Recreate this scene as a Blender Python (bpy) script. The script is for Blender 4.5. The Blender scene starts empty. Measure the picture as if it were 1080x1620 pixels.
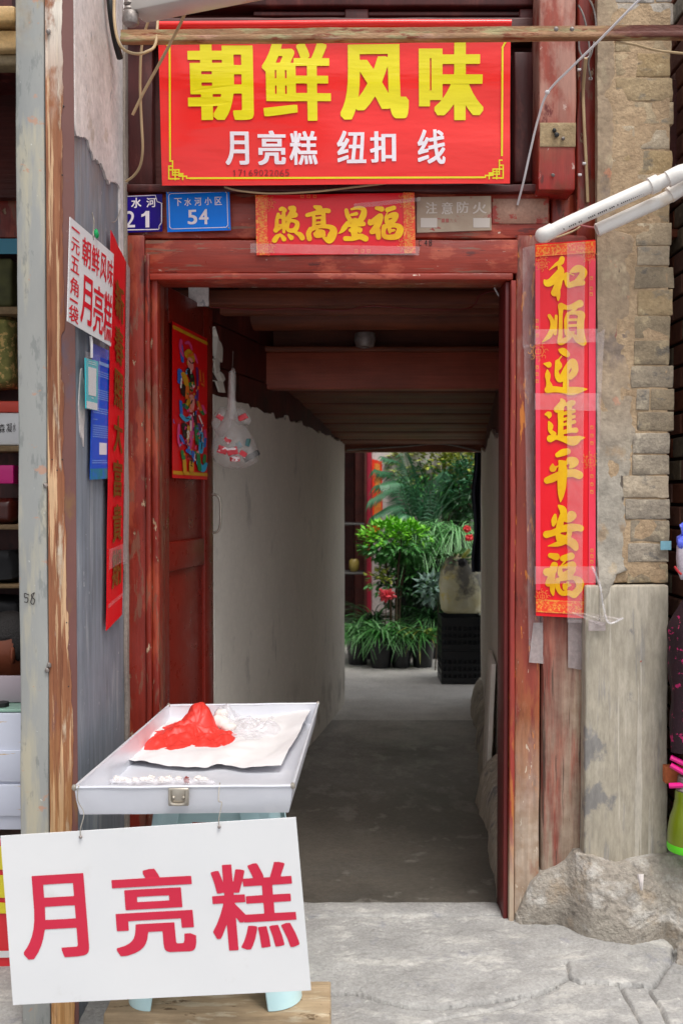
import bpy, bmesh, math, random
import numpy as np
from mathutils import Vector, noise, Matrix
from mathutils.geometry import tessellate_polygon

random.seed(7)
R = math.radians
sc = bpy.context.scene

# ------------------------------------------------------------------ camera
TILT = R(1.2)
CZ = 1.375                       # camera height above the door sill
FPX = 1575.0                     # focal length in photo pixels (photo is 1080 x 1620)
cam_d = bpy.data.cameras.new('camera')
cam = bpy.data.objects.new('camera', cam_d)
sc.collection.objects.link(cam)
cam.location = (0, 0, CZ)
cam.rotation_euler = (R(90) - TILT, 0, 0)
cam_d.sensor_fit = 'VERTICAL'
cam_d.sensor_height = 36.0
cam_d.lens = FPX / 1620 * 36.0
cam_d.clip_start = 0.05
cam_d.clip_end = 400
cam_d.dof.use_dof = True
cam_d.dof.focus_distance = 2.95
cam_d.dof.aperture_fstop = 5.6
sc.camera = cam

# ------------------------------------------------------------------ light
SUN_EL, SUN_AZ = 65.0, 26.0      # azimuth measured from straight behind the camera, towards the left
wd = bpy.data.worlds.new('World')
sc.world = wd
wd.use_nodes = True
nt = wd.node_tree
bg = nt.nodes['Background']
sky = nt.nodes.new('ShaderNodeTexSky')
sky.sky_type = 'NISHITA'
sky.sun_disc = False
sky.sun_elevation = R(SUN_EL)
sky.sun_rotation = R(180 - SUN_AZ)
sky.dust_density = 4.0
sky.air_density = 1.2
hs = nt.nodes.new('ShaderNodeHueSaturation')
hs.inputs['Saturation'].default_value = 0.22
nt.links.new(sky.outputs[0], hs.inputs['Color'])
nt.links.new(hs.outputs[0], bg.inputs[0])
bg.inputs[1].default_value = 0.15

sun_d = bpy.data.lights.new('sun', 'SUN')
sun = bpy.data.objects.new('sun', sun_d)
sc.collection.objects.link(sun)
sun_d.energy = 1.5
sun_d.angle = R(24)
sun_d.color = (1.0, 0.965, 0.92)
_d = Vector((math.sin(R(SUN_AZ)) * math.cos(R(SUN_EL)), -math.cos(R(SUN_AZ)) * math.cos(R(SUN_EL)), math.sin(R(SUN_EL))))
sun.rotation_euler = _d.to_track_quat('Z', 'Y').to_euler()
sun.location = _d * 20

sc.view_settings.view_transform = 'Standard'
sc.view_settings.look = 'None'
sc.view_settings.gamma = 1
sc.view_settings.use_curve_mapping = False
sc.view_settings.exposure = 0.37
sc.render.engine = 'CYCLES'
sc.cycles.use_denoising = True
sc.cycles.max_bounces = 10
sc.cycles.diffuse_bounces = 6
sc.cycles.transparent_max_bounces = 16
sc.cycles.sample_clamp_indirect = 6

# ------------------------------------------------------------------ unprojection: photo pixel -> point on a real plane
CT, ST = math.cos(TILT), math.sin(TILT)
def ray(px, py):
    a = (px - 540) / FPX; b = (810 - py) / FPX
    return (a, CT + b * ST, -ST + b * CT)
def P(px, py, Y):
    d = ray(px, py); t = Y / d[1]
    return Vector((d[0] * t, Y, CZ + d[2] * t))
def PX(px, py, x):
    d = ray(px, py); t = x / d[0]
    return Vector((x, d[1] * t, CZ + d[2] * t))
def PZ(px, py, z):
    d = ray(px, py); t = (z - CZ) / d[2]
    return Vector((d[0] * t, d[1] * t, z))

# ------------------------------------------------------------------ materials
def lin(c):
    if isinstance(c, str):
        c = c.lstrip('#'); c = [int(c[i:i+2], 16) / 255 for i in (0, 2, 4)]
        c = [x / 12.92 if x <= 0.04045 else ((x + 0.055) / 1.055) ** 2.4 for x in c]
    return (c[0], c[1], c[2], 1.0)

def mat(name, base, base2=None, vscale=(3, 3, 3), layers=(), rough=0.6, metallic=0.0, bump=0.15, bscale=(120, 120, 120),
        bump2=0.0, b2scale=(8, 8, 8), alpha=1.0, transmission=0.0, spec=0.5, coat=0.0, detail=8, objrand=0.0, emission=None, es=0.0, subsurf=0.0, rvar=0.0, grain=None, crease=0.0, cscale=(12, 12, 12)):
    """procedural surface: two-tone noise base, then wear layers, then two scales of relief.
    layer = dict(c=hex, s=(sx,sy,sz), t=threshold, w=softness, z=(z_full, z_none) optional world-height limits, k=strength, off=offset)"""
    m = bpy.data.materials.new(name); m.use_nodes = True
    n = m.node_tree.nodes; L = m.node_tree.links
    bs = n['Principled BSDF']
    tc = n.new('ShaderNodeTexCoord'); geo = n.new('ShaderNodeNewGeometry')
    def mapped(s, off=0.0):
        mp = n.new('ShaderNodeMapping'); mp.inputs['Scale'].default_value = s
        mp.inputs['Location'].default_value = (off, off * 1.7, off * 0.6)
        L.new(geo.outputs['Position'], mp.inputs['Vector']); return mp.outputs[0]
    def nz(s, off=0.0, det=8, rg=0.6):
        t = n.new('ShaderNodeTexNoise'); t.inputs['Scale'].default_value = 1.0
        t.inputs['Detail'].default_value = det; t.inputs['Roughness'].default_value = rg
        L.new(mapped(s, off), t.inputs['Vector']); return t.outputs['Fac']
    def mr(v, a, b, c=0.0, d=1.0):
        k = n.new('ShaderNodeMapRange'); L.new(v, k.inputs[0])
        k.inputs[1].default_value = a; k.inputs[2].default_value = b; k.inputs[3].default_value = c; k.inputs[4].default_value = d
        return k.outputs[0]
    def mul(a, b):
        k = n.new('ShaderNodeMath'); k.operation = 'MULTIPLY'
        if isinstance(a, (int, float)): k.inputs[0].default_value = a
        else: L.new(a, k.inputs[0])
        if isinstance(b, (int, float)): k.inputs[1].default_value = b
        else: L.new(b, k.inputs[1])
        return k.outputs[0]
    def mix(f, a, b):
        k = n.new('ShaderNodeMix'); k.data_type = 'RGBA'
        if isinstance(f, (int, float)): k.inputs[0].default_value = f
        else: L.new(f, k.inputs[0])
        for i, v in ((6, a), (7, b)):
            if isinstance(v, tuple): k.inputs[i].default_value = v
            else: L.new(v, k.inputs[i])
        return k.outputs[2]
    if base2 is None: col = lin(base)
    else: col = mix(mr(nz(vscale, 3.1, detail), 0.32, 0.68), lin(base), lin(base2))
    masks = []
    for i, ly in enumerate(layers):
        f = mr(nz(ly.get('s', (6, 6, 6)), ly.get('off', 11.3 * (i + 1)), ly.get('d', 9), ly.get('r', 0.62)), ly['t'], ly['t'] + ly.get('w', 0.03))
        if 'z' in ly:
            sp = n.new('ShaderNodeSeparateXYZ'); L.new(geo.outputs['Position'], sp.inputs[0])
            f = mul(f, mr(sp.outputs[2], ly['z'][1], ly['z'][0]))
        if 'x' in ly:
            sp = n.new('ShaderNodeSeparateXYZ'); L.new(geo.outputs['Position'], sp.inputs[0])
            f = mul(f, mr(sp.outputs[0], ly['x'][1], ly['x'][0]))
        if 'y' in ly:
            sp = n.new('ShaderNodeSeparateXYZ'); L.new(geo.outputs['Position'], sp.inputs[0])
            f = mul(f, mr(sp.outputs[1], ly['y'][1], ly['y'][0]))
        if 'k' in ly: f = mul(f, ly['k'])
        c2 = lin(ly['c'])
        if 'c2' in ly: c2 = mix(mr(nz(ly.get('s2', (25, 25, 25)), 5.0), 0.35, 0.65), lin(ly['c']), lin(ly['c2']))
        col = mix(f, col if not isinstance(col, tuple) else col, c2)
        if ly.get('relief'): masks.append((f, ly['relief']))
    if objrand:
        oi = n.new('ShaderNodeObjectInfo')
        hsv = n.new('ShaderNodeHueSaturation'); L.new(mr(oi.outputs['Random'], 0, 1, 1 - objrand, 1 + objrand), hsv.inputs['Value'])
        L.new(mr(oi.outputs['Random'], 0, 1, 1.15, 0.75), hsv.inputs['Saturation'])
        if isinstance(col, tuple): hsv.inputs['Color'].default_value = col
        else: L.new(col, hsv.inputs['Color'])
        col = hsv.outputs[0]
    gr = grain if grain is not None else (0.20 if bump >= 0.25 else 0.0)
    if gr:      # fine grain and broad soiling of the surface itself
        gs_ = tuple(c * 0.8 for c in bscale)
        f = mul(mr(nz(gs_, 17.0, 5, 0.7), 0.30, 0.70, 1 - gr, 1 + gr), mr(nz((5, 5, 3.2), 23.0, 10, 0.7), 0.30, 0.70, 1 - gr * 0.9, 1 + gr * 0.7))
        hv = n.new('ShaderNodeHueSaturation'); L.new(f, hv.inputs['Value'])
        if isinstance(col, tuple): hv.inputs['Color'].default_value = col
        else: L.new(col, hv.inputs['Color'])
        col = hv.outputs[0]
    if isinstance(col, tuple): bs.inputs['Base Color'].default_value = col
    else: L.new(col, bs.inputs['Base Color'])
    bs.inputs['Roughness'].default_value = rough
    if rvar: L.new(mr(nz((20, 20, 20), 9.0), 0.3, 0.7, max(0.02, rough - rvar), min(1, rough + rvar)), bs.inputs['Roughness'])
    bs.inputs['Metallic'].default_value = metallic
    bs.inputs['Specular IOR Level'].default_value = spec
    bs.inputs['Alpha'].default_value = alpha
    bs.inputs['Transmission Weight'].default_value = transmission
    bs.inputs['Coat Weight'].default_value = coat
    bs.inputs['Coat Roughness'].default_value = 0.12
    if subsurf:
        bs.inputs['Subsurface Weight'].default_value = subsurf
        bs.inputs['Subsurface Radius'].default_value = (0.01, 0.005, 0.003)
    if emission:
        bs.inputs['Emission Color'].default_value = lin(emission); bs.inputs['Emission Strength'].default_value = es
    h = None
    def addh(a, b):
        if a is None: return b
        k = n.new('ShaderNodeMath'); k.operation = 'ADD'; L.new(a, k.inputs[0]); L.new(b, k.inputs[1]); return k.outputs[0]
    if bump: h = addh(h, mul(nz(bscale, 1.3, 6), bump))
    if bump2: h = addh(h, mul(nz(b2scale, 2.7, 4, 0.5), bump2))
    if crease:      # sharp crumple ridges of film or paper
        t = n.new('ShaderNodeTexNoise'); t.noise_type = 'RIDGED_MULTIFRACTAL'; t.inputs['Scale'].default_value = 1.0
        t.inputs['Detail'].default_value = 3; L.new(mapped(cscale, 31.0), t.inputs['Vector']); h = addh(h, mul(t.outputs['Fac'], crease * 0.35))
        v = n.new('ShaderNodeTexVoronoi'); v.inputs['Scale'].default_value = 1.0; L.new(mapped(tuple(c * 0.9 for c in cscale), 7.0), v.inputs['Vector'])
        h = addh(h, mul(v.outputs['Distance'], -crease * 0.5))
    for f, k in masks: h = addh(h, mul(f, k))
    if h is not None:
        bp = n.new('ShaderNodeBump'); bp.inputs['Strength'].default_value = 1.0; bp.inputs['Distance'].default_value = 0.004
        L.new(h, bp.inputs['Height']); L.new(bp.outputs[0], bs.inputs['Normal'])
    return m

# wood: long grain along z or along x
GV = (90, 90, 5); GH = (4, 90, 110)
RED = dict(c='#a03a30')
m_frame = mat('red_frame_paint', '#8c2a1a', '#701e12', (4, 4, 2), [
    dict(c='#a44a30', s=(9, 9, 3), t=0.52, w=0.06, k=0.7),
    dict(c='#7c4e3c', s=(26, 26, 6), t=0.56, w=0.03, k=0.8),
    dict(c='#4a1714', s=(24, 24, 5), t=0.58, w=0.05, k=0.8),
    dict(c='#c8a98c', c2='#8d6a50', s=(30, 30, 11), t=0.64, w=0.012, relief=-0.5)],
    rough=0.42, bump=0.25, bscale=GV, bump2=0.5, b2scale=(20, 20, 4), rvar=0.15)
m_lintel = mat('red_lintel_paint', '#9c3420', '#842614', (3, 4, 6), [
    dict(c='#b8583e', s=(7, 9, 16), t=0.53, w=0.06, k=0.7),
    dict(c='#84604e', s=(5, 30, 60), t=0.60, w=0.03, k=0.8),
    dict(c='#5b1d18', s=(8, 12, 40), t=0.63, w=0.03, k=0.85),
    dict(c='#d0b8a6', s=(20, 30, 60), t=0.67, w=0.01)],
    rough=0.42, bump=0.25, bscale=GH, bump2=0.5, b2scale=(5, 10, 30), rvar=0.15)
m_jambworn = mat('worn_mauve_frame_paint', '#8f3e30', '#7c2c1e', (6, 6, 2), [
    dict(c='#a07464', s=(12, 12, 4), t=0.52, w=0.08, k=0.65), dict(c='#5c241a', s=(20, 20, 5), t=0.58, w=0.03, k=0.7),
    dict(c='#d07a2c', s=(45, 45, 8), t=0.60, w=0.02, k=0.9, off=4),
    dict(c='#a8663a', s=(20, 20, 4), t=0.46, w=0.10, z=(0.55, 0.95), k=0.8), dict(c='#b8a492', c2='#a18872', s=(14, 14, 5), t=0.24, w=0.16, z=(0.30, 0.66)),
    dict(c='#cdbda9', s=(60, 60, 20), t=0.64, w=0.02, z=(0.4, 1.2))],
    rough=0.6, bump=0.35, bscale=GV, bump2=0.7, b2scale=(25, 25, 6))
m_bead = mat('orange_worn_bead', '#8a2f28', '#a03b2e', (8, 8, 3), [
    dict(c='#c77a38', s=(60, 60, 14), t=0.60, w=0.04),
    dict(c='#c07a3a', s=(60, 60, 9), t=0.50, w=0.06, z=(0.2, 0.75)),
    dict(c='#b5a18c', s=(30, 30, 8), t=0.2, w=0.1, z=(0.1, 0.35))],
    rough=0.55, bump=0.4, bscale=GV)
m_innerred = mat('dark_red_reveal', '#6b1f1e', '#531414', (5, 5, 2), rough=0.4, bump=0.2, bscale=GV)
m_door = mat('dark_red_door_paint', '#7c2014', '#68160c', (4, 4, 2), [
    dict(c='#7c2a20', s=(20, 20, 3), t=0.60, w=0.1, k=0.6),
    dict(c='#3a0f0c', s=(10, 10, 4), t=0.62, w=0.1, k=0.6),
    dict(c='#a98a7c', s=(60, 60, 14), t=0.73, w=0.01)],
    rough=0.33, bump=0.15, bscale=GV, bump2=0.4, b2scale=(18, 18, 5), rvar=0.1)
m_post = mat('weathered_post_wood', '#8a3428', '#6d2a20', (12, 12, 2), [
    dict(c='#b3604c', s=(25, 25, 3), t=0.50, w=0.12, k=0.8),
    dict(c='#8d7766', c2='#a5917f', s=(22, 22, 2.2), t=0.36, w=0.20, z=(0.4, 1.15)),
    dict(c='#9c8570', c2='#b09a86', s=(30, 30, 3), t=0.40, w=0.12, z=(0.7, 1.15), x=(0.745, 0.69)),
    dict(c='#4a3a30', s=(70, 70, 2), t=0.60, w=0.02, k=0.8)],
    rough=0.75, bump=0.6, bscale=(110, 110, 3), bump2=1.0, b2scale=(30, 30, 3))
m_darkred = mat('old_dark_red_boards', '#571b17', '#3c1210', (6, 6, 3), [
    dict(c='#7a3a32', s=(14, 14, 5), t=0.57, w=0.12, k=0.7),
    dict(c='#2a0f0d', s=(9, 9, 6), t=0.58, w=0.1, k=0.8)], rough=0.5, bump=0.3, bscale=GV)
m_upperpost = mat('faded_red_post', '#9a4430', '#88301e', (7, 7, 4), [
    dict(c='#b08070', s=(8, 8, 4), t=0.42, w=0.10, k=0.9, z=(2.62, 2.42)),
    dict(c='#a3221b', s=(10, 10, 8), t=0.40, w=0.1, z=(2.3, 2.5)),
    dict(c='#6b2019', s=(16, 16, 9), t=0.60, w=0.05),
    dict(c='#c9a79a', s=(30, 30, 16), t=0.66, w=0.03)],
    rough=0.5, bump=0.3, bscale=GV, bump2=0.6, b2scale=(20, 20, 8))
m_beam = mat('brown_beam_paint', '#a8523a', '#90402a', (3, 6, 9), rough=0.5, bump=0.3, bscale=GH)
m_ceil = mat('dark_ceiling_wood', '#834327', '#5e2c18', (3, 8, 12), rough=0.6, bump=0.4, bscale=GH)
m_carved = mat('carved_panel_wood', '#5c241c', '#421712', (4, 4, 9), rough=0.55, bump=0.4, bscale=GH)
m_grey = mat('grey_galvanised_strip', '#9d9d98', '#8e908e', (7, 7, 2), [
    dict(c='#b5ad96', s=(12, 12, 1.6), t=0.52, w=0.10, k=0.85),
    dict(c='#747876', s=(30, 30, 9), t=0.58, w=0.05, k=0.6), dict(c='#b4a468', s=(16, 16, 3), t=0.62, w=0.06, k=0.7, z=(2.3, 1.6)),
    dict(c='#a9a79a', c2='#98836a', s=(9, 9, 6), t=0.40, w=0.1, z=(2.62, 2.48)),
    dict(c='#b78a72', s=(14, 14, 18), t=0.62, w=0.03, k=0.8),
    dict(c='#d5d5d0', s=(70, 70, 50), t=0.69, w=0.02)],
    rough=0.6, bump=0.2, bscale=(60, 60, 20), bump2=0.3)
m_peel = mat('peeled_brown_wood', '#a06a48', '#7c462c', (60, 60, 2.5), [
    dict(c='#d8b48c', s=(90, 90, 3), t=0.53, w=0.05, k=0.8),
    dict(c='#cbbba6', c2='#b08868', s=(30, 30, 3.6), t=0.57, w=0.05, relief=0.3),
    dict(c='#6e3a22', s=(80, 80, 3.5), t=0.60, w=0.03, k=0.8),
    dict(c='#7b5148', s=(18, 18, 4), t=0.60, w=0.05),
    dict(c='#dcd2c4', s=(14, 14, 7), t=0.45, w=0.1, z=(2.6, 2.3)),
    dict(c='#c7965a', s=(30, 30, 4), t=0.40, w=0.1, z=(0.2, 0.9), k=0.7)],
    rough=0.75, bump=0.8, bscale=(130, 130, 4), bump2=0.6, b2scale=(30, 30, 3))
m_brown = mat('flat_brown_paint', '#785049', '#6c453f', (6, 6, 3), [
    dict(c='#7c5a3c', s=(12, 12, 5), t=0.56, w=0.1, z=(1.7, 2.2)),
    dict(c='#655058', s=(9, 9, 5), t=0.60, w=0.1),
    dict(c='#cfc0b2', s=(80, 80, 50), t=0.715, w=0.01)], rough=0.45, bump=0.1, bump2=0.15)
m_greyboard = mat('bare_grey_board', '#858a92', '#767c86', (30, 30, 2.5), [
    dict(c='#a2a5a8', s=(20, 20, 3), t=0.54, w=0.12, k=0.7),
    dict(c='#6b6f78', s=(40, 40, 2.5), t=0.58, w=0.06, k=0.7),
    dict(c='#cfd0d0', s=(60, 60, 25), t=0.68, w=0.02),
    dict(c='#8d7f78', s=(12, 12, 6), t=0.44, w=0.12, z=(2.6, 1.9))],
    rough=0.75, bump=0.35, bscale=(150, 150, 8))
m_plaster = mat('pale_old_plaster', '#dfd6d2', '#d2c9c5', (4, 4, 3), [
    dict(c='#a9a4a6', s=(18, 18, 12), t=0.64, w=0.03),
    dict(c='#b8a898', s=(10, 10, 8), t=0.62, w=0.04, k=0.6)], rough=0.8, bump=0.3, bscale=(60, 60, 60), bump2=0.6)
m_plaster_int = mat('grey_white_passage_plaster', '#e9e2d7', '#ddd6cb', (1.5, 1.5, 1), [
    dict(c='#b8b2aa', s=(7, 7, 4), t=0.60, w=0.08, k=0.6), dict(c='#a39b90', s=(6, 6, 5), t=0.50, w=0.14, k=0.8, z=(0.05, 0.5)), dict(c='#9d968e', s=(40, 40, 3), t=0.68, w=0.02, k=0.6)], grain=0.05, rough=0.75, bump=0.08, bscale=(50, 50, 50), bump2=0.5, b2scale=(9, 9, 0.6))
m_cementskin = mat('brown_cement_render', '#a8937a', '#927e68', (8, 8, 5), [
    dict(c='#b6a488', s=(12, 12, 7), t=0.52, w=0.1, k=0.8),
    dict(c='#7a6c63', s=(10, 10, 6), t=0.56, w=0.1, k=0.8),
    dict(c='#c58a6c', s=(9, 9, 9), t=0.64, w=0.03, k=0.8), dict(c='#a39b8e', s=(9, 9, 9), t=0.36, w=0.08, z=(1.40, 1.75)), dict(c='#4e443c', s=(16, 16, 3), t=0.66, w=0.012, k=0.9),
    dict(c='#8a4a44', s=(30, 30, 6), t=0.68, w=0.03, k=0.7)],
    rough=0.85, bump=0.7, bscale=(70, 70, 70), bump2=1.5, b2scale=(16, 16, 16))
m_mortar = mat('sandy_mortar', '#b89f80', '#a38a6d', (20, 20, 20), rough=0.95, bump=1.0, bscale=(110, 110, 110), bump2=1.5, b2scale=(40, 40, 40))
m_brick = mat('grey_brick', '#a0917a', '#877a68', (14, 14, 14), [
    dict(c='#b4a489', s=(16, 16, 16), t=0.54, w=0.08, k=0.85),
    dict(c='#6b6660', s=(14, 14, 22), t=0.60, w=0.06, k=0.8)],
    rough=0.9, bump=0.9, bscale=(120, 120, 120), bump2=1.2, b2scale=(35, 35, 35), objrand=0.07)
m_brickdirty = mat('mortar_smeared_brick', '#b39f80', '#a18c6e', (10, 10, 10), [
    dict(c='#7f786c', s=(13, 13, 22), t=0.56, w=0.08, k=0.7),
    dict(c='#c38a64', s=(10, 10, 10), t=0.68, w=0.04, k=0.8),
    dict(c='#c2b091', s=(20, 20, 20), t=0.60, w=0.05)],
    rough=0.9, bump=0.8, bscale=(100, 100, 100), bump2=1.5, b2scale=(30, 30, 30), objrand=0.07)
m_brickwhite = mat('whitewashed_brick', '#beb6ab', '#a89e92', (14, 14, 14), [dict(c='#8b8378', s=(20, 20, 20), t=0.58, w=0.05)],
    rough=0.9, bump=0.8, bscale=(100, 100, 100), objrand=0.05)
m_redbrick = mat('red_brown_brick', '#a06850', '#825040', (14, 14, 14), rough=0.9, bump=0.8, objrand=0.2)
m_darkmortar = mat('dark_joint', '#3c2a22', '#2c1f1a', (14, 14, 14), rough=0.95, bump=0.5)
m_plinth = mat('smooth_grey_cement', '#b1a796', '#9c9484', (6, 6, 3), [
    dict(c='#b9b0a0', s=(14, 14, 4), t=0.52, w=0.14, k=0.8),
    dict(c='#c4bcae', s=(40, 40, 0.6), t=0.60, w=0.02, k=0.8), dict(c='#6e6e72', s=(9, 9, 6), t=0.56, w=0.06, k=0.7), dict(c='#4a4844', s=(5, 5, 16), t=0.675, w=0.008, k=0.8), dict(c='#c0b7a6', s=(30, 30, 2), t=0.60, w=0.03, k=0.7),
    dict(c='#8b8886', s=(60, 60, 4), t=0.58, w=0.08, k=0.6),
    dict(c='#b0584e', s=(26, 26, 18), t=0.715, w=0.01)],
    rough=0.8, bump=0.35, bscale=(90, 90, 20), bump2=0.8, b2scale=(12, 12, 5))
m_rockcem = mat('rough_cement_rubble', '#ada599', '#988f84', (9, 9, 9), [
    dict(c='#c0bbb4', s=(10, 10, 14), t=0.50, w=0.12, k=0.9),
    dict(c='#6a625b', s=(22, 22, 22), t=0.60, w=0.08, k=0.8),
    dict(c='#a8937a', s=(8, 8, 8), t=0.58, w=0.1, k=0.6)],
    rough=0.95, bump=1.6, bscale=(110, 110, 110), bump2=3.0, b2scale=(34, 34, 34))
m_apron = mat('worn_grey_cement', '#a8a6a2', '#979592', (5, 5, 5), [
    dict(c='#bdbab4', s=(7, 16, 7), t=0.53, w=0.10, k=0.8),
    dict(c='#85858a', s=(12, 12, 12), t=0.60, w=0.08, k=0.6),
    dict(c='#c9c6c0', s=(30, 30, 30), t=0.64, w=0.04, k=0.6)],
    rough=0.88, bump=0.9, bscale=(120, 120, 120), bump2=1.6, b2scale=(18, 18, 18))
m_street = mat('street_stone', '#94959a', '#7d7d82', (6, 6, 6), [
    dict(c='#aaa598', s=(9, 9, 9), t=0.54, w=0.1, k=0.8),
    dict(c='#c4c1ba', s=(22, 22, 22), t=0.62, w=0.04, k=0.7)],
    rough=0.9, bump=1.0, bscale=(90, 90, 90), bump2=2.0, b2scale=(20, 20, 20))
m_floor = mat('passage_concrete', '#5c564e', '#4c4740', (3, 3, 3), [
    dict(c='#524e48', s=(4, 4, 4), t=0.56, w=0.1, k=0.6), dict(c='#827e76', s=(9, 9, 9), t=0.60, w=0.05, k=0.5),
    dict(c='#b8b4ae', s=(2, 2, 2), t=0.25, w=0.3, y=(5.9, 4.3)), dict(c='#a8a49c', s=(8, 5, 5), t=0.52, w=0.08, y=(5.4, 3.8), k=0.6)], rough=0.45, bump=0.3, bscale=(60, 60, 60), bump2=0.5)  # dark near the door, paling towards the courtyard: daylight falloff put into the colour
m_yardfloor = mat('courtyard_concrete', '#d0ccc6', '#c4c0b8', (4, 4, 4), rough=0.8, bump=0.3)
m_rust = mat('rusty_iron', '#a8825c', '#8c6240', (5, 20, 20), [
    dict(c='#a09a6e', s=(7, 30, 30), t=0.50, w=0.08, k=0.8),
    dict(c='#7d3c1c', s=(9, 40, 40), t=0.56, w=0.05),
    dict(c='#5a2718', s=(5, 30, 30), t=0.40, w=0.1, x=(0.85, 0.6)),
    dict(c='#c99a8b', s=(4, 20, 20), t=0.60, w=0.08, k=0.7)], rough=0.6, metallic=0.1, bump=0.5, bscale=(60, 160, 160))
m_pvc = mat('aged_white_pvc', '#eeeae4', '#e4dfd8', (8, 8, 8), [dict(c='#d8b98a', s=(5, 5, 5), t=0.50, w=0.1, x=(1.05, 0.9))], rough=0.35, bump=0.03)
m_cable = mat('cream_cable', '#c0a882', '#ab916c', (12, 12, 12), rough=0.5, bump=0.05)
m_cablew = mat('white_cable', '#d5d0d0', rough=0.45, bump=0)
m_cabledark = mat('dark_cable', '#1c1d1e', rough=0.5, bump=0)
m_redwire = mat('red_wire', '#6e1712', rough=0.5, bump=0)
m_whitemetal = mat('white_enamel_metal', '#c6bfb8', '#b8b0a8', (5, 5, 5), [dict(c='#b07a60', s=(8, 8, 20), t=0.62, w=0.06, k=0.5)], rough=0.35, bump=0.05)
m_greyplast = mat('grey_metal_fitting', '#9a918c', '#756d68', (30, 30, 30), rough=0.45, metallic=0.4, bump=0.3)
# printed / papers
m_banner = mat('red_vinyl', '#f0231f', '#ee2a22', (2, 2, 2), rough=0.24, bump=0.0, bump2=3.0, b2scale=(1.6, 2, 6), spec=0.5)
m_yellow = mat('yellow_print', '#ecdf00', '#e2d200', (2, 2, 2), rough=0.32, bump=0.0, bump2=1.2, b2scale=(2.2, 2, 14))
m_whiteprint = mat('white_print', '#efe6ec', rough=0.35, bump=0.0, bump2=1.2, b2scale=(2.2, 2, 14))
m_gold = mat('gold_foil_print', '#fac800', '#e6a000', (9, 9, 12), rough=0.28, metallic=0.25, bump=0.05)
m_golddull = mat('dull_bronze_print', '#8a5c14', '#7a4410', (30, 30, 30), rough=0.4, metallic=0.2, bump=0.05)
m_goldthin = mat('thin_gold_print', '#f0a04a', '#e88f3a', (30, 30, 30), rough=0.4, bump=0.0)
m_paperred = mat('red_festival_paper', '#e8001c', '#e60017', (6, 6, 6), rough=0.32, bump=0.0, bump2=0.8, b2scale=(14, 14, 6))
m_paperpink = mat('faded_red_paper_band', '#f2405a', '#ee3048', (8, 8, 5), rough=0.3, bump=0.0, bump2=0.8, b2scale=(14, 14, 6))
m_paperorange = mat('orange_red_border', '#f0501e', '#ea3a24', (60, 60, 60), [dict(c='#f09a3a', s=(140, 140, 140), t=0.52, w=0.05)], rough=0.3, bump=0.0)
m_signwhite = mat('white_card', '#e0e0e0', '#dadbdc', (3, 3, 3), [dict(c='#c6c4be', s=(9, 9, 9), t=0.62, w=0.1, k=0.35), dict(c='#a8a49c', s=(40, 40, 40), t=0.70, w=0.02, k=0.5)], rough=0.5, bump=0.03, bump2=0.3, b2scale=(3, 3, 3))
m_crimson = mat('crimson_paint', '#cc2644', '#c8223f', (10, 10, 10), rough=0.5, bump=0)
m_redpaint = mat('red_ink', '#d8182c', rough=0.45, bump=0)
m_blue = mat('blue_enamel', '#0a84f4', '#067cec', (8, 8, 8), rough=0.3, bump=0.02, spec=0.2)
m_violet = mat('violet_blue_enamel', '#240a86', '#1a0670', (10, 10, 10), [dict(c='#7a5638', s=(26, 26, 26), t=0.60, w=0.02, x=(-0.53, -0.58))], rough=0.3, bump=0.05, spec=0.2)
m_plaque = mat('faded_stencil_plaque', '#b9a58e', '#a98f7a', (12, 12, 12), [dict(c='#a8453c', s=(14, 14, 22), t=0.60, w=0.04)], rough=0.5, bump=0.2)
m_faint = mat('faint_white_stencil', '#d3c6bb', rough=0.6, bump=0)
m_pen = mat('black_pen', '#241a1c', rough=0.6, bump=0)
m_penred = mat('faint_pen', '#7e1512', rough=0.6, bump=0)
m_tape = mat('clear_tape', '#e8d8d8', '#f0e4e4', (30, 30, 12), rough=0.15, bump=0.3, bscale=(60, 60, 60), bump2=2.0, b2scale=(30, 30, 14), alpha=0.10, spec=1.0)
m_tape2 = mat('dusty_tape', '#b5a6a4', '#c8bcba', (40, 40, 14), rough=0.3, bump=0.3, bscale=(60, 60, 60), bump2=1.2, b2scale=(30, 30, 14), alpha=0.5)
m_film = mat('clear_plastic_film', '#e8e6ea', '#f4f2f6', (20, 20, 20), rough=0.15, bump=0.0, crease=5.0, cscale=(26, 26, 26), alpha=0.24, spec=1.0)
m_filmw = mat('cloudy_plastic_film', '#d8d2cc', '#eae6e2', (20, 20, 20), rough=0.2, bump=0.0, bump2=3.0, b2scale=(25, 25, 25), alpha=0.30, spec=1.0, crease=5.0, cscale=(22, 22, 9))
m_alu = mat('aluminium_sheet', '#e6e7ec', '#d8dae2', (3, 3, 3), [dict(c='#f0f0f4', s=(5, 5, 5), t=0.55, w=0.1, k=0.6), dict(c='#9c8a6a', s=(60, 60, 60), t=0.72, w=0.02)], rough=0.36, metallic=0.35, bump=0.05, bump2=0.35, b2scale=(7, 7, 7))
m_steel = mat('dull_steel', '#a39a8c', '#b9b2a6', (40, 40, 40), rough=0.4, metallic=0.7, bump=0.1)
m_whitepaper = mat('white_paper_sheet', '#e0dcda', '#d6d3d3', (6, 6, 6), rough=0.6, bump=0.0, crease=4.0, cscale=(7, 7, 7))
m_redbag = mat('red_thin_plastic', '#dc3a30', '#d0332a', (10, 10, 10), rough=0.5, bump=0.0, crease=1.6, cscale=(26, 26, 16))
m_cake = mat('white_rice_cake', '#e8e2dc', '#dcd2ca', (30, 30, 30), rough=0.6, bump=0.1)
m_rednut = mat('red_filling', '#8a2a24', rough=0.6, bump=0.1)
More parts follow.
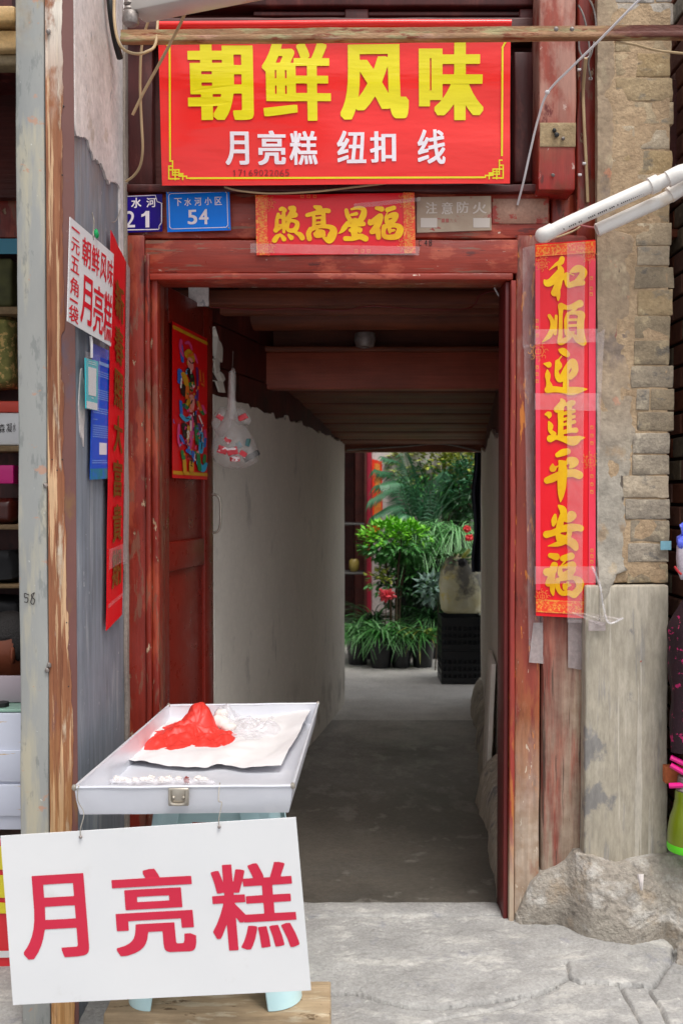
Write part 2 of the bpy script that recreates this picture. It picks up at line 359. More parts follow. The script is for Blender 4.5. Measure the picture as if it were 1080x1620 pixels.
m_ltblue = mat('pale_blue_plastic', '#cdeaec', '#bfe2e6', (6, 6, 6), rough=0.3, bump=0.02)
m_plankw = mat('pale_dirty_plank', '#b39c7e', '#9c8668', (3, 30, 30), [dict(c='#b8a88e', s=(8, 30, 30), t=0.56, w=0.06), dict(c='#6a563e', s=(14, 40, 40), t=0.62, w=0.04)], rough=0.85, bump=0.7, bscale=(10, 120, 120))

# ------------------------------------------------------------------ object helpers
col = sc.collection
def thing(name, label, cat, loc=(0, 0, 0), group=None):
    o = bpy.data.objects.new(name, None); col.objects.link(o)
    o.location = loc; o.empty_display_size = 0.05
    o['label'] = label; o['category'] = cat
    if group: o['group'] = group
    return o
def tag(o, label, cat, group=None):
    o['label'] = label; o['category'] = cat
    if group: o['group'] = group
    return o
def off_of(parent):
    v = Vector((0, 0, 0))
    while parent is not None:
        v += parent.location; parent = parent.parent
    return v
def mk(name, verts, faces, m, parent=None, smooth=None, kind=None, sharp=40):
    """link a mesh given in world coordinates as one object, child of parent"""
    me = bpy.data.meshes.new(name)
    base = off_of(parent)
    if parent is None:
        vs = [Vector(v) for v in verts]
        xs = [v.x for v in vs]; ys = [v.y for v in vs]; zs = [v.z for v in vs]
        loc = Vector(((min(xs) + max(xs)) / 2, (min(ys) + max(ys)) / 2, min(zs)))
    else:
        loc = Vector((0, 0, 0)); vs = [Vector(v) for v in verts]
    me.from_pydata([tuple(v - base - loc) for v in vs], [], faces)
    me.validate()
    bm = bmesh.new(); bm.from_mesh(me); bmesh.ops.recalc_face_normals(bm, faces=bm.faces); bm.to_mesh(me); bm.free()
    me.materials.append(m)
    if smooth:
        me.polygons.foreach_set('use_smooth', [True] * len(me.polygons))
        me.set_sharp_from_angle(angle=R(sharp))
    o = bpy.data.objects.new(name, me); col.objects.link(o)
    o.parent = parent; o.location = loc
    if kind: o['kind'] = kind
    return o
class G:
    def __init__(s): s.v = []; s.f = []
    def add(s, vs, fs):
        k = len(s.v); s.v += [Vector(v) for v in vs]; s.f += [tuple(i + k for i in f) for f in fs]; return s
    def out(s, name, m, parent=None, **k): return mk(name, s.v, s.f, m, parent, **k)

def gbox(x0, x1, y0, y1, z0, z1, seg=0.06, r=0.003, amp=0.0, fr=6.0, seed=0, ragged=None):
    """closed box with chamfered edges, subdivided and slightly uneven"""
    def axis(a, b):
        if r > 0 and (b - a) > 2.5 * r: inner = [a, a + r] + [b - r, b]
        else: inner = [a, b]
        out = []
        for i in range(len(inner) - 1):
            p, q = inner[i], inner[i + 1]; n = max(1, int((q - p) / seg + 0.5)) if (q - p) > 1.5 * seg else 1
            out += [p + (q - p) * j / n for j in range(n)]
        return out + [b]
    X, Y, Z = axis(x0, x1), axis(y0, y1), axis(z0, z1)
    idx = {}; vs = []; fs = []
    def vid(i, j, k):
        key = (i, j, k)
        if key not in idx:
            p = Vector((X[i], Y[j], Z[k]))
            e = [(i in (0, len(X) - 1)), (j in (0, len(Y) - 1)), (k in (0, len(Z) - 1))]
            if sum(e) >= 2 and r > 0:
                q = 0.3 * r if sum(e) == 2 else 0.42 * r
                if e[0] and len(X) > 3: p.x += q if i == 0 else -q
                if e[1] and len(Y) > 3: p.y += q if j == 0 else -q
                if e[2] and len(Z) > 3: p.z += q if k == 0 else -q
            if amp:
                d = noise.noise_vector(Vector((p.x * fr + seed, p.y * fr, p.z * fr))) * amp
                if sum(e) >= 2: d += noise.noise_vector(Vector((p.x * fr * 5 + seed, p.y * fr * 5, p.z * fr * 5))) * amp * 0.7
                p += d
            idx[key] = len(vs); vs.append(p)
        return idx[key]
    a, b, c = len(X), len(Y), len(Z)
    for i in range(a - 1):
        for j in range(b - 1):
            fs.append((vid(i, j, 0), vid(i, j + 1, 0), vid(i + 1, j + 1, 0), vid(i + 1, j, 0)))
            fs.append((vid(i, j, c - 1), vid(i + 1, j, c - 1), vid(i + 1, j + 1, c - 1), vid(i, j + 1, c - 1)))
    for i in range(a - 1):
        for k in range(c - 1):
            fs.append((vid(i, 0, k), vid(i + 1, 0, k), vid(i + 1, 0, k + 1), vid(i, 0, k + 1)))
            fs.append((vid(i, b - 1, k), vid(i, b - 1, k + 1), vid(i + 1, b - 1, k + 1), vid(i + 1, b - 1, k)))
    for j in range(b - 1):
        for k in range(c - 1):
            fs.append((vid(0, j, k), vid(0, j, k + 1), vid(0, j + 1, k + 1), vid(0, j + 1, k)))
            fs.append((vid(a - 1, j, k), vid(a - 1, j + 1, k), vid(a - 1, j + 1, k + 1), vid(a - 1, j, k + 1)))
    return vs, fs
def box(name, x0, x1, y0, y1, z0, z1, m, parent=None, kind=None, **k):
    vs, fs = gbox(min(x0, x1), max(x0, x1), min(y0, y1), max(y0, y1), min(z0, z1), max(z0, z1), **k)
    return mk(name, vs, fs, m, parent, smooth=True, kind=kind, sharp=50)
def boxpx(name, px0, px1, py0, py1, Y, depth, m, parent=None, **k):
    """box whose front face covers the pixel rectangle when it stands at distance Y"""
    a = P(px0, py0, Y); b = P(px1, py1, Y)
    return box(name, a.x, b.x, Y, Y + depth, b.z, a.z, m, parent, **k)

def catmull(pts, n=8):
    pts = [Vector(p) for p in pts]
    if len(pts) < 3: return pts
    out = []
    q = [pts[0] * 2 - pts[1]] + pts + [pts[-1] * 2 - pts[-2]]
    for i in range(1, len(q) - 2):
        for j in range(n):
            t = j / n; a, b, c, d = q[i - 1], q[i], q[i + 1], q[i + 2]
            out.append(0.5 * ((2 * b) + (c - a) * t + (2 * a - 5 * b + 4 * c - d) * t * t + (-a + 3 * b - 3 * c + d) * t ** 3))
    out.append(pts[-1]); return out
def tubegeo(pts, r, seg=8, closed_ends=True):
    vs, fs = [], []
    up = Vector((0, 0, 1)); prev = None
    for i, p in enumerate(pts):
        t = (pts[min(i + 1, len(pts) - 1)] - pts[max(i - 1, 0)]).normalized()
        if prev is None:
            a = t.cross(up)
            if a.length < 0.1: a = t.cross(Vector((1, 0, 0)))
            a.normalize()
        else:
            a = (prev - t * prev.dot(t)).normalized()
        prev = a; b = t.cross(a)
        rr = r(i / max(1, len(pts) - 1)) if callable(r) else r
        for k in range(seg):
            w = 2 * math.pi * k / seg
            vs.append(p + (a * math.cos(w) + b * math.sin(w)) * rr)
    for i in range(len(pts) - 1):
        for k in range(seg):
            fs.append((i * seg + k, i * seg + (k + 1) % seg, (i + 1) * seg + (k + 1) % seg, (i + 1) * seg + k))
    if closed_ends:
        fs.append(tuple(range(seg - 1, -1, -1))); fs.append(tuple((len(pts) - 1) * seg + k for k in range(seg)))
    return vs, fs
def tube(name, pts, r, m, parent=None, n=8, seg=8, **k):
    vs, fs = tubegeo(catmull(pts, n), r, seg)
    return mk(name, vs, fs, m, parent, smooth=True, **k)
def lathe(name, prof, c, m, parent=None, seg=24, **k):
    vs, fs = [], []
    for (r, z) in prof:
        for i in range(seg):
            w = 2 * math.pi * i / seg; vs.append(Vector((c[0] + r * math.cos(w), c[1] + r * math.sin(w), c[2] + z)))
    for j in range(len(prof) - 1):
        for i in range(seg): fs.append((j * seg + i, j * seg + (i + 1) % seg, (j + 1) * seg + (i + 1) % seg, (j + 1) * seg + i))
    fs.append(tuple(range(seg))); fs.append(tuple((len(prof) - 1) * seg + i for i in range(seg)))
    return mk(name, vs, fs, m, parent, smooth=True, **k)

# ------------------------------------------------------------------ flat print: glyphs and brush strokes as clean outlines
def contours(F, x0, y0, h):
    """marching squares on field F (inside < 0) -> closed loops"""
    ny, nx = F.shape; nxt = {}
    def ip(i, j, i2, j2):
        a, b = F[j, i], F[j2, i2]; t = a / (a - b)
        return (x0 + (i + (i2 - i) * t) * h, y0 + (j + (j2 - j) * t) * h)
    S = F < 0
    code = S[:-1, :-1] * 1 + S[:-1, 1:] * 2 + S[1:, 1:] * 4 + S[1:, :-1] * 8
    ys, xs = np.nonzero((code > 0) & (code < 15))
    E = {1: [(3, 0)], 2: [(0, 1)], 3: [(3, 1)], 4: [(1, 2)], 5: [(3, 0), (1, 2)], 6: [(0, 2)], 7: [(3, 2)], 8: [(2, 3)], 9: [(2, 0)],
         10: [(0, 1), (2, 3)], 11: [(2, 1)], 12: [(1, 3)], 13: [(1, 0)], 14: [(0, 3)]}
    pts = {}
    def key(i, j, e):
        return {0: (i, j, 0), 1: (i + 1, j, 1), 2: (i, j + 1, 0), 3: (i, j, 1)}[e]
    for j, i in zip(ys.tolist(), xs.tolist()):
        for a, b in E[int(code[j, i])]:
            ka, kb = key(i, j, a), key(i, j, b)
            for kk in (ka, kb):
                if kk not in pts:
                    pts[kk] = ip(kk[0], kk[1], kk[0] + 1, kk[1]) if kk[2] == 0 else ip(kk[0], kk[1], kk[0], kk[1] + 1)
            nxt.setdefault(ka, []).append(kb)
    loops = []
    while nxt:
        s = next(iter(nxt)); k = s; lp = []
        while k in nxt:
            lp.append(pts[k]); v = nxt[k]; k2 = v.pop()
            if not v: del nxt[k]
            k = k2
            if k == s: break
        if len(lp) > 5: loops.append(lp)
    return loops
def simplify(lp, tol):
    n = len(lp); keep = []
    # iterative removal of nearly collinear points
    pts = lp[:]
    out = [pts[0]]
    i = 0
    while i < n - 1:
        j = i + 1; best = j
        while j < n and j - i < 40:
            ax, ay = pts[i]; bx, by = pts[j]; L = math.hypot(bx - ax, by - ay) or 1e-9; ok = True
            for k in range(i + 1, j):
                cx, cy = pts[k]
                if abs((bx - ax) * (cy - ay) - (by - ay) * (cx - ax)) / L > tol: ok = False; break
            if not ok: break
            best = j; j += 1
        i = best; out.append(pts[i])
    return out
def fill(loops):
    """triangulate nested loops"""
    def area(l): return sum(l[i][0] * l[(i + 1) % len(l)][1] - l[(i + 1) % len(l)][0] * l[i][1] for i in range(len(l))) / 2
    def inside(p, l):
        c = False; x, y = p
        for i in range(len(l)):
            (x1, y1), (x2, y2) = l[i], l[(i + 1) % len(l)]
            if (y1 > y) != (y2 > y) and x < (x2 - x1) * (y - y1) / (y2 - y1) + x1: c = not c
        return c
    outer = []; holes = []
    for i, l in enumerate(loops):
        d = sum(1 for j, k in enumerate(loops) if j != i and inside(l[0], k))
        (outer if d % 2 == 0 else holes).append((l, abs(area(l))))
    vs, fs = [], []
    for l, a in outer:
        hs_ = [h for h, ha in holes if ha < a and inside(h[0], l)]
        grp = [l] + hs_
        flat = [p for g in grp for p in g]
        t = tessellate_polygon([[Vector((x, y, 0)) for x, y in g] for g in grp])
        k = len(vs); vs += flat; fs += [tuple(i + k for i in f) for f in t]
    return vs, fs
_gc = {}
def glyph(ch, bold=0.0, N=150, ky=0.45):
    """outline of one character, emboldened, normalised to its own unit box (x right, y down)"""
    key = (ch, bold)
    if key in _gc: return _gc[key]
    if ch == '1': return [(0.52, 0), (0.97, 0), (0.97, 1), (0.50, 1), (0.50, 0.27), (0.0, 0.36), (0.0, 0.20), (0.30, 0.14)], [(0, 1, 2, 3, 4), (4, 5, 6, 7, 0)]
    cu = bpy.data.curves.new('t', 'FONT'); cu.body = ch; cu.size = 1.0
    ob = bpy.data.objects.new('t', cu); col.objects.link(ob)
    dg = bpy.context.evaluated_depsgraph_get(); me = ob.evaluated_get(dg).to_mesh()
    V = np.array([v.co[:2] for v in me.vertices]); ed = {}
    for p in me.polygons:
        vv = list(p.vertices)
        for a, b in zip(vv, vv[1:] + vv[:1]): k = (min(a, b), max(a, b)); ed[k] = ed.get(k, 0) + 1
    tri = [list(p.vertices) for p in me.polygons]
    ob.evaluated_get(dg).to_mesh_clear()
    # weld duplicates so that boundary detection works
    rd = {}; mp = []
    for i, v in enumerate(V): mp.append(rd.setdefault((round(v[0], 5), round(v[1], 5)), i))
    ed = {}
    for vv in tri:
        vv = [mp[i] for i in vv]
        for a, b in zip(vv, vv[1:] + vv[:1]):
            if a != b: k = (min(a, b), max(a, b)); ed[k] = ed.get(k, 0) + 1
    B = [k for k, c in ed.items() if c == 1]
    bpy.data.objects.remove(ob); bpy.data.curves.remove(cu)
    mn, mx = V.min(0) - bold - 0.03, V.max(0) + bold + 0.03
    h = max(mx - mn) / N; nx, ny = int((mx[0] - mn[0]) / h) + 2, int((mx[1] - mn[1]) / h) + 2
    gx = mn[0] + np.arange(nx) * h; gy = mn[1] + np.arange(ny) * h; XX, YY = np.meshgrid(gx, gy)
    D = np.full((ny, nx), 9.0); ins = np.zeros((ny, nx), bool)
    for a, b in B:
        A, C = V[a], V[b]; d = C - A; L2 = d @ d + 1e-12
        t = np.clip(((XX - A[0]) * d[0] + (YY - A[1]) * d[1]) / L2, 0, 1)
        D = np.minimum(D, np.hypot(XX - A[0] - t * d[0], YY - A[1] - t * d[1]))
        if abs(d[1]) > 1e-9:
            lo, hi = (A, C) if A[1] < C[1] else (C, A)
            ins ^= (YY >= lo[1]) & (YY < hi[1]) & (XX < lo[0] + (YY - lo[1]) * (hi[0] - lo[0]) / (hi[1] - lo[1]))
    F0 = np.where(ins, -D, D)
    if bold > 0.008:      # widen with square corners, more across than up and down, as sign-writers' block letters are
        F = F0.copy(); nxk = max(1, round(bold / h)); nyk = max(0, round(bold * ky / h))
        for s in range(1, nxk + 1):
            F[:, s:] = np.minimum(F[:, s:], F0[:, :-s]); F[:, :-s] = np.minimum(F[:, :-s], F0[:, s:])
        F1 = F.copy()
        for s in range(1, nyk + 1):
            F[s:, :] = np.minimum(F[s:, :], F1[:-s, :]); F[:-s, :] = np.minimum(F[:-s, :], F1[s:, :])
        F = F + 1e-7
    else: F = F0 - bold + 1e-7
    loops = [simplify(l, h * 0.25) for l in contours(F, mn[0], mn[1], h)]
    ax = [p for l in loops for p in l]; x0 = min(p[0] for p in ax); x1 = max(p[0] for p in ax); y0 = min(p[1] for p in ax); y1 = max(p[1] for p in ax)
    w, hh = max(1e-6, x1 - x0), max(1e-6, y1 - y0)
    vs, fs = fill([[((p[0] - x0) / w, 1 - (p[1] - y0) / hh) for p in l] for l in loops if len(l) > 2])
    _gc[key] = (vs, fs); return vs, fs
def brush(strokes, h=7.0):
    """union of tapered brush strokes (x, y, radius) -> filled outline, same units, y down"""
    caps = []
    for s in strokes:
        q = catmull([Vector(p) for p in s], 4) if len(s) > 2 else [Vector(p) for p in s]
        if len(q) == 1: q = q * 2
        caps += list(zip(q[:-1], q[1:]))
    xs = [p[0] for c in caps for p in c]; ys = [p[1] for c in caps for p in c]; rm = max(p[2] for c in caps for p in c) + 12
    x0, y0 = min(xs) - rm, min(ys) - rm; nx, ny = int((max(xs) + rm - x0) / h) + 2, int((max(ys) + rm - y0) / h) + 2
    XX, YY = np.meshgrid(x0 + np.arange(nx) * h, y0 + np.arange(ny) * h); F = np.full((ny, nx), 1e3)
    for a, b in caps:
        dx, dy = b[0] - a[0], b[1] - a[1]; L2 = dx * dx + dy * dy + 1e-9
        t = np.clip(((XX - a[0]) * dx + (YY - a[1]) * dy) / L2, 0, 1)
        F = np.minimum(F, np.hypot(XX - a[0] - t * dx, YY - a[1] - t * dy) - (a[2] + (b[2] - a[2]) * t))
    return fill([simplify(l, h * 0.15) for l in contours(F + 1e-6, x0, y0, h)])
def quad(TL, TR, BR, BL):
    """(u right, v down, e out) -> 3D, on a real flat sheet"""
    TL, TR, BR, BL = map(Vector, (TL, TR, BR, BL))
    n = (BL - TL).cross(TR - TL).normalized()
    c = (TL + TR + BR + BL) / 4
    if n.dot(Vector((0, 0, CZ)) - c) < 0: n = -n
    def f(u, v, e=0.0): return TL * (1 - u) * (1 - v) + TR * u * (1 - v) + BR * u * v + BL * (1 - u) * v + n * e
    f.n = n; return f
def warp(q, amp, fu, fv, seed=0.0):
    def f(u, v, e=0.0):
        return q(u, v, e + amp * (noise.noise(Vector((u * fu + seed, v * fv + u, seed))) + 0.35 * noise.noise(Vector((u * fu * 2.4, v * fv * 2.6 - u * 2, seed + 4)))))
    f.n = q.n; return f
def pxquad(c, Y): return quad(*[P(x, y, Y) for x, y in c])
def sheet(name, q, m, parent, th=0.001, nu=1, nv=1, wob=0.0, fr=5.0, seed=0.0, e0=0.0, **k):
    """thin real sheet following q, front face at e=e0"""
    vs, fs = [], []
    for e in (0, 1):
        for j in range(nv + 1):
            for i in range(nu + 1):
                u, v = i / nu, j / nv
                w = noise.noise(Vector((u * fr + seed, v * fr * 1.4, seed))) * wob if wob else 0
                vs.append(q(u, v, e0 - (th if e else 0) + w))
    W = nu + 1; N_ = W * (nv + 1)
    for j in range(nv):
        for i in range(nu):
            a = j * W + i; fs.append((a, a + 1, a + W + 1, a + W)); fs.append((N_ + a, N_ + a + W, N_ + a + W + 1, N_ + a + 1))
    for i in range(nu):
        fs.append((i, N_ + i, N_ + i + 1, i + 1)); b = nv * W + i; fs.append((b, b + 1, N_ + b + 1, N_ + b))
    for j in range(nv):
        a = j * W; fs.append((a, a + W, N_ + a + W, N_ + a)); b = a + nu; fs.append((b, N_ + b, N_ + b + W, b + W))
    return mk(name, vs, fs, m, parent, smooth=(nu > 1), **k)
def letters(name, q, items, m, parent, bold=0.02, e=0.001):
    """items: (character, u0, v0, u1, v1[, dv]) written flat on sheet q"""
    g = G(); big = False
    for it in items:
        ch, u0, v0, u1, v1 = it[:5]
        vs, fs = glyph(ch, bold * (0.66 if ch in '糕鲜线纽' and bold > 0.03 else 1))
        pts = [q(u0 + (u1 - u0) * x, v0 + (v1 - v0) * y, e) for x, y in vs]
        if (q(u0, v0) - q(u1, v1)).length > 0.03: mk('character', pts, fs, m, parent)     # each readable character is a piece
        else: g.add(pts, fs)
    return g.out(name, m, parent, kind='stuff') if g.v else None
def brushmark(name, q, strokes_list, m, parent, e=0.001):
    """strokes_list: (strokes, mapping (x,y)->(u,v))"""
    for st, mp in strokes_list:
        vs, fs = brush(st); mk('character', [q(*mp(x, y), e) for x, y in vs], fs, m, parent)
def line_uv(g, q, pts, w, e):
    """thin flat printed line, w in metres"""
    ps = [q(u, v, e) for u, v in pts]
    for a, b in zip(ps[:-1], ps[1:]):
        d = (b - a)
        if d.length < 1e-6: continue
        d.normalize(); s = d.cross(q.n).normalized() * w / 2
        g.add([a - s - d * w / 2, a + s - d * w / 2, b + s + d * w / 2, b - s + d * w / 2], [(0, 1, 2, 3)])
def inv(corners):
    """pixel -> (u, v) of a pixel quad, by Newton steps"""
    TL, TR, BR, BL = [np.array(c, float) for c in corners]
    def f(x, y):
        u = v = 0.5
        for _ in range(12):
            p = TL * (1 - u) * (1 - v) + TR * u * (1 - v) + BR * u * v + BL * (1 - u) * v
            du = (TR - TL) * (1 - v) + (BR - BL) * v; dv = (BL - TL) * (1 - u) + (BR - TR) * u
            M_ = np.array([[du[0], dv[0]], [du[1], dv[1]]]); s = np.linalg.solve(M_, np.array([x, y]) - p)
            u += s[0]; v += s[1]
        return float(u), float(v)
    return f
def remesh(o, vox, smooth=2):
    md = o.modifiers.new('r', 'REMESH'); md.mode = 'VOXEL'; md.voxel_size = vox
    ms = o.modifiers.new('s', 'SMOOTH'); ms.factor = 0.5; ms.iterations = smooth
    dg = bpy.context.evaluated_depsgraph_get(); me = bpy.data.meshes.new_from_object(o.evaluated_get(dg))
    o.modifiers.clear(); o.data = me
    me.polygons.foreach_set('use_smooth', [True] * len(me.polygons))
    return o
def ico(c, s, sub=3, amp=0.0, fr=3.0, seed=0.0, rot=None):
    bm = bmesh.new(); bmesh.ops.create_icosphere(bm, subdivisions=sub, radius=1)
    vs = []
    for v in bm.verts:
        p = v.co.copy()
        if amp: p += v.co * noise.noise(v.co * fr + Vector((seed, 0, 0))) * amp
        p = Vector((p.x * s[0], p.y * s[1], p.z * s[2]))
        if rot is not None: p = rot @ p
        vs.append(p + Vector(c))
    fs = [tuple(v.index for v in f.verts) for f in bm.faces]; bm.free(); return vs, fs

# =================================================================== SETTING: GROUND
def poly_dist(p, poly):
    best = 9.0; side = 1
    for a, b in zip(poly[:-1], poly[1:]):
        dx, dy = b[0] - a[0], b[1] - a[1]; L2 = dx * dx + dy * dy + 1e-12
        t = max(0, min(1, ((p[0] - a[0]) * dx + (p[1] - a[1]) * dy) / L2))
        d = math.hypot(p[0] - a[0] - t * dx, p[1] - a[1] - t * dy)
        if d < best: best = d
    return best
def gpts(l, z=-0.02): return [(PZ(x, y, z).x, PZ(x, y, z).y) for x, y in l]
edge = gpts([(200, 1600), (430, 1572), (560, 1568), (597, 1582), (640, 1593), (700, 1593), (745, 1588), (790, 1581), (851, 1570), (880, 1556), (899, 1545), (916, 1554), (979, 1559), (1032, 1561), (1044, 1540), (1061, 1520), (1064, 1490), (1150, 1480)])
cracks = [gpts([(895, 1524), (899, 1545)]), gpts([(981, 1562), (995, 1590), (1012, 1620), (1030, 1660)]), gpts([(1025, 1565), (1040, 1590), (1053, 1615), (1070, 1660)]), gpts([(1061, 1536), (1085, 1542), (1130, 1545)]),
          gpts([(880, 1562), (800, 1592), (700, 1612), (600, 1640)])]
def edge_y(x):
    for a, b in zip(edge[:-1], edge[1:]):
        if (a[0] - x) * (b[0] - x) <= 0 and a[0] != b[0]: return a[1] + (b[1] - a[1]) * (x - a[0]) / (b[0] - a[0])
    return edge[0][1] if x < edge[0][0] else edge[-1][1]
def axis_lin(a, b, s): n = int((b - a) / s); return [a + (b - a) * i / n for i in range(n + 1)]
def heightgrid(name, xs, ys, H, m, kind='structure', depth=0.12):
    vs = [Vector((x, y, H(x, y))) for y in ys for x in xs]; nx = len(xs); ny = len(ys); fs = []
    for j in range(ny - 1):
        for i in range(nx - 1): a = j * nx + i; fs.append((a, a + 1, a + nx + 1, a + nx))
    # skirt
    ring = [i for i in range(nx)] + [j * nx + nx - 1 for j in range(1, ny)] + [(ny - 1) * nx + i for i in range(nx - 2, -1, -1)] + [j * nx for j in range(ny - 2, 0, -1)]
    k = len(vs); vs += [Vector((vs[i].x, vs[i].y, -depth)) for i in ring]
    for i in range(len(ring)): fs.append((ring[i], k + i, k + (i + 1) % len(ring), ring[(i + 1) % len(ring)]))
    return mk(name, vs, fs, m, smooth=True, kind=kind, sharp=60)
def H_ground(x, y):
    ey = edge_y(x); d = poly_dist((x, y), edge); inside = y > ey
    n1 = noise.fractal(Vector((x * 6, y * 6, 0)), 0.6, 2.1, 7) * 0.006 + noise.noise(Vector((x * 2, y * 2, 4))) * 0.006
    top = -0.016 + 0.014 * min(1, max(0, (y - ey) / 0.35))
    base = -0.023
    if inside: h = top - 0.004 * math.exp(-(d / 0.010) ** 2)
    else: h = base - 0.020 * math.exp(-(d / 0.0055) ** 2) + 0.006 * min(1, d / 0.15)
    for c in cracks:
        dc = poly_dist((x, y), c)
        if dc < 0.03: h -= 0.014 * math.exp(-(dc / 0.0045) ** 2)
    return h + n1 * (1 if inside else 0.8)
heightgrid('pavement', axis_lin(-1.3, -0.12, 0.02) + axis_lin(-0.11, 1.10, 0.0048) + axis_lin(1.12, 1.5, 0.02), axis_lin(2.35, 3.24, 0.0052), H_ground, m_apron)
mk('ground', [(-60, -60, -0.062), (60, -60, -0.062), (60, 60, -0.062), (-60, 60, -0.062)], [(0, 1, 2, 3)], m_street, kind='structure')

# door sill strip
def strip(name, a, b, m, parent=None, kind=None, **k): return box(name, a[0], b[0], a[1], b[1], a[2], b[2], m, parent, kind, **k)

# =================================================================== PASSAGE
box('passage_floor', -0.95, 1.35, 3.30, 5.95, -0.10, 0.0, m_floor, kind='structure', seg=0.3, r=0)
heightgrid('courtyard_ground', axis_lin(-3.5, 4.5, 0.25), axis_lin(5.952, 13.5, 0.25), lambda x, y: 0.0 + noise.noise(Vector((x, y, 0))) * 0.006, m_yardfloor)

# left plaster wall: curved plan, ragged top edge of the white coat
def LX(y):
    if y < 3.90: return -0.70
    t = (y - 3.90) / (6.43 - 3.90)
    return -0.500 + 0.52 * (1.25 * t - 0.25 * t * t)
lw = thing('passage_wall', 'smooth grey-white plaster wall curving along the left side of the passage', 'wall', (LX(5), 5, 0))
def curvewall(name, fx, y0, y1, z0, ztop, th, m, parent, ny=90, nz=14, sgn=-1, rag=0.0):
    ys = axis_lin(y0, y1, (y1 - y0) / ny); vs, fs = [], []
    for s in (0, 1):
        for j, y in enumerate(ys):
            zt = ztop(y) + (rag * (noise.noise(Vector((int(y * 16) * 1.7, 3, 0))) + 0.6 * noise.noise(Vector((y * 45, 7, 0)))) if rag else 0)
            for k in range(nz + 1):
                z = z0 + (zt - z0) * k / nz
                x = fx(y) + sgn * th * s + (0 if s else 0.004 * noise.noise(Vector((y * 3, z * 3, 1))))
                vs.append(Vector((x, y, z)))
    W = nz + 1; N_ = W * len(ys)
    for j in range(len(ys) - 1):
        for k in range(nz): a = j * W + k; fs.append((a, a + 1, a + W + 1, a + W)); fs.append((N_ + a, N_ + a + W, N_ + a + W + 1, N_ + a + 1))
        a = j * W + nz; fs.append((a, N_ + a, N_ + a + W, a + W)); a = j * W; fs.append((a, a + W, N_ + a + W, N_ + a))
    for j in (0, len(ys) - 1):
        for k in range(nz): a = j * W + k; fs.append((a, N_ + a, N_ + a + 1, a + 1))
    return mk(name, vs, fs, m, parent, smooth=True, sharp=50)
zt = lambda y: 1.760 - 0.03 * (y - 3.8)
curvewall('plaster', LX, 3.905, 6.43, -0.05, zt, 0.30, m_plaster_int, lw, rag=0.028)
curvewall('near_plaster', lambda y: -0.70, 3.30, 3.90, -0.05, lambda y: 1.76, 0.2, m_plaster_int, lw, ny=4, nz=2)
# white daubs above the ragged edge
for (px, py, w, h) in [(352, 560, 26, 46), (350, 604, 40, 40), (352, 583, 10, 12), (347, 582, 8, 30)]:
    y = 3.92
    c = PX(px, py, LX(y) + 0.0); 
    g = []; k = 14
    for i in range(k):
        w_ = 2 * math.pi * i / k; rr = 0.8 + 0.9 * noise.noise(Vector((math.cos(w_) * 3 + px, math.sin(w_) * 3, 0)))
        g.append((math.cos(w_) * rr, math.sin(w_) * rr))
    vs = []
    for e in (0.0, 0.012):
        for a, b in g:
            yy = y + a * w / 2 / 200; vs.append(Vector((LX(yy) + 0.004 - e * 0.6 + 0.004, yy + a * 0.03, c.z + b * h * 3.86 / FPX * 0.55)))
    fs = [tuple(range(k)), tuple(range(2 * k - 1, k - 1, -1))] + [(i, k + i, k + (i + 1) % k, (i + 1) % k) for i in range(k)]
    mk('plaster_daub', vs, fs, m_plaster_int, lw)
# upper brown boarding above the plaster, board by board
for i in range(5):
    z0 = 1.70 + i * 0.17
    curvewall('board', lambda y: LX(y) - 0.012 - 0.003 * (i % 2), 3.905, 6.43, z0 + 0.003, lambda y, z0=z0: z0 + 0.167, 0.30, m_darkred, lw, ny=30, nz=1)
# white board tucked above the door leaf
bx_ = thing('white_wall_panel', 'small white panel high behind the top of the open door', 'panel', P(320, 470, 3.68))
boxpx('panel', 298, 330, 436, 484, 3.66, 0.012, m_plaster, bx_, seg=0.1)
# right wall
RX = lambda y: 0.575 + (0.90 - 0.575) * ((y - 3.30) / 3.13)
rw = thing('passage_wall', 'grey plaster wall along the right side of the passage', 'wall', (RX(5) + 0.05, 5, 0))
curvewall('plaster', RX, 3.30, 6.43, -0.05, lambda y: 1.64 + 0.03 * math.sin(y * 4), 0.06, m_plaster_int, rw, sgn=1, rag=0.03)
for i in range(5):
    z0 = 1.60 + i * 0.19
    curvewall('board', lambda y: RX(y) + 0.015 + 0.004 * (i % 2), 3.30, 6.43, z0 + 0.003, lambda y, z0=z0: z0 + 0.187, 0.03, m_darkred, rw, ny=20, nz=1, sgn=1)
# low rough kerb at the foot of the right wall
def footkerb():
    vs, fs = [], []; n = 60; prof = [(-0.085, 0.0), (-0.07, 0.10), (-0.04, 0.16), (0.0, 0.19), (0.03, 0.19), (0.03, -0.02), (-0.085, -0.02)]
    for j in range(n + 1):
        y = 3.34 + (6.6 - 3.34) * j / n
        for a, b in prof:
            s = 0.75 + 0.5 * noise.noise(Vector((y * 2.2, 5, 0))) + 0.15 * noise.noise(Vector((y * 9, 5, b * 9)))
            vs.append(Vector((RX(y) + (a * s if a < 0 else a), y, b * (s + 0.1 if b > 0 else 1))))
    k = len(prof)
    for j in range(n):
        for i in range(k): a = j * k + i; b = j * k + (i + 1) % k; fs.append((a, b, b + k, a + k))
    fs += [tuple(range(k)), tuple(n * k + i for i in range(k))]
    return mk('rough_foot', vs, fs, m_plinth, rw, smooth=True)
footkerb()
lb = thing('white_board', 'pale board leaning upright against the right passage wall', 'board', (RX(5.2) - 0.06, 5.2, 0.12))
vs, fs = gbox(0, 0.02, 0, 0.40, 0, 0.62, seg=0.2, r=0.003)
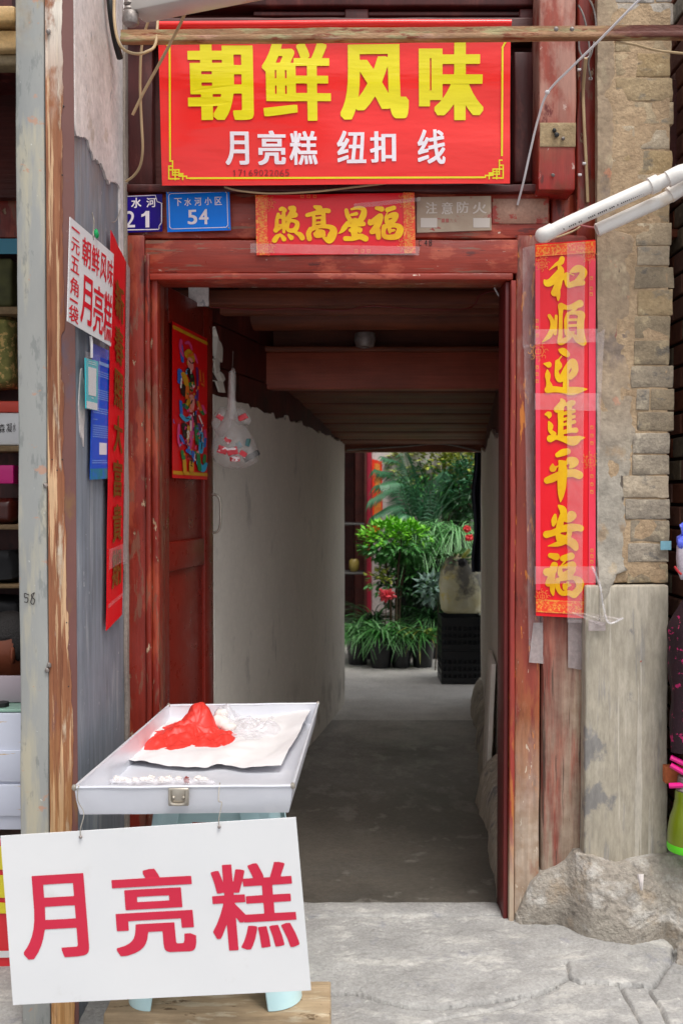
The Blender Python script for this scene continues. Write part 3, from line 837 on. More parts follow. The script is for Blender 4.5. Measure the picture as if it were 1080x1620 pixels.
mm = Matrix.Translation((RX(4.4) - 0.06, 4.35, 0.0)) @ Matrix.Rotation(R(-6), 4, 'Z') @ Matrix.Rotation(R(2.5), 4, 'Y')
mk('board', [mm @ v for v in vs], fs, m_plaster_int, lb, smooth=True)

# ceiling: boards, beams, sloping soffit, pieces one by one
cl = thing('ceiling', None, 'x', (0.1, 5, 2.1)); del cl['label']; del cl['category']; cl['kind'] = 'structure'
for i in range(9):
    y0 = 3.34 + i * 0.15
    box('board', -0.9, 1.2, y0 + 0.002, y0 + 0.146, 2.225 + 0.006 * (i % 2), 2.25, m_ceil, cl, seg=0.5, r=0.002, amp=0.002)
def beampx(name, py0, py1, Y, dep, m, **k):
    a = P(340, py0, Y).z; b = P(340, py1, Y).z
    return box(name, -0.9, 1.2, Y, Y + dep, b, a, m, cl, seg=0.12, r=0.006, amp=0.003, **k)
beampx('beam', 458, 482, 3.75, 0.08, m_ceil)
beampx('beam', 480, 497, 4.0, 0.06, m_ceil)
g = catmull([Vector((-0.9, 4.42, 2.14)), Vector((0.1, 4.42, 2.15)), Vector((1.2, 4.42, 2.14))], 16)
vs, fs = tubegeo(g, 0.062, 14); mk('purlin', vs, fs, m_ceil, cl, smooth=True)
beampx('beam', 547, 556, 4.58, 0.14, m_ceil)
beampx('beam', 557, 615, 4.60, 0.10, m_beam)
for i in range(14):      # sloping underside behind the main beam
    t0, t1 = i / 14, (i + 1) / 14
    y0, y1 = 4.72 + 1.8 * t0, 4.72 + 1.8 * t1; z0, z1 = 1.90 - 0.24 * t0, 1.90 - 0.24 * t1
    vs, fs = gbox(-0.95, 1.35, y0 + 0.002, y1 - 0.002, 0, 0.03, seg=0.5, r=0.003)
    vs = [Vector((v.x, v.y, v.z + z0 + (z1 - z0) * (v.y - y0) / (y1 - y0) + 0.005 * (i % 2))) for v in vs]
    mk('board', vs, fs, m_ceil, cl, smooth=True)
box('beam', -0.95, 1.35, 6.46, 6.58, 1.63, 1.80, m_ceil, cl, seg=0.4)
box('closing_board', -0.95, 1.35, 4.702, 4.715, 1.88, 2.355, m_ceil, cl, r=0)
box('closing_board', -0.95, 1.35, 6.581, 6.60, 1.64, 2.40, m_ceil, cl, r=0)
# building mass over and beside the passage keeps daylight out
bl = thing('house_block', 'upper storey and side rooms of the old brick and timber house around the passage', 'house', (0, 5, 2.3))
box('upper_storey', -1.6, 1.9, 3.36, 6.58, 2.36, 2.75, m_carved, bl, r=0)
box('side_room', -1.62, -1.0, 3.67, 6.58, -0.04, 2.358, m_carved, bl, r=0)
box('side_room', -0.998, -0.60, 5.2, 6.40, -0.04, 2.30, m_carved, bl, r=0)
box('side_room', 1.36, 1.9, 3.62, 6.58, -0.04, 2.358, m_carved, bl, r=0)
box('end_wall', -0.99, 0.0, 6.45, 6.60, -0.04, 2.358, m_plaster_int, bl, r=0)

# ceiling lamp socket and wires
sk = thing('lamp_socket', 'round grey ceiling lamp socket between the dark ceiling beams', 'lamp', P(577, 535, 4.5))
c = P(577, 545, 4.5)
lathe('base', [(0.018, 0.03), (0.045, 0.03), (0.05, 0.0), (0.04, -0.03), (0.02, -0.035), (0.018, -0.012)], (c.x, c.y, c.z + 0.02), m_greyplast, sk)
rwr = tube('red_wire', [P(335, 486, 3.72), P(400, 490, 3.72), P(470, 488, 3.71), P(540, 491, 3.72), P(590, 484, 3.72), P(660, 489, 3.72), P(730, 489, 3.72), P(750, 482, 3.72), P(760, 466, 3.70), P(790, 458, 3.68)], 0.0028, m_redwire)
tag(rwr, 'dark red wire strung along the first ceiling beam of the passage', 'wire')
w = tube('cable', [P(778, 444, 3.40), P(785, 462, 3.42), P(798, 480, 3.42), P(801, 500, 3.42), P(799, 530, 3.42), P(801, 552, 3.42)], 0.0032, m_cablew)
tag(w, 'thin white wire hanging inside the top right corner of the doorway', 'cable')
w = tube('cable', [P(770, 720, 5.6), P(785, 694, 5.2), P(800, 684, 4.8), P(812, 700, 4.6)], 0.005, m_cablew)
tag(w, 'grey wire looping across the right passage wall near the ceiling', 'cable')
w = tube('cable', [P(548, 712, 6.40), P(640, 706, 6.42), P(700, 702, 6.42), P(765, 716, 6.40)], 0.006, m_greyplast)
tag(w, 'thin cable running under the dark lintel at the far end of the passage', 'cable')

# =================================================================== DOOR FRAME
df = thing('door_frame', 'red painted wooden door frame with chipped paint on the left jamb and orange wear on the right', 'door frame', (0, 3.2, 0))
zb = -0.06
def zt_(py, Y): return P(540, py, Y).z
YF = 3.17
# left jamb
a = P(201, 378, YF); b = P(229, 378, YF); c = P(246, 440, YF)
box('jamb', a.x - 0.01, b.x, YF, 3.30, zb, zt_(372, YF), m_frame, df, seg=0.05, r=0.004, amp=0.0025, fr=5)
box('moulding', b.x + 0.001, P(236, 0, YF).x, YF - 0.010, 3.30, zb, zt_(402, YF), m_frame, df, seg=0.05, r=0.004, amp=0.001)
box('inner_jamb', P(236, 0, YF).x + 0.001, P(247, 0, YF).x, YF + 0.006, 3.30, zb, zt_(430, YF), m_frame, df, seg=0.05, r=0.004, amp=0.001)
# lintel
box('lintel', b.x, P(826, 0, YF).x, YF + 0.002, 3.30, zt_(432, YF), zt_(379, YF), m_lintel, df, seg=0.05, r=0.004, amp=0.0025)
box('moulding', P(236, 0, YF).x, P(812, 0, YF).x, YF - 0.008, 3.29, zt_(443, YF), zt_(433, YF), m_lintel, df, seg=0.05, r=0.003, amp=0.001)
# right jamb, its bead and the dark reveal
box('jamb', P(818, 0, YF).x, P(858, 0, YF).x, YF, 3.30, zb, zt_(372, YF), m_jambworn, df, seg=0.04, r=0.004, amp=0.003, fr=4)
box('bead', P(809, 0, YF).x, P(817, 0, YF).x, YF - 0.008, 3.30, zb, zt_(444, YF), m_bead, df, seg=0.04, r=0.003, amp=0.0015)
box('reveal', P(801, 0, YF).x, P(809, 0, YF).x - 0.001, YF + 0.01, 3.31, zb, zt_(444, YF), m_innerred, df, seg=0.1, r=0.003)
box('sill', P(247, 0, YF).x, P(801, 0, YF).x, 3.195, 3.30, -0.06, 0.004, m_apron, df, seg=0.03, r=0.008, amp=0.006, fr=9)

# =================================================================== OPEN DOOR LEAF
H0 = Vector((-0.598, 3.305, 0)); H1 = Vector((-0.492, 3.83, 0))
dd = (H1 - H0).normalized(); dn = Vector((dd.y, -dd.x, 0))      # dn faces the doorway
DL = (H1 - H0).length
door = thing('wooden_door', 'dark red panelled door leaf standing open into the passage with a door picture pasted on it', 'door', H0)
def dbox(name, s0, s1, t0, t1, z0, z1, m, parent=door, **k):
    vs, fs = gbox(s0, s1, t0, t1, z0, z1, **k)
    return mk(name, [H0 + dd * v.x + dn * v.y + Vector((0, 0, v.z)) for v in vs], fs, m, parent, smooth=True, sharp=50)
zt0 = 2.068
dbox('stile', 0, 0.075, -0.04, 0, 0.01, zt0, m_door, seg=0.15, r=0.004, amp=0.001)
dbox('stile', DL - 0.10, DL, -0.04, 0, 0.01, zt0, m_door, seg=0.15, r=0.004, amp=0.001)
dbox('rail', 0.076, DL - 0.101, -0.039, -0.001, zt0 - 0.12, zt0, m_door, seg=0.15, r=0.004)
dbox('rail', 0.076, DL - 0.101, -0.039, -0.001, 1.10, 1.20, m_door, seg=0.15, r=0.004)
dbox('rail', 0.076, DL - 0.101, -0.039, -0.001, 0.01, 0.16, m_door, seg=0.15, r=0.004)
dbox('panel', 0.070, DL - 0.095, -0.032, -0.012, 1.195, zt0 - 0.115, m_door, seg=0.15, r=0.002)
dbox('panel', 0.070, DL - 0.095, -0.032, -0.012, 0.155, 1.105, m_door, seg=0.15, r=0.002)
hb = H0 + dd * (DL - 0.012)
zc1, zc2 = PX(345, 785, hb.x).z, 0
z1 = P(345, 787, 3.82).z; z2 = P(345, 840, 3.82).z
tube('handle', [hb + Vector((0, 0, z1 + 0.012)), hb + dn * 0.022 + Vector((0, 0, z1 + 0.006)), hb + dn * 0.032 + Vector((0, 0, z1 - 0.02)), hb + dn * 0.032 + Vector((0, 0, z2 + 0.03)), hb + dn * 0.022 + Vector((0, 0, z2)), hb + Vector((0, 0, z2 - 0.008))], 0.005, m_steel, door)

# picture pasted on the leaf: a figure in a robe and helmet, in folk colours
pc = [(273, 508), (328, 536), (328, 759), (273, 756)]
def door_pt(px, py, off=0.0):
    d = Vector(ray(px, py)); o = Vector((0, 0, CZ)); p0 = H0 + dn * off
    t = (p0 - o).dot(dn) / d.dot(dn); return o + d * t
dq = quad(*[door_pt(x, y, 0.004) for x, y in pc])
pst = thing('door_picture', 'red folk picture of a bearded robed guardian pasted on the open door', 'picture', dq(0.5, 1))
sheet('paper', dq, mat('picture_red', '#d80a10', '#cc0810', (6, 6, 6), rough=0.35, bump=0.05), pst, th=0.0012, nu=4, nv=8, wob=0.0008)
def pm(nm, c): return mat(nm, c, rough=0.4, bump=0)
cpal = {'y': pm('picture_yellow', '#c8901a'), 'g': pm('picture_green', '#1f7a3c'), 'b': pm('picture_blue', '#2a62b8'), 'c': pm('picture_cyan', '#2c9cc4'),
        'p': pm('picture_pink', '#d4407c'), 's': pm('picture_skin', '#d9857c'), 'k': pm('picture_dark', '#27160f'), 'm': pm('picture_plum', '#5f2a6a'), 'o': pm('picture_orange', '#d8661c'), 'w': pm('picture_pale', '#d8c8c0')}
# strokes in (u*100, v*400, r) of the picture, built up coat over coat
fig = [('b', [[(22, 50, 4), (24, 70, 5), (26, 92, 4)]]), ('p', [[(22, 40, 4), (20, 60, 4), (27, 78, 3)], [(34, 42, 3), (44, 36, 4), (52, 50, 3)], [(60, 62, 4), (68, 80, 3)]]),
       ('y', [[(40, 70, 10), (46, 62, 9), (52, 74, 9), (44, 92, 7)]]), ('s', [[(47, 82, 8), (49, 100, 8)]]), ('k', [[(42, 108, 5), (50, 124, 9), (54, 142, 5)], [(44, 84, 1.6), (48, 88, 1.6)], [(52, 88, 1.6), (56, 84, 1.6)]]),
       ('w', [[(49, 108, 2), (49, 116, 2)]]), ('b', [[(18, 122, 7), (16, 150, 5)], [(20, 200, 4), (22, 230, 4)]]), ('m', [[(66, 96, 3), (68, 150, 3), (66, 190, 4)], [(72, 250, 5), (80, 280, 4)]]),
       ('y', [[(28, 128, 8), (34, 142, 7), (38, 170, 5)], [(42, 190, 5), (36, 205, 5)]]), ('k', [[(26, 160, 8), (28, 176, 8)], [(30, 262, 9), (34, 286, 8)], [(60, 220, 5), (62, 250, 5)]]),
       ('g', [[(46, 146, 5), (48, 160, 6)], [(30, 208, 6), (44, 216, 5)], [(78, 208, 6), (84, 216, 5)], [(64, 258, 6), (66, 300, 5)]]),
       ('o', [[(38, 158, 5), (36, 186, 5)], [(68, 190, 5), (76, 206, 5)]]), ('s', [[(50, 180, 7), (52, 196, 6), (48, 214, 7)]]), ('p', [[(46, 232, 6), (50, 256, 7), (48, 292, 5), (44, 322, 4)], [(82, 196, 4), (90, 212, 4)], [(14, 262, 3), (12, 300, 3), (16, 318, 2)], [(88, 262, 3), (92, 290, 3)]]),
       ('c', [[(20, 236, 5), (32, 244, 6), (44, 236, 4)], [(76, 272, 7), (78, 300, 8), (76, 322, 7)], [(68, 354, 6), (82, 372, 8), (92, 356, 5)]]),
       ('b', [[(18, 290, 4), (26, 306, 4)], [(38, 326, 6), (52, 330, 6), (56, 346, 4)], [(90, 286, 4), (88, 306, 4)]]), ('y', [[(40, 262, 4), (38, 300, 4)], [(28, 352, 5), (30, 384, 5)], [(48, 358, 7), (48, 376, 7)]]),
       ('g', [[(68, 330, 5), (72, 372, 6)], [(22, 330, 4), (26, 346, 5)], [(88, 334, 5), (86, 350, 5)]]), ('w', [[(46, 246, 2.5), (46, 270, 2)], [(70, 226, 2.5), (82, 250, 2)], [(20, 140, 2), (18, 164, 2)]]),
       ('k', [[(76, 276, 2), (74, 296, 2)], [(79, 300, 1.6), (77, 316, 1.6)], [(46, 364, 1.5), (50, 366, 1.5)], [(32, 240, 1.5), (40, 240, 1.5)], [(50, 188, 1.5), (46, 198, 1.5)]]),
       ('o', [[(72, 100, 2), (74, 128, 2)], [(82, 104, 2), (84, 128, 2)], [(78, 136, 3), (84, 138, 3)], [(40, 72, 3), (52, 64, 3)]])]
for i, (c_, sts) in enumerate(fig):
    g = G()
    for s_ in sts:
        vs, fs = brush([s_], h=1.2)
        g.add([dq(x / 100, y / 400, 0.0016 + 0.00025 * i) for x, y in vs], fs)
    g.out('printed_figure', cpal[c_], pst, kind='stuff')
rf = random.Random(8)
for cc_ in list(cpal):
    g = G()
    for _ in range(7):      # small patches of ornament over the robe
        y_ = rf.uniform(120, 350); x_ = 50 + rf.gauss(0, 15) * (0.6 + (y_ - 100) / 350); a_ = rf.uniform(0, 6.28); l_ = rf.uniform(2, 9)
        vs, fs = brush([[(x_, y_, rf.uniform(.8, 2.4)), (x_ + l_ * math.cos(a_) * .5, y_ + l_ * math.sin(a_), rf.uniform(.8, 2.2)), (x_ + l_ * math.cos(a_ + .8) * .8, y_ + 2 * l_ * math.sin(a_ + .8), rf.uniform(.5, 1.5))]], h=0.9)
        g.add([dq(x / 100, y / 400, 0.0060 + 0.00003 * _) for x, y in vs], fs)
    g.out('printed_ornament', cpal[cc_], pst, kind='stuff')
g = G()
for v_ in (0.035, 0.965): line_uv(g, dq, [(0.02, v_), (0.98, v_)], 0.012, 0.0016)
g.out('border', cpal['y'], pst, kind='stuff')

# =================================================================== HEAD BEAM AND UPPER WOODWORK
hbm = thing('head_beam', 'dark red horizontal beam above the door carrying the number plates', 'beam', (0, 3.2, 2.1))
box('beam', P(195, 0, 3.19).x, P(870, 0, 3.19).x, 3.19, 3.34, zt_(377, 3.19), zt_(306, 3.19), m_lintel, hbm, seg=0.05, r=0.005, amp=0.003)
box('ledge', P(195, 0, 3.17).x, P(905, 0, 3.17).x, 3.165, 3.34, zt_(304, 3.17), zt_(292, 3.17), m_darkred, hbm, seg=0.05, r=0.004, amp=0.004)
up = thing('upper_woodwork', 'dark carved wooden panelling above the door, mostly behind the red banner', 'panelling', (0, 3.3, 2.4))
zt2 = zt_(-40, 3.3)
box('back_board', P(195, 0, 3.32).x, P(955, 0, 3.32).x, 3.32, 3.35, zt_(290, 3.3), zt2, m_carved, up, r=0)
box('upright', P(813, 0, 3.25).x, P(847, 0, 3.25).x, 3.24, 3.319, zt_(291, 3.25), zt_(84, 3.25), m_darkred, up, seg=0.06, r=0.005, amp=0.003)
box('upright', P(200, 0, 3.25).x, P(240, 0, 3.25).x, 3.26, 3.319, zt_(291, 3.25), zt2, m_darkred, up, seg=0.06, r=0.005, amp=0.003)
box('rail', P(195, 0, 3.25).x, P(850, 0, 3.25).x, 3.23, 3.318, zt_(62, 3.25), zt_(32, 3.25), m_carved, up, seg=0.06, r=0.005, amp=0.002)
box('rail', P(195, 0, 3.25).x, P(850, 0, 3.25).x, 3.25, 3.318, zt_(9, 3.25), zt2, m_darkred, up, seg=0.06, r=0.006, amp=0.002)
box('moulding', P(400, 0, 3.25).x, P(850, 0, 3.25).x, 3.27, 3.318, zt_(20, 3.25), zt_(13, 3.25), m_darkred, up, seg=0.06, r=0.003)
box('stile', P(545, 0, 3.25).x, P(583, 0, 3.25).x, 3.262, 3.3185, zt_(31, 3.25), zt_(10, 3.25), m_darkred, up, seg=0.06, r=0.005)
box('stile', P(822, 0, 3.25).x, P(852, 0, 3.25).x, 3.262, 3.3185, zt_(31, 3.25), zt_(10, 3.25), m_darkred, up, seg=0.06, r=0.005)

upst = thing('bracket_post', 'faded red square post with a bare nail-scarred patch, above the door beam', 'post', (0.72, 3.12, 2.3))
box('post', P(853, 0, 3.12).x, P(911, 0, 3.12).x, 3.12, 3.24, zt_(301, 3.12), zt_(-60, 3.12), m_upperpost, upst, seg=0.04, r=0.006, amp=0.003)
boxpx('worn_patch', 854, 910, 194, 232, 3.1175, 0.004, mat('bare_wood_patch', '#b29b78', '#9a8260', (20, 20, 20), [dict(c='#3a2a1e', s=(26, 26, 26), t=0.60, w=0.03, relief=-1.0)], rough=0.9, bump=0.8), upst, seg=0.01, r=0.001, amp=0.0012)
for (x, y, r_) in [(876, 206, 0.007), (880, 213, 0.008), (890, 219, 0.006), (874, 277, 0.006)]:
    c = P(x, y, 3.112); vs, fs = ico(c, (r_, 0.005, r_), 2, 0.3, 3, x); mk('nail', vs, fs, m_cabledark if y > 200 and y < 215 else m_greyplast, upst, smooth=True)
cst = thing('side_post', 'narrow dark red post with a cable clipped down it, beside the brick pillar', 'post', (0.8, 3.2, 1.8))
box('post', P(913, 0, 3.18).x, P(946, 0, 3.18).x, 3.18, 3.34, zt_(384, 3.18), zt_(-60, 3.18), m_frame, cst, seg=0.04, r=0.006, amp=0.005, fr=4)
box('post_inner', P(872, 0, 3.22).x, P(912, 0, 3.22).x, 3.22, 3.34, zt_(384, 3.2), zt_(304, 3.2), m_frame, cst, seg=0.04, r=0.006, amp=0.004)

# lower weathered post beside the jamb
lp = thing('weathered_post', 'weathered red and grey timber post beside the right door jamb, rising from the rubble', 'post', (0.7, 3.2, 0.05))
vs, fs = gbox(P(861, 0, 3.17).x, P(931, 0, 3.17).x, 3.165, 3.34, -0.05, zt_(372, 3.17), seg=0.03, r=0.012, amp=0.005, fr=3)
for v in vs:   # vertical furrows of split grain
    v.y += 0.006 * noise.noise(Vector((v.x * 60, 0, v.z * 1.2))) + 0.004 * noise.noise(Vector((v.x * 140, 3, v.z * 2)))
mk('post', vs, fs, m_post, lp, smooth=True, sharp=70)

# =================================================================== BRICK PILLAR
bp_ = thing('brick_pillar', 'right hand pillar of grey bricks with crumbling render above a smooth cement plinth', 'pillar', (0.95, 3.15, 0))
YB = 3.13
xr = P(1063, 0, YB).x; xl = P(944, 0, YB).x
box('mortar_core', xl + 0.01, xr - 0.004, YB + 0.0025, 3.60, zt_(922, YB), zt_(-60, YB), m_mortar, bp_, seg=0.03, r=0.004, amp=0.004, fr=14)
rows = [-32, 4, 40, 82, 122, 160, 198, 237, 276, 314, 352, 389, 421, 458, 499, 538, 578, 614, 650, 683, 718, 752, 788, 822, 858, 891, 923]
rng = random.Random(5)
bricks_mesh = {}
def brick(px0, px1, py0, py1, m, pro=0.0):
    a = P(px0, py0, YB); b = P(px1, py1, YB); w = b.x - a.x; h = a.z - b.z
    g_ = 0.0022
    s = rng.random() * 50
    vs, fs = gbox(-w / 2 + g_, w / 2 - g_, 0, 0.16, -h / 2 + g_, h / 2 - g_, seg=0.020, r=0.003, amp=0.0028, fr=24, seed=s)
    cx, cz = (a.x + b.x) / 2, (a.z + b.z) / 2
    return mk('brick', [Vector((v.x + cx, v.y + YB - pro, v.z + cz)) for v in vs], fs, m, bp_, smooth=True, sharp=50)
for i in range(len(rows) - 1):
    y0, y1 = rows[i], rows[i + 1]
    R_ = 1064 + rng.uniform(-5, 3)
    if y1 > 700: R_ = 1058 + rng.uniform(-4, 3)
    L_ = 972 if y1 < 360 else (1002 if y1 < 760 else 990) + rng.uniform(-7, 5)
    m_ = m_brickwhite if y1 < 45 else (m_brickdirty if y1 < 400 or rng.random() < 0.3 else m_brick)
    if 750 < y0 < 760: m_ = m_brickdirty
    cuts = []
    if y1 < 400 and i % 3 == 0: cuts = [L_ + (R_ - L_) * (0.45 if i % 2 else 0.66) + rng.uniform(-6, 6)]
    if y1 < 360 and i % 4 == 2: cuts = [L_ + 30 + rng.uniform(-4, 9)]
    if i == 17: cuts = [L_ + 22]
    xs_ = [L_] + sorted(cuts) + [R_]
    for a, b in zip(xs_[:-1], xs_[1:]):
        if b - a > 8: brick(a, b, y0 + rng.uniform(-1, 1), y1 + rng.uniform(-1, 1), m_, rng.uniform(-0.0015, 0.002) - (0.002 if y1 < 400 else 0))
# render skin left of the bricks: an uneven coat with a torn right edge
def skin():
    vs, fs = [], []; ny = 150; nx = 12
    for s in (0, 1):
        for j in range(ny + 1):
            py = -60 + (985 + 60) * j / ny
            er = (978 if py < 370 else 1000) + 9 * noise.noise(Vector((py * 0.03, 1, 0))) + 5 * noise.noise(Vector((py * 0.12, 2, 0)))
            if py < 360: er = 972 + 10 * noise.noise(Vector((py * 0.05, 1, 0)))
            if py > 760: er = 990 + 8 * noise.noise(Vector((py * 0.05, 1, 0)))
            if py > 905: er = 975 - (py - 905) * 0.45 + 10 * noise.noise(Vector((py * 0.06, 5, 0)))
            for i in range(nx + 1):
                px = 944 + (er - 944) * i / nx
                p = P(px, py, YB)
                d = 0.006 * noise.fractal(Vector((p.x * 18, p.z * 14, 3)), 0.8, 2.0, 4)
                bl_ = 0.024 * max(0, min(1, (py - 880) / 40))
                vs.append(Vector((p.x, YB - 0.002 - bl_ + (0.03 if s else -d + 0.006 * (i / nx) ** 4), p.z)))
    W = nx + 1; N_ = W * (ny + 1)
    for j in range(ny):
        for i in range(nx): a = j * W + i; fs.append((a, a + 1, a + W + 1, a + W)); fs.append((N_ + a, N_ + a + W, N_ + a + W + 1, N_ + a + 1))
        for i in (0, nx): a = j * W + i; fs.append((a, a + W, N_ + a + W, N_ + a))
    for i in range(nx):
        for j in (0, ny): a = j * W + i; fs.append((a, N_ + a, N_ + a + 1, a + 1))
    return mk('render_coat', vs, fs, m_cementskin, bp_, smooth=True, sharp=60)
skin()
vs, fs = gbox(P(932, 0, 3.10).x, P(1065, 0, 3.10).x, 3.108, 3.50, -0.05, zt_(926, 3.108), seg=0.03, r=0.006, amp=0.003, fr=4)
for v in vs: v.y += 0.003 * noise.noise(Vector((v.x * 30, 0, v.z * 2)))
mk('plinth', vs, fs, m_plinth, bp_, smooth=True, sharp=70)

# neighbour's brick side wall beyond the pillar
nw = thing('brick_wall', 'red-brown brick side wall in shade beyond the right edge of the pillar', 'wall', (1.14, 3.3, 0))
XW = 1.12
box('mortar', XW + 0.012, 1.35, 2.98, 3.62, -0.04, 3.9, m_darkmortar, nw, r=0)
me0 = None
for r_ in range(49):
    for k in range(4):
        y0 = 2.96 + k * 0.17 + (0.085 if r_ % 2 else 0); y1 = min(y0 + 0.162, 3.62)
        if y1 - y0 < 0.03: continue
        z0 = 0.02 + r_ * 0.077
        vs, fs = gbox(XW, XW + 0.1, y0, y1, z0 + 0.006, z0 + 0.071, seg=0.2, r=0.004)
        mk('brick', vs, fs, m_redbrick if (r_ + k) % 5 else m_brick, nw)
box('return_wall', 1.06, 1.40, 3.64, 3.70, -0.04, 3.9, m_darkmortar, nw, r=0)

# =================================================================== RUBBLE MOUND at the pillar foot
def mound():
    tops = [(805, 1449), (818, 1447), (828, 1424), (840, 1398), (856, 1382), (880, 1372), (911, 1350), (940, 1356), (976, 1368), (1008, 1358), (1061, 1353), (1110, 1352), (1200, 1352)]
    bots = [(805, 1449), (820, 1449), (845, 1454), (880, 1466), (928, 1486), (964, 1493), (998, 1498), (1049, 1486), (1080, 1500), (1200, 1520)]
    def ip(l, x):
        for a, b in zip(l[:-1], l[1:]):
            if a[0] <= x <= b[0]: return a[1] + (b[1] - a[1]) * (x - a[0]) / (b[0] - a[0])
        return l[-1][1]
    NX, NT = 230, 90; vs, fs = [], []
    for i in range(NX + 1):
        px = 816 + (1190 - 816) * i / NX
        tb, bb = ip(tops, px), ip(bots, px)
        pb = PZ(px, bb, -0.012); yt = 3.150 if px < 895 else (3.150 - 0.062 * min(1, (px - 895) / 38))
        pb.y = min(pb.y, yt - 0.012)
        pt = P(px, tb, yt)
        for j in range(NT + 1):
            t = j / NT
            if t < 0.8:
                s = t / 0.8; p = pb.lerp(pt, s); hgt = (pt.z - pb.z)
                bul = math.sin(math.pi * s) * 0.10 * hgt
                p += Vector((0, -bul, bul * 0.55))
            else:
                s = (t - 0.8) / 0.2; p = pt + Vector((0, 0.22 * s, 0.0))
            fade = min(1, t * 6) * (min(1, max(0, (px - 822)) / 60)) * (1 if t < .8 else 0.45)
            q = Vector((p.x * 13, p.y * 13, p.z * 15))
            d = noise.ridged_multi_fractal(q, 0.9, 2.1, 5, 1.0, 2.0) * 0.008 - 0.010
            vv = noise.voronoi(Vector((p.x * 15, p.y * 10, p.z * 18)))[0]; d += (vv[1] - vv[0]) * 0.016 + noise.noise(q * 0.35) * 0.014 + noise.fractal(q * 2.2, 0.6, 2.0, 4) * 0.005
            p += Vector((0, -0.75, 0.65)) * d * fade * (0.25 + 0.5 * min(1, max(0, (px - 900) / 120)))
            if j == 0: p.z = -0.035
            vs.append(p)
    W = NT + 1
    for i in range(NX):
        for j in range(NT): a = i * W + j; fs.append((a, a + 1, a + W + 1, a + W))
    ring = [j for j in range(W)] + [i * W + NT for i in range(1, NX + 1)] + [NX * W + j for j in range(NT - 1, -1, -1)] + [i * W for i in range(NX - 1, 0, -1)]
    k = len(vs); vs += [Vector((vs[i].x, min(3.3, vs[i].y + 0.01), -0.055)) for i in ring]
    n = len(ring); fs += [(ring[i], k + i, k + (i + 1) % n, ring[(i + 1) % n]) for i in range(n)]
    o = mk('rubble_mound', vs, fs, m_rockcem, smooth=True, sharp=70)
    tag(o, 'rough lump of cement and rubble at the foot of the right pillar', 'rubble')
mound()
# small stone at the far right of the pavement
c = PZ(1098, 1530, -0.03); vs, fs = ico(c + Vector((0.03, 0.02, 0.01)), (0.075, 0.07, 0.05), 4, 0.5, 2.0, 5)
tag(mk('stone', vs, fs, m_rockcem, smooth=True), 'grey stone lump on the pavement at the right edge', 'stone')
c = P(1011, 1392, 3.01); tb_ = thing('plaster_drip', 'small white drip of plaster on the rubble mound', 'drip', c)
tube('drip', [c + Vector((0, -0.006, 0.02)), c + Vector((0, -0.014, 0.0)), c + Vector((0.001, -0.014, -0.025))], lambda t: 0.011 - 0.007 * t, m_plaster, tb_)

# =================================================================== LEFT PILLAR AND SIDE PANEL
YP = 2.57
XS_ = -0.688
pl = thing('timber_pillar', 'left hand pillar of a grey metal strip beside peeled brown boards', 'pillar', (-0.77, 2.6, -0.05))
zT = zt_(-60, YP)
xa, xb, xc, xd = [P(x, 810, YP).x for x in (25, 76, 112, 121)]
box('grey_strip', P(25, 0, YP).x + 0.0, xb - 0.002, YP - 0.004, 2.76, -0.055, zT, m_grey, pl, seg=0.05, r=0.004, amp=0.002, fr=3)
box('backing', xa + 0.004, XS_ - 0.022, YP + 0.195, 2.80, -0.055, zT, m_brown, pl, r=0)
# brown board with its paint, and the stripped wood showing on the left of it with a wandering edge
box('brown_board', xb + 0.0005, xd, YP + 0.0012, 2.5745, -0.055, zT, m_brown, pl, seg=0.05, r=0.003, amp=0.0006)
def stripped():
    vs, fs = [], []; n = 220
    z0, z1 = -0.055, zT
    for s in (0, 1):
        for j in range(n + 1):
            z = z0 + (z1 - z0) * j / n; py = 810 - (z - CZ) * FPX / YP
            w = 26 + 5 * noise.noise(Vector((z * 3, 0, 0))) + 3 * noise.noise(Vector((z * 14, 2, 0))) + 1.5 * noise.noise(Vector((z * 50, 2, 0)))
            if py > 1000: w += 3 + 8 * max(0, min(1, (py - 1000) / 160))
            if 560 < py < 640: w -= 4
            for i in range(4):
                x = xb + 0.001 + (w / FPX * YP) * i / 3
                x = min(x, xd - 0.002)
                vs.append(Vector((x, YP + (0.001 if s else -0.0009), z)))
    W = 4; N_ = W * (n + 1)
    for j in range(n):
        for i in range(3): a = j * W + i; fs.append((a, a + 1, a + W + 1, a + W)); fs.append((N_ + a, N_ + a + W, N_ + a + W + 1, N_ + a + 1))
        for i in (0, 3): a = j * W + i; fs.append((a, a + W, N_ + a + W, N_ + a))
    mk('stripped_wood', vs, fs, m_peel, pl, sharp=60)
stripped()
for (x, y) in [(72, 768), (77, 50), (78, 1052), (75, 1060)]:
    c = P(x, y, YP - 0.006); vs, fs = ico(c, (0.006, 0.006, 0.007), 2, 0.4, 3, x); mk('nail', vs, fs, m_greyplast if y < 60 or y > 700 else m_cabledark, pl, smooth=True)
for (x, y) in [(83, 727), (99, 727), (91, 744), (106, 985), (109, 1086), (101, 168), (99, 277)]:
    c = P(x, y, YP - 0.0005); vs, fs = ico(c, (0.0022, 0.002, 0.0025), 1); mk('nail_hole', vs, fs, m_cabledark, pl, smooth=True)
# handwritten 50
g = G(); q = pxquad([(36, 934), (58, 934), (58, 958), (36, 958)], YP - 0.0085)
for st in [[(45, 30, 3), (15, 20, 3), (18, 48, 3), (38, 50, 3), (36, 78, 3), (14, 76, 3)], [(85, 15, 3), (64, 30, 3), (70, 48, 3), (88, 62, 3), (78, 92, 3), (60, 80, 3), (66, 52, 3), (86, 18, 3)]]:
    vs, fs = brush([st], h=3); g.add([q(x / 100, y / 100, 0) for x, y in vs], fs)
g.out('handwriting', m_pen, pl, kind='stuff')

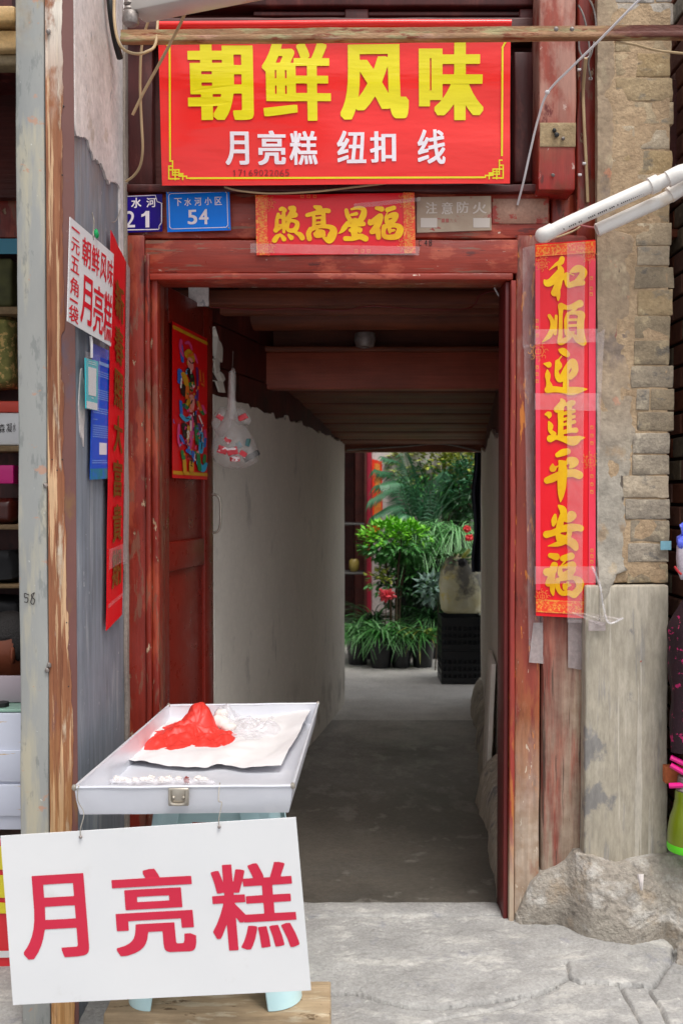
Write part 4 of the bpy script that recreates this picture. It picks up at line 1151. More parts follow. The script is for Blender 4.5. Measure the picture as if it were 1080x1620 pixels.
XS = -0.688
sp = thing('timber_partition', 'grey bare wooden side panel of the left pillar, facing the doorway, with pale plaster above', 'panel', (XS, 2.9, 0))
zP = PX(122, 330, XS).z
def zs(y): return y
def sidebox(name, y0, y1, z0, z1, t, m, **k): return box(name, XS - 0.02, XS + t, y0, y1, z0, z1, m, sp, **k)
y0s, y1s = 2.575, 3.185
sidebox('grey_board', y0s, y1s, -0.055, 2.50, 0.0, m_greyboard, seg=0.08, r=0.002, amp=0.0012)
# pale plaster skin on the upper part, with a torn lower edge rising towards the front
def pskin():
    vs, fs = [], []; n = 60; k = 30
    for s in (0, 1):
        for i in range(n + 1):
            y = y0s + 0.001 + (3.135 - y0s) * i / n; u = i / n
            zl = PX(0, 0, 1).z if False else (1.98 + 0.06 * u + 0.035 * noise.noise(Vector((y * 9, 0, 0))) + 0.012 * noise.noise(Vector((y * 60, 0, 0))))
            if u < 0.75: zl = 2.10 - 0.10 * u + 0.02 * noise.noise(Vector((y * 14, 4, 0)))
            zl = 2.30 + 0.035 * noise.noise(Vector((y * 8, 0, 0))) + 0.012 * noise.noise(Vector((y * 50, 4, 0)))
            if y > 3.09: zl = 2.02 + 0.02 * noise.noise(Vector((y * 50, 4, 0)))
            for j in range(k + 1):
                z = zl + (3.28 - zl) * j / k
                vs.append(Vector((XS + (-0.003 if s else 0.006 + 0.002 * noise.noise(Vector((y * 8, z * 8, 0)))), y, z)))
    W = k + 1; N_ = W * (n + 1)
    for i in range(n):
        for j in range(k): a = i * W + j; fs.append((a, a + 1, a + W + 1, a + W)); fs.append((N_ + a, N_ + a + W, N_ + a + W + 1, N_ + a + 1))
        for j in (0, k): a = i * W + j; fs.append((a, a + W, N_ + a + W, N_ + a))
    for j in range(k):
        for i in (0, n): a = i * W + j; fs.append((a, N_ + a, N_ + a + 1, a + 1))
    mk('plaster_coat', vs, fs, m_plaster, sp, smooth=True, sharp=60)
pskin()
sidebox('upper_board', y0s, y1s, 2.503, 3.30, -0.004, m_greyboard, r=0.002)
vs, fs = gbox(XS + 0.0, XS + 0.012, 3.14, 3.186, -0.05, 3.3, seg=0.05, r=0.002, amp=0.003)
mk('edge_strip', vs, fs, mat('dusty_edge', '#9c8f84', '#7f756e', (20, 20, 3), rough=0.85, bump=0.5), sp, smooth=True)
for (y, z, w, h, mcol) in [(2.62, 1.95, 0.02, 0.10, 'a'), (2.98, 1.93, 0.03, 0.06, 'a'), (2.64, 1.60, 0.035, 0.19, 'a')]:
    g_ = []; k = 16
    for i in range(k):
        a = 2 * math.pi * i / k; rr = 0.8 + 0.45 * noise.noise(Vector((math.cos(a) * 2 + y * 9, math.sin(a) * 2, 0))); g_.append((math.cos(a) * rr, math.sin(a) * rr))
    vs = [Vector((XS + 0.0035, y + a * w, z + b * h / 2 * 1.3)) for a, b in g_] + [Vector((XS - 0.003, y + a * w, z + b * h / 2 * 1.3)) for a, b in g_]
    fs = [tuple(range(k)), tuple(range(2 * k - 1, k - 1, -1))] + [(i, k + i, k + (i + 1) % k, (i + 1) % k) for i in range(k)]
    mk('plaster_daub', vs, fs, m_plaster, sp)

# =================================================================== BANNER
bc = [(250, 46), (807, 44), (806, 290), (257, 294)]
YN = 3.10
bq = warp(pxquad(bc, YN), 0.007, 2.6, 1.7); bi = inv(bc)
bn = thing('shop_banner', 'large red vinyl banner with yellow and white Chinese lettering above the door', 'banner', P(530, 292, YN))
NU, NV = 40, 18
sheet('vinyl', bq, m_banner, bn, th=0.002, nu=NU, nv=NV)
vs, fs = tubegeo([P(249, 40, 3.085), P(400, 39, 3.085), P(600, 37, 3.085), P(808, 37, 3.085)], 0.0115, 14); mk('rolled_top', vs, fs, m_banner, bn, smooth=True)
def chars(name, inv_, q, lst, m, parent, bold, e=0.001):
    its = []
    for ch, x0, y0, x1, y1 in lst:
        u0, v0 = inv_(x0, (y0 + y1) / 2)[0], inv_((x0 + x1) / 2, y0)[1]; u1, v1 = inv_(x1, (y0 + y1) / 2)[0], inv_((x0 + x1) / 2, y1)[1]
        its.append((ch, u0, v0, u1, v1))
    return letters(name, q, its, m, parent, bold, e)
chars('yellow_lettering', bi, bq, [('朝', 297, 67, 401, 191), ('鲜', 415, 66, 523, 191), ('风', 538, 70, 646, 189), ('味', 662, 66, 764, 190)], m_yellow, bn, 0.050, 0.0030)
chars('white_lettering', bi, bq, [('月', 357, 209, 394, 261), ('亮', 408, 207, 452, 261), ('糕', 458, 207, 502, 261), ('纽', 533, 207, 579, 259), ('扣', 585, 208, 626, 258), ('线', 660, 205, 704, 260)], m_whiteprint, bn, 0.036, 0.0030)
its = []; x = 369
for ch in '17169022065':
    its.append((ch, x, 269 + rng.uniform(-1, 1), x + (3 if ch == '1' else 6.3), 279 + rng.uniform(-1, 1))); x += 8.2
chars('handwritten_number', bi, bq, its, m_penred, bn, -0.004, 0.0030)
g = G()
def bl_(pts, w=0.0055): line_uv(g, bq, [bi(x, y) for x, y in pts], w, 0.0030)
bl_([(263, 70), (269, 76), (270, 256)]); bl_([(800, 66), (797, 70), (794, 76), (793, 246)]); bl_([(302, 283), (763, 281)])
for s, cx, cy in ((1, 270, 284), (-1, 793, 282)):
    def q_(pts): bl_([(cx + s * a, cy + b) for a, b in pts], 0.004)
    q_([(0, -28), (4, -28), (4, -20), (-2, -20), (-2, 0), (14, 0)]); q_([(-2, -14), (14, -14), (14, -4), (26, -4), (26, -1), (34, -1)])
    q_([(4, -20), (4, -6), (20, -6), (20, 1)]); q_([(8, -14), (8, 1)]); q_([(4, -10), (14, -10)]); q_([(14, -8), (20, -8)])
g.out('yellow_border', m_yellow, bn, kind='stuff')

# =================================================================== NUMBER PLATES AND NOTICES
YQ = 3.172
pc1 = [(150, 308), (257, 306), (257, 366), (150, 368)]
pq = pxquad(pc1, YQ + 0.006)
pt_ = thing('number_plate', 'violet house number plate reading 21, chipped and half hidden by the left pillar', 'plate', P(228, 366, YQ))
pc1v = [(196, 310), (257, 307), (257, 366), (196, 368)]; pq = pxquad(pc1v, YQ); pi_ = inv(pc1v)
sheet('plate', pq, m_violet, pt_, th=0.003)
chars('lettering', pi_, pq, [('水', 208, 313, 224, 329), ('河', 232, 313, 247, 328), ], m_whiteprint, pt_, 0.024, 0.0012)
chars('number', pi_, pq, [('2', 198, 334, 214, 360), ('1', 224, 334, 237, 360)], m_whiteprint, pt_, 0.007, 0.0012)
g = G(); line_uv(g, pq, [pi_(*p) for p in [(197, 311), (246, 309), (249, 319), (257, 322)]], 0.002, 0.0012); line_uv(g, pq, [pi_(*p) for p in [(197, 364), (252, 363), (252, 358), (256, 352), (256, 322)]], 0.003, 0.0012)
g.out('border', m_whiteprint, pt_, kind='stuff')
pc2 = [(263, 303), (363, 299), (365, 364), (265, 367)]; pq = pxquad(pc2, YQ - 0.003); pi_ = inv(pc2)
pt2 = thing('number_plate', 'bright blue house number plate reading 54', 'plate', P(314, 366, YQ))
sheet('plate', pq, m_blue, pt2, th=0.003)
chars('lettering', pi_, pq, [('下', 276, 313.5, 288, 326), ('水', 292, 313.5, 303, 326), ('河', 308, 312.5, 319, 325.5), ('小', 324, 312, 335, 324.5), ('区', 340, 311.5, 351, 324.5),
     ('5', 297, 332, 312, 355), ('4', 315, 331, 330, 355)], m_whiteprint, pt2, 0.020, 0.0012)
g = G(); line_uv(g, pq, [(0.07, 0.06), (0.93, 0.06), (0.96, 0.1), (0.96, 0.88), (0.93, 0.93), (0.07, 0.93), (0.04, 0.88), (0.04, 0.1), (0.07, 0.06)], 0.0022, 0.0012)
g.out('border', m_whiteprint, pt2, kind='stuff')
for u, v in ((0.03, 0.04), (0.97, 0.95)): vs, fs = ico(pq(u, v, 0.002), (0.003, 0.002, 0.003), 2); mk('screw', vs, fs, m_steel, pt2, smooth=True)

def rosette(g, q, u, v, ru, rv, w, e, lobes=8):
    pts = [(u + ru * math.cos(a), v + rv * math.sin(a)) for a in [2 * math.pi * i / 18 for i in range(19)]]
    line_uv(g, q, pts, w, e)
    for i in range(lobes):
        a = 2 * math.pi * i / lobes
        c = (u + 1.5 * ru * math.cos(a), v + 1.5 * rv * math.sin(a))
        line_uv(g, q, [(c[0] + 0.35 * ru * math.cos(b), c[1] + 0.35 * rv * math.sin(b)) for b in [a + 2.2 + 0.8 * k for k in range(6)]], w, e)
    line_uv(g, q, [(u - ru * .5, v - rv * .3), (u + ru * .5, v - rv * .3), (u + ru * .5, v + rv * .4), (u - ru * .5, v + rv * .4), (u - ru * .5, v - rv * .3)], w, e)
    line_uv(g, q, [(u, v - rv * .7), (u, v + rv * .7)], w, e)

# horizontal scroll: right-to-left calligraphy
hc = [(404, 309), (655, 305), (657, 401), (406, 404)]
hq = pxquad(hc, 3.163); hi = inv(hc)
hsx = thing('lintel_scroll', 'short red horizontal scroll with four gold brushed characters above the door lintel', 'scroll', P(530, 402, 3.163))
sheet('paper', hq, m_paperred, hsx, th=0.0015, nu=16, nv=6, wob=0.0012)
for u0, u1 in ((0.0, 0.072), (0.928, 1.0)):
    qq = quad(hq(u0, 0.0), hq(u1, 0.0), hq(u1, 1), hq(u0, 1)); sheet('patterned_border', qq, m_paperorange, hsx, th=0.0004, e0=0.0030)
A = lambda x, y: hi(420 + x / 9, 320 + y / 9); B_ = lambda x, y: hi(530 + x / 9, 320 + y / 9)
c_zhao = [[(215, 105, 26), (240, 95, 30), (275, 118, 30)], [(258, 150, 26), (262, 280, 30), (262, 425, 22)], [(182, 178, 26), (162, 260, 26), (160, 350, 28), (148, 402, 36)], [(148, 402, 30), (215, 368, 20)], [(180, 215, 20), (240, 210, 30)], [(170, 330, 14), (245, 330, 18)],
          [(350, 88, 30), (400, 95, 38), (362, 185, 42), (300, 245, 22)], [(362, 200, 35), (425, 185, 36)], [(328, 280, 26), (312, 360, 24), (335, 405, 28), (425, 392, 36), (452, 300, 30), (380, 265, 24), (328, 280, 24)],
          [(212, 462, 16), (160, 500, 34), (130, 545, 38)], [(230, 480, 22), (265, 528, 34)], [(330, 470, 20), (368, 508, 36)], [(430, 436, 20), (495, 468, 36), (522, 510, 38)]]
c_gao = [[(700, 68, 22), (765, 92, 46)], [(592, 188, 28), (655, 172, 30), (750, 138, 26), (850, 122, 34), (895, 128, 34)], [(685, 190, 24), (692, 260, 26), (688, 345, 26)], [(828, 150, 26), (822, 230, 32), (822, 310, 38)],
         [(700, 172, 16), (810, 160, 22)], [(700, 232, 16), (810, 220, 18)], [(700, 300, 16), (810, 288, 16)], [(690, 352, 22), (840, 340, 26)],
         [(640, 388, 34), (612, 450, 36), (625, 522, 36)], [(640, 392, 34), (760, 352, 26), (900, 352, 32), (968, 400, 48), (940, 490, 62), (902, 548, 44), (828, 508, 20)],
         [(738, 408, 22), (722, 470, 36), (790, 472, 34), (815, 430, 34), (740, 405, 20)], [(700, 450, 22), (830, 470, 26)]]
c_xing = [[(158, 118, 28), (178, 200, 32), (215, 262, 32)], [(232, 104, 16), (330, 82, 26), (405, 110, 36), (396, 200, 46), (340, 268, 36), (230, 268, 30)], [(228, 184, 20), (300, 168, 26)],
          [(180, 300, 32), (130, 368, 38), (90, 420, 22), (46, 448, 6)], [(285, 270, 44), (270, 400, 50), (282, 500, 45)], [(180, 335, 22), (290, 322, 30), (400, 312, 34)], [(215, 402, 26), (345, 392, 34), (352, 415, 26)],
          [(148, 520, 36), (250, 522, 32), (350, 490, 42), (432, 522, 42)]]
c_fu = [[(590, 88, 28), (660, 102, 38)], [(742, 112, 34), (835, 84, 32)], [(486, 262, 18), (498, 300, 36), (580, 248, 42), (642, 202, 40), (618, 300, 44), (555, 400, 46), (520, 425, 34)], [(605, 400, 36), (616, 505, 34)],
        [(742, 150, 8), (712, 206, 8)], [(728, 225, 32), (735, 285, 32), (762, 300, 26)], [(728, 222, 22), (800, 190, 36), (862, 188, 40), (832, 262, 36), (750, 296, 28)],
        [(698, 352, 36), (684, 430, 32), (712, 496, 34), (850, 496, 42), (905, 450, 52), (922, 370, 45), (850, 332, 32), (720, 345, 32)], [(772, 392, 30), (775, 430, 20)], [(772, 412, 22), (838, 402, 18)]]
brushmark('gold_lettering', hq, [(c_zhao, A), (c_gao, A), (c_xing, B_), (c_fu, B_)], m_gold, hsx, 0.0036)
g = G()
for (x, y) in ((424, 322), (640, 318), (424, 392), (640, 388)):
    u, v = hi(x, y); rosette(g, hq, u, v, 0.026, 0.075, 0.0012, 0.0034)
for k in range(3):
    for y in (311, 397):
        u, v = hi(478 + 10 * k + (85 if y > 350 else 0), y); line_uv(g, hq, [(u - .008, v - .02), (u + .008, v - .02), (u + .008, v + .025), (u - .008, v + .025), (u - .008, v - .02)], 0.0012, 0.0034)
for k in range(22):
    for u in (0.036, 0.964): v = 0.03 + 0.94 * k / 21; line_uv(g, hq, [(u - .016, v - .012), (u + .016, v + .012), (u - .016, v + .030)], 0.0012, 0.0040)
g.out('gold_pattern', m_goldthin, hsx, kind='stuff')
for c4 in ([(405, 386), (560, 388), (652, 392), (652, 403), (420, 406), (402, 398)], ):
    q_ = pxquad([(396, 385), (664, 390), (662, 404), (396, 400)], 3.157); sheet('clear_tape', q_, m_tape, hsx, th=0.0003, nu=10, nv=2, wob=0.0008)
q_ = pxquad([(560, 322), (665, 312), (665, 318), (560, 330)], 3.157); sheet('clear_tape', q_, m_tape, hsx, th=0.0003, nu=6, nv=1, wob=0.0008)

# stencilled fire notice
fc = [(659, 312), (776, 310), (777, 364), (659, 368)]; fq = pxquad(fc, YQ + 0.010); fi = inv(fc)
fn = thing('stencil_notice', 'faded beige stencilled fire warning plate beside the red scroll', 'notice', P(718, 366, YQ))
sheet('plate', fq, m_plaque, fn, th=0.006)
chars('lettering', fi, fq, [('注', 673, 320, 691, 338), ('意', 698, 320, 716, 339), ('防', 722, 319, 741, 337), ('火', 747, 320, 769, 338)], m_faint, fn, 0.02, 0.001)
for x0 in (665, 748): sheet('pale_box', pxquad([(x0, 345), (x0 + 26, 345), (x0 + 26, 360), (x0, 360)], YQ + 0.010), m_faint, fn, th=0.0005, e0=0.0012)
chars('small_red_lettering', fi, fq, [(c, 698 + 6.5 * i, 346, 703 + 6.5 * i, 352) for i, c in enumerate('一一九火')], m_plaque and mat('old_red_stencil', '#b0655a', rough=0.6, bump=0), fn, 0.0, 0.0012)
o = box('worn_plate', P(780, 0, YQ).x, P(870, 0, YQ).x, YQ + 0.014, YQ + 0.02, zt_(352, YQ), zt_(312, YQ), mat('blotched_beige_red', '#a07a66', '#8a5a4a', (9, 9, 9), [dict(c='#9c3a30', s=(9, 9, 14), t=0.52, w=0.03)], rough=0.5, bump=0.3), hbm, r=0.002)
g = G(); q_ = pxquad([(662, 379), (684, 379), (684, 389), (662, 389)], YF - 0.001)
for ch, u0, u1 in (('C', 0.0, 0.2), ('4', 0.4, 0.62), ('8', 0.72, 0.95)):
    vs, fs = glyph(ch, -0.003); g.add([q_(u0 + (u1 - u0) * x, y, 0.0) for x, y in vs], fs)
g.out('handwriting', m_pen, df, kind='stuff')

# =================================================================== RIGHT COUPLET
rc = [(846, 386), (941, 379), (941, 979), (847, 974)]
YR = 3.135
rq = pxquad(rc, YR); ri = inv(rc)
rcp = thing('vertical_couplet', 'long red paper couplet with seven gold brushed characters, taped on the right of the door', 'couplet', P(893, 976, YR))
sheet('paper', rq, m_paperred, rcp, th=0.0015, nu=8, nv=50, wob=0.003, fr=4)
def sub(u0, v0, u1, v1, q=None): q = q or rq; return quad(q(u0, v0), q(u1, v0), q(u1, v1), q(u0, v1))
for nm, (u0, v0, u1, v1) in (('faded_margin', (0.0, 0.05, 0.075, 0.93)), ('faded_margin', (0.885, 0.05, 1.0, 0.95))):
    sheet(nm, sub(u0, v0, u1, v1), m_paperpink, rcp, th=0.0003, nu=1, nv=30, e0=0.0032)
sheet('patterned_band', sub(0.0, 0.004, 1.0, 0.035), m_paperorange, rcp, th=0.0003, nu=4, e0=0.0034)
sheet('patterned_band', sub(0.0, 0.955, 1.0, 0.990), m_paperorange, rcp, th=0.0003, nu=4, e0=0.0034)
def C(y0): return lambda x, y: ri(840 + x / 9.818, y0 + y / 9.818)
he = [[(385, 372, 22), (270, 465, 5)], [(470, 290, 36), (450, 345, 38), (385, 372, 22)], [(195, 618, 10), (240, 668, 46), (310, 640, 52), (370, 570, 48), (425, 500, 42)], [(430, 410, 26), (452, 480, 46), (430, 600, 46), (400, 720, 52), (355, 815, 50)], [(400, 740, 36), (412, 860, 28), (410, 930, 12)],
      [(545, 535, 34), (540, 610, 34), (570, 700, 34), (670, 668, 42), (788, 660, 38)], [(598, 492, 12), (680, 455, 46), (745, 440, 48), (805, 500, 50), (760, 585, 46), (690, 650, 36)], [(465, 562, 10), (520, 522, 7), (600, 520, 7), (655, 546, 6)], [(470, 600, 26), (520, 545, 14)]]
shun = [[(272, 335, 24), (318, 420, 28), (312, 530, 26), (280, 630, 36), (225, 690, 24), (165, 742, 5)], [(378, 340, 20), (370, 470, 22), (364, 610, 24)], [(455, 185, 44), (450, 300, 27), (448, 450, 27), (445, 620, 28), (442, 745, 38), (540, 700, 34), (620, 625, 26), (655, 580, 10)],
        [(480, 190, 36), (560, 212, 30), (660, 180, 38), (745, 148, 52)], [(700, 195, 24), (630, 270, 22), (560, 310, 22)], [(560, 310, 24), (536, 400, 30), (536, 520, 28), (560, 610, 40), (620, 600, 24)],
        [(580, 300, 18), (700, 288, 22)], [(570, 400, 18), (700, 395, 18)], [(570, 490, 18), (700, 482, 18)], [(700, 292, 30), (772, 318, 48), (756, 420, 48), (756, 560, 48), (772, 690, 56), (800, 745, 46)], [(650, 640, 22), (720, 700, 46), (795, 752, 42)]]
ying = [[(432, 78, 18), (490, 100, 48), (552, 148, 38)], [(462, 178, 10), (428, 218, 9), (408, 262, 28), (432, 325, 36), (385, 390, 26)], [(395, 260, 28), (385, 380, 26), (398, 480, 36), (440, 534, 42), (505, 460, 50), (555, 350, 44), (635, 268, 52), (672, 350, 46), (655, 430, 46), (600, 492, 40)],
        [(530, 440, 44), (545, 520, 26)], [(540, 520, 30), (530, 600, 42), (530, 660, 42)], [(188, 290, 8), (262, 306, 42)], [(242, 385, 8), (250, 470, 38), (252, 560, 26), (272, 635, 44), (258, 695, 42)],
        [(250, 695, 46), (350, 685, 42), (480, 700, 40), (600, 714, 58), (700, 704, 48), (790, 690, 28), (862, 684, 5)]]
jin = [[(290, 715, 50), (380, 698, 30), (500, 722, 42), (640, 752, 66), (735, 712, 36), (825, 698, 5)], [(205, 340, 8), (268, 338, 38), (270, 398, 7)], [(265, 455, 12), (292, 520, 38), (286, 590, 26), (342, 642, 36)], [(458, 105, 14), (482, 165, 44), (395, 262, 46)], [(520, 190, 14), (612, 168, 44), (655, 150, 22)],
       [(468, 240, 30), (448, 330, 40), (450, 450, 36), (448, 580, 36), (448, 680, 44)], [(585, 215, 34), (588, 330, 32), (582, 460, 34), (580, 580, 34)], [(470, 335, 22), (650, 285, 30)], [(470, 425, 18), (655, 372, 24)], [(470, 505, 18), (660, 455, 26)], [(470, 620, 28), (600, 590, 30), (680, 585, 38)]]
ping = [[(402, 232, 34), (480, 196, 48), (558, 176, 42)], [(325, 378, 12), (325, 448, 44), (372, 425, 18), (415, 402, 5)], [(590, 320, 50), (662, 338, 60), (625, 400, 34), (590, 430, 12)], [(240, 628, 46), (330, 592, 54), (450, 530, 46), (560, 520, 52), (650, 512, 56), (735, 545, 56)],
        [(432, 330, 16), (480, 440, 60), (472, 600, 64), (465, 740, 58), (455, 870, 36), (447, 965, 5)], [(430, 330, 18), (520, 360, 34)]]
an = [[(424, 140, 18), (484, 200, 48), (500, 280, 44)], [(362, 285, 20), (348, 370, 40), (335, 440, 20)], [(620, 292, 66), (570, 355, 40), (480, 350, 24)], [(462, 290, 28), (440, 420, 46), (405, 560, 34), (430, 650, 48)], [(232, 585, 50), (330, 560, 44), (450, 505, 44), (600, 480, 56), (720, 478, 46), (758, 490, 46)],
      [(590, 500, 36), (575, 600, 36), (500, 690, 44), (390, 738, 34), (250, 766, 5)], [(450, 640, 52), (560, 680, 56), (645, 730, 60), (682, 795, 40)]]
fu = [[(290, 175, 34), (378, 198, 50)], [(486, 222, 42), (610, 186, 50)], [(352, 330, 48), (318, 420, 56), (240, 435, 56)], [(330, 420, 40), (290, 570, 56), (262, 610, 46)], [(322, 600, 36), (322, 720, 34), (334, 795, 12)], [(525, 258, 12), (460, 330, 10)],
      [(440, 365, 26), (440, 440, 36), (470, 490, 40), (570, 465, 56), (640, 400, 40)], [(470, 360, 18), (550, 340, 36), (625, 335, 60)], [(400, 560, 32), (405, 680, 32), (470, 765, 34), (570, 760, 36), (655, 790, 46)], [(400, 560, 26), (470, 540, 30), (560, 530, 30), (650, 525, 28), (738, 585, 56), (742, 680, 50), (660, 785, 50)],
      [(505, 640, 26), (520, 690, 30), (560, 600, 20)], [(560, 640, 24), (600, 640, 14)]]
brushmark('gold_lettering', rq, [([[(p[0], p[1], p[2] * 1.13) for p in s_] for s_ in a_], b_) for a_, b_ in [(he, C(380)), (shun, C(465)), (ying, C(545)), (jin, C(620)), (ping, C(695)), (an, C(785)), (fu, C(860))]], m_gold, rcp, 0.0040)
g = G()
for (x, y, s) in ((856, 417, 1), (930, 404, 1), (850, 555, 1.3), (933, 728, 1.2), (857, 943, 1), (929, 947, 1)):
    u, v = ri(x, y); rosette(g, rq, u, v, 0.07 * s, 0.0115 * s, 0.0013, 0.0038)
for (x, ys_) in ((848.5, (507, 518, 530, 580, 591, 602)), (935, (675, 688, 700, 752, 765, 777, 870, 879, 888, 897)), (934, (456, 465, 440))):
    for y in ys_:
        u, v = ri(x, y); line_uv(g, rq, [(u - .02, v - .004), (u + .02, v - .004), (u + .02, v + .004), (u - .02, v + .004), (u - .02, v - .004), (u + .02, v)], 0.0016, 0.0038)
for k in range(16):
    for v in (0.0195, 0.972): u = 0.04 + 0.92 * k / 15; line_uv(g, rq, [(u - .02, v - .006), (u + .015, v), (u - .02, v + .006)], 0.0013, 0.0038)
for v in (0.006, 0.033, 0.957, 0.988): line_uv(g, rq, [(0.0, v), (1.0, v)], 0.0012, 0.0038)
g.out('gold_pattern', m_goldthin, rcp, kind='stuff')
YT = 3.124
def tapepx(c4, Y, m=None, parent=rcp, nu=3, nv=20, wob=0.002, seed=0.0):
    return sheet('clear_tape', pxquad(c4, Y), m or m_tape, parent, th=0.0003, nu=nu, nv=nv, wob=wob, fr=7, seed=seed)
tapepx([(826, 392), (846, 388), (847, 545), (826, 552)], YF - 0.006, seed=1)
tapepx([(828, 545), (850, 545), (860, 1050), (836, 1048)], YF - 0.007, seed=2, m=m_tape)
tapepx([(843, 985), (858, 985), (858, 1050), (836, 1048)], YF - 0.012, m=m_tape2, seed=6, nv=6)
tapepx([(896, 385), (925, 382), (920, 985), (897, 985)], YT, seed=3)
tapepx([(845, 521), (945, 520), (945, 541), (845, 545)], YT - 0.003, nu=8, nv=2, seed=4)
tapepx([(845, 622), (946, 622), (946, 650), (845, 648)], YT - 0.003, nu=8, nv=2, seed=5)
tapepx([(845, 896), (950, 896), (950, 922), (845, 924)], YT - 0.003, nu=8, nv=2, seed=8)
tapepx([(898, 980), (924, 980), (920, 1060), (898, 1056)], 3.155, m=m_tape2, nv=6, seed=7)
tapepx([(930, 980), (957, 985), (957, 998), (930, 998)], 3.094, m=m_tape2, nv=3, seed=9)
tapepx([(942, 530), (956, 520), (950, 620), (944, 900)], YB - 0.012, seed=11)
g_ = G()
tube('clear_tape', [P(936, 896, 3.09), P(948, 925, 3.085), P(953, 955, 3.085), P(962, 985, 3.085), P(985, 978, 3.085)], 0.0035, m_film, rcp)
tapepx([(900, 968), (948, 972), (986, 978), (950, 990)], 3.090, m=m_tape, nu=12, nv=3, wob=0.006, seed=12)

# =================================================================== LEFT COUPLET (on the side panel, seen edge on)
def sidepts(px, py, x): return PX(px, py, x)
lc = [(174, 362), (197, 405), (196, 968), (169, 998)]
xl_ = XS + 0.016
lq = quad(*[PX(x, y, xl_) for x, y in [(176, 364), (200, 415), (194, 972), (169, 998)]])
lcp = thing('vertical_couplet', 'long red couplet with bronze characters on the grey panel left of the door', 'couplet', lq(0.5, 1))
sheet('paper', lq, m_paperred, lcp, th=0.0015, nu=4, nv=40, wob=0.003, fr=3)
its = []
for k, ch in enumerate('新春照大富貴期'):
    v0 = 0.10 + k * 0.118; its.append((ch, 0.22, v0, 0.80, v0 + 0.098))
letters('bronze_lettering', lq, its, m_golddull, lcp, 0.028, 0.0042)
sheet('clear_tape', sub(0, 0.80, 1, 0.85, lq), m_tape, lcp, th=0.0003, e0=0.005)
sheet('clear_tape', sub(0, 0.935, 1, 0.945, lq), m_tape, lcp, th=0.0003, e0=0.005)
sheet('clear_tape', sub(0.95, 0.0, 1.2, 0.86, lq), m_tape2, lcp, th=0.0003, e0=0.003, nv=20, nu=2, wob=0.001)

# =================================================================== CARD SIGN, HOOK, BADGE, BLUE POSTER
xk = XS + 0.034
kq = quad(*[PX(x, y, xk) for x, y in [(111.3, 343), (180.5, 402), (176, 548), (107, 508)]])
ks = thing('price_card', 'white plastic card with red lettering hung on the side panel of the left pillar', 'sign', kq(0.5, 1))
sheet('card', kq, m_signwhite, ks, th=0.0015)
letters('red_lettering', kq, [('朝', .25, .08, .44, .36), ('鲜', .46, .08, .64, .37), ('风', .66, .09, .82, .37), ('味', .84, .09, .985, .38), ('月', .25, .45, .50, .93), ('亮', .53, .46, .77, .95), ('糕', .78, .46, .99, .97)], m_redpaint, ks, 0.022, 0.001)
letters('red_side_lettering', kq, [('一', .03, .075, .19, .095), ('元', .03, .17, .20, .31), ('五', .03, .35, .20, .50), ('角', .03, .55, .20, .72), ('一', .03, .765, .19, .785), ('袋', .02, .82, .21, .98)], m_redpaint, ks, 0.012, 0.001)
hk = PX(148, 380, xk); o = tube('hook', [hk + Vector((0, 0, 0)), hk + Vector((0, 0, 0.02)), PX(149, 350, XS + 0.012), PX(146, 336, XS + 0.006)], 0.0018, m_steel, ks)
vs, fs = ico(PX(153, 370, xk + 0.002), (0.006, 0.012, 0.012), 2, 0.3); mk('green_clip', vs, fs, mat('green_clip_plastic', '#12a05a', rough=0.4, bump=0), ks, smooth=True)
w = tube('wire_hook', [PX(178, 352, XS + 0.006), PX(184, 349, XS + 0.012), PX(190, 335, XS + 0.008), PX(192, 324, XS + 0.006)], 0.0014, m_steel)
tag(w, 'bent thin wire hook on the side panel above the price card', 'hook')
xg = XS + 0.026
gq = quad(*[PX(x, y, xg) for x, y in [(135.5, 566), (156, 572), (154.5, 650), (136.5, 646)]])
bd = thing('badge_card', 'small turquoise and white badge card hanging on a clip below the price card', 'badge', gq(0.5, 1))
sheet('card', gq, mat('turquoise_card', '#35c4cf', rough=0.25, bump=0), bd, th=0.002)
sheet('white_field', sub(0.2, 0.16, 0.82, 0.72, gq), m_signwhite, bd, th=0.0004, e0=0.001)
sheet('white_field', sub(0.04, 0.85, 0.96, 0.99, gq), m_signwhite, bd, th=0.0004, e0=0.001)
g = G(); 
for v in (0.05, 0.09): line_uv(g, gq, [(0.2, v), (0.8, v)], 0.0012, 0.0012)
line_uv(g, gq, [(0.45, 0.765), (0.6, 0.765)], 0.002, 0.0012)
g.out('print', m_signwhite, bd, kind='stuff')
sheet('clear_sleeve', sub(-0.05, -0.12, 1.06, 1.01, gq), m_tape, bd, th=0.0004, e0=0.003)
tube('clip', [PX(144, 532, xg), PX(145, 548, xg + 0.002), PX(145, 566, xg + 0.001)], 0.004, m_cablew, bd)
xo = XS + 0.012
oq = quad(*[PX(x, y, xo) for x, y in [(147, 543), (176, 556), (174, 757), (143, 759)]])
bpst = thing('blue_poster', 'bright blue printed poster pasted on the side panel beside the red couplet', 'poster', oq(0.5, 1))
sheet('paper', oq, mat('blue_print', '#0a5fe0', '#0856d6', (3, 3, 3), rough=0.3, bump=0), bpst, th=0.001)
g = G(); rr = random.Random(2)
for (v0, n, w_) in ((0.19, 3, .9), (0.33, 5, .9), (0.47, 3, .8), (0.555, 1, .3), (0.60, 6, .9), (0.86, 2, .8)):
    for i in range(n):
        v = v0 + i * 0.0165; u = 0.08
        while u < w_:
            l = rr.uniform(0.03, 0.09); line_uv(g, oq, [(u, v), (u + l, v)], 0.0022, 0.0006); u += l + 0.022
line_uv(g, oq, [(0.35, 0.125), (0.92, 0.125)], 0.010, 0.0006)
g.out('small_print', mat('pale_blue_print', '#8fb4f0', rough=0.4, bump=0), bpst, kind='stuff')
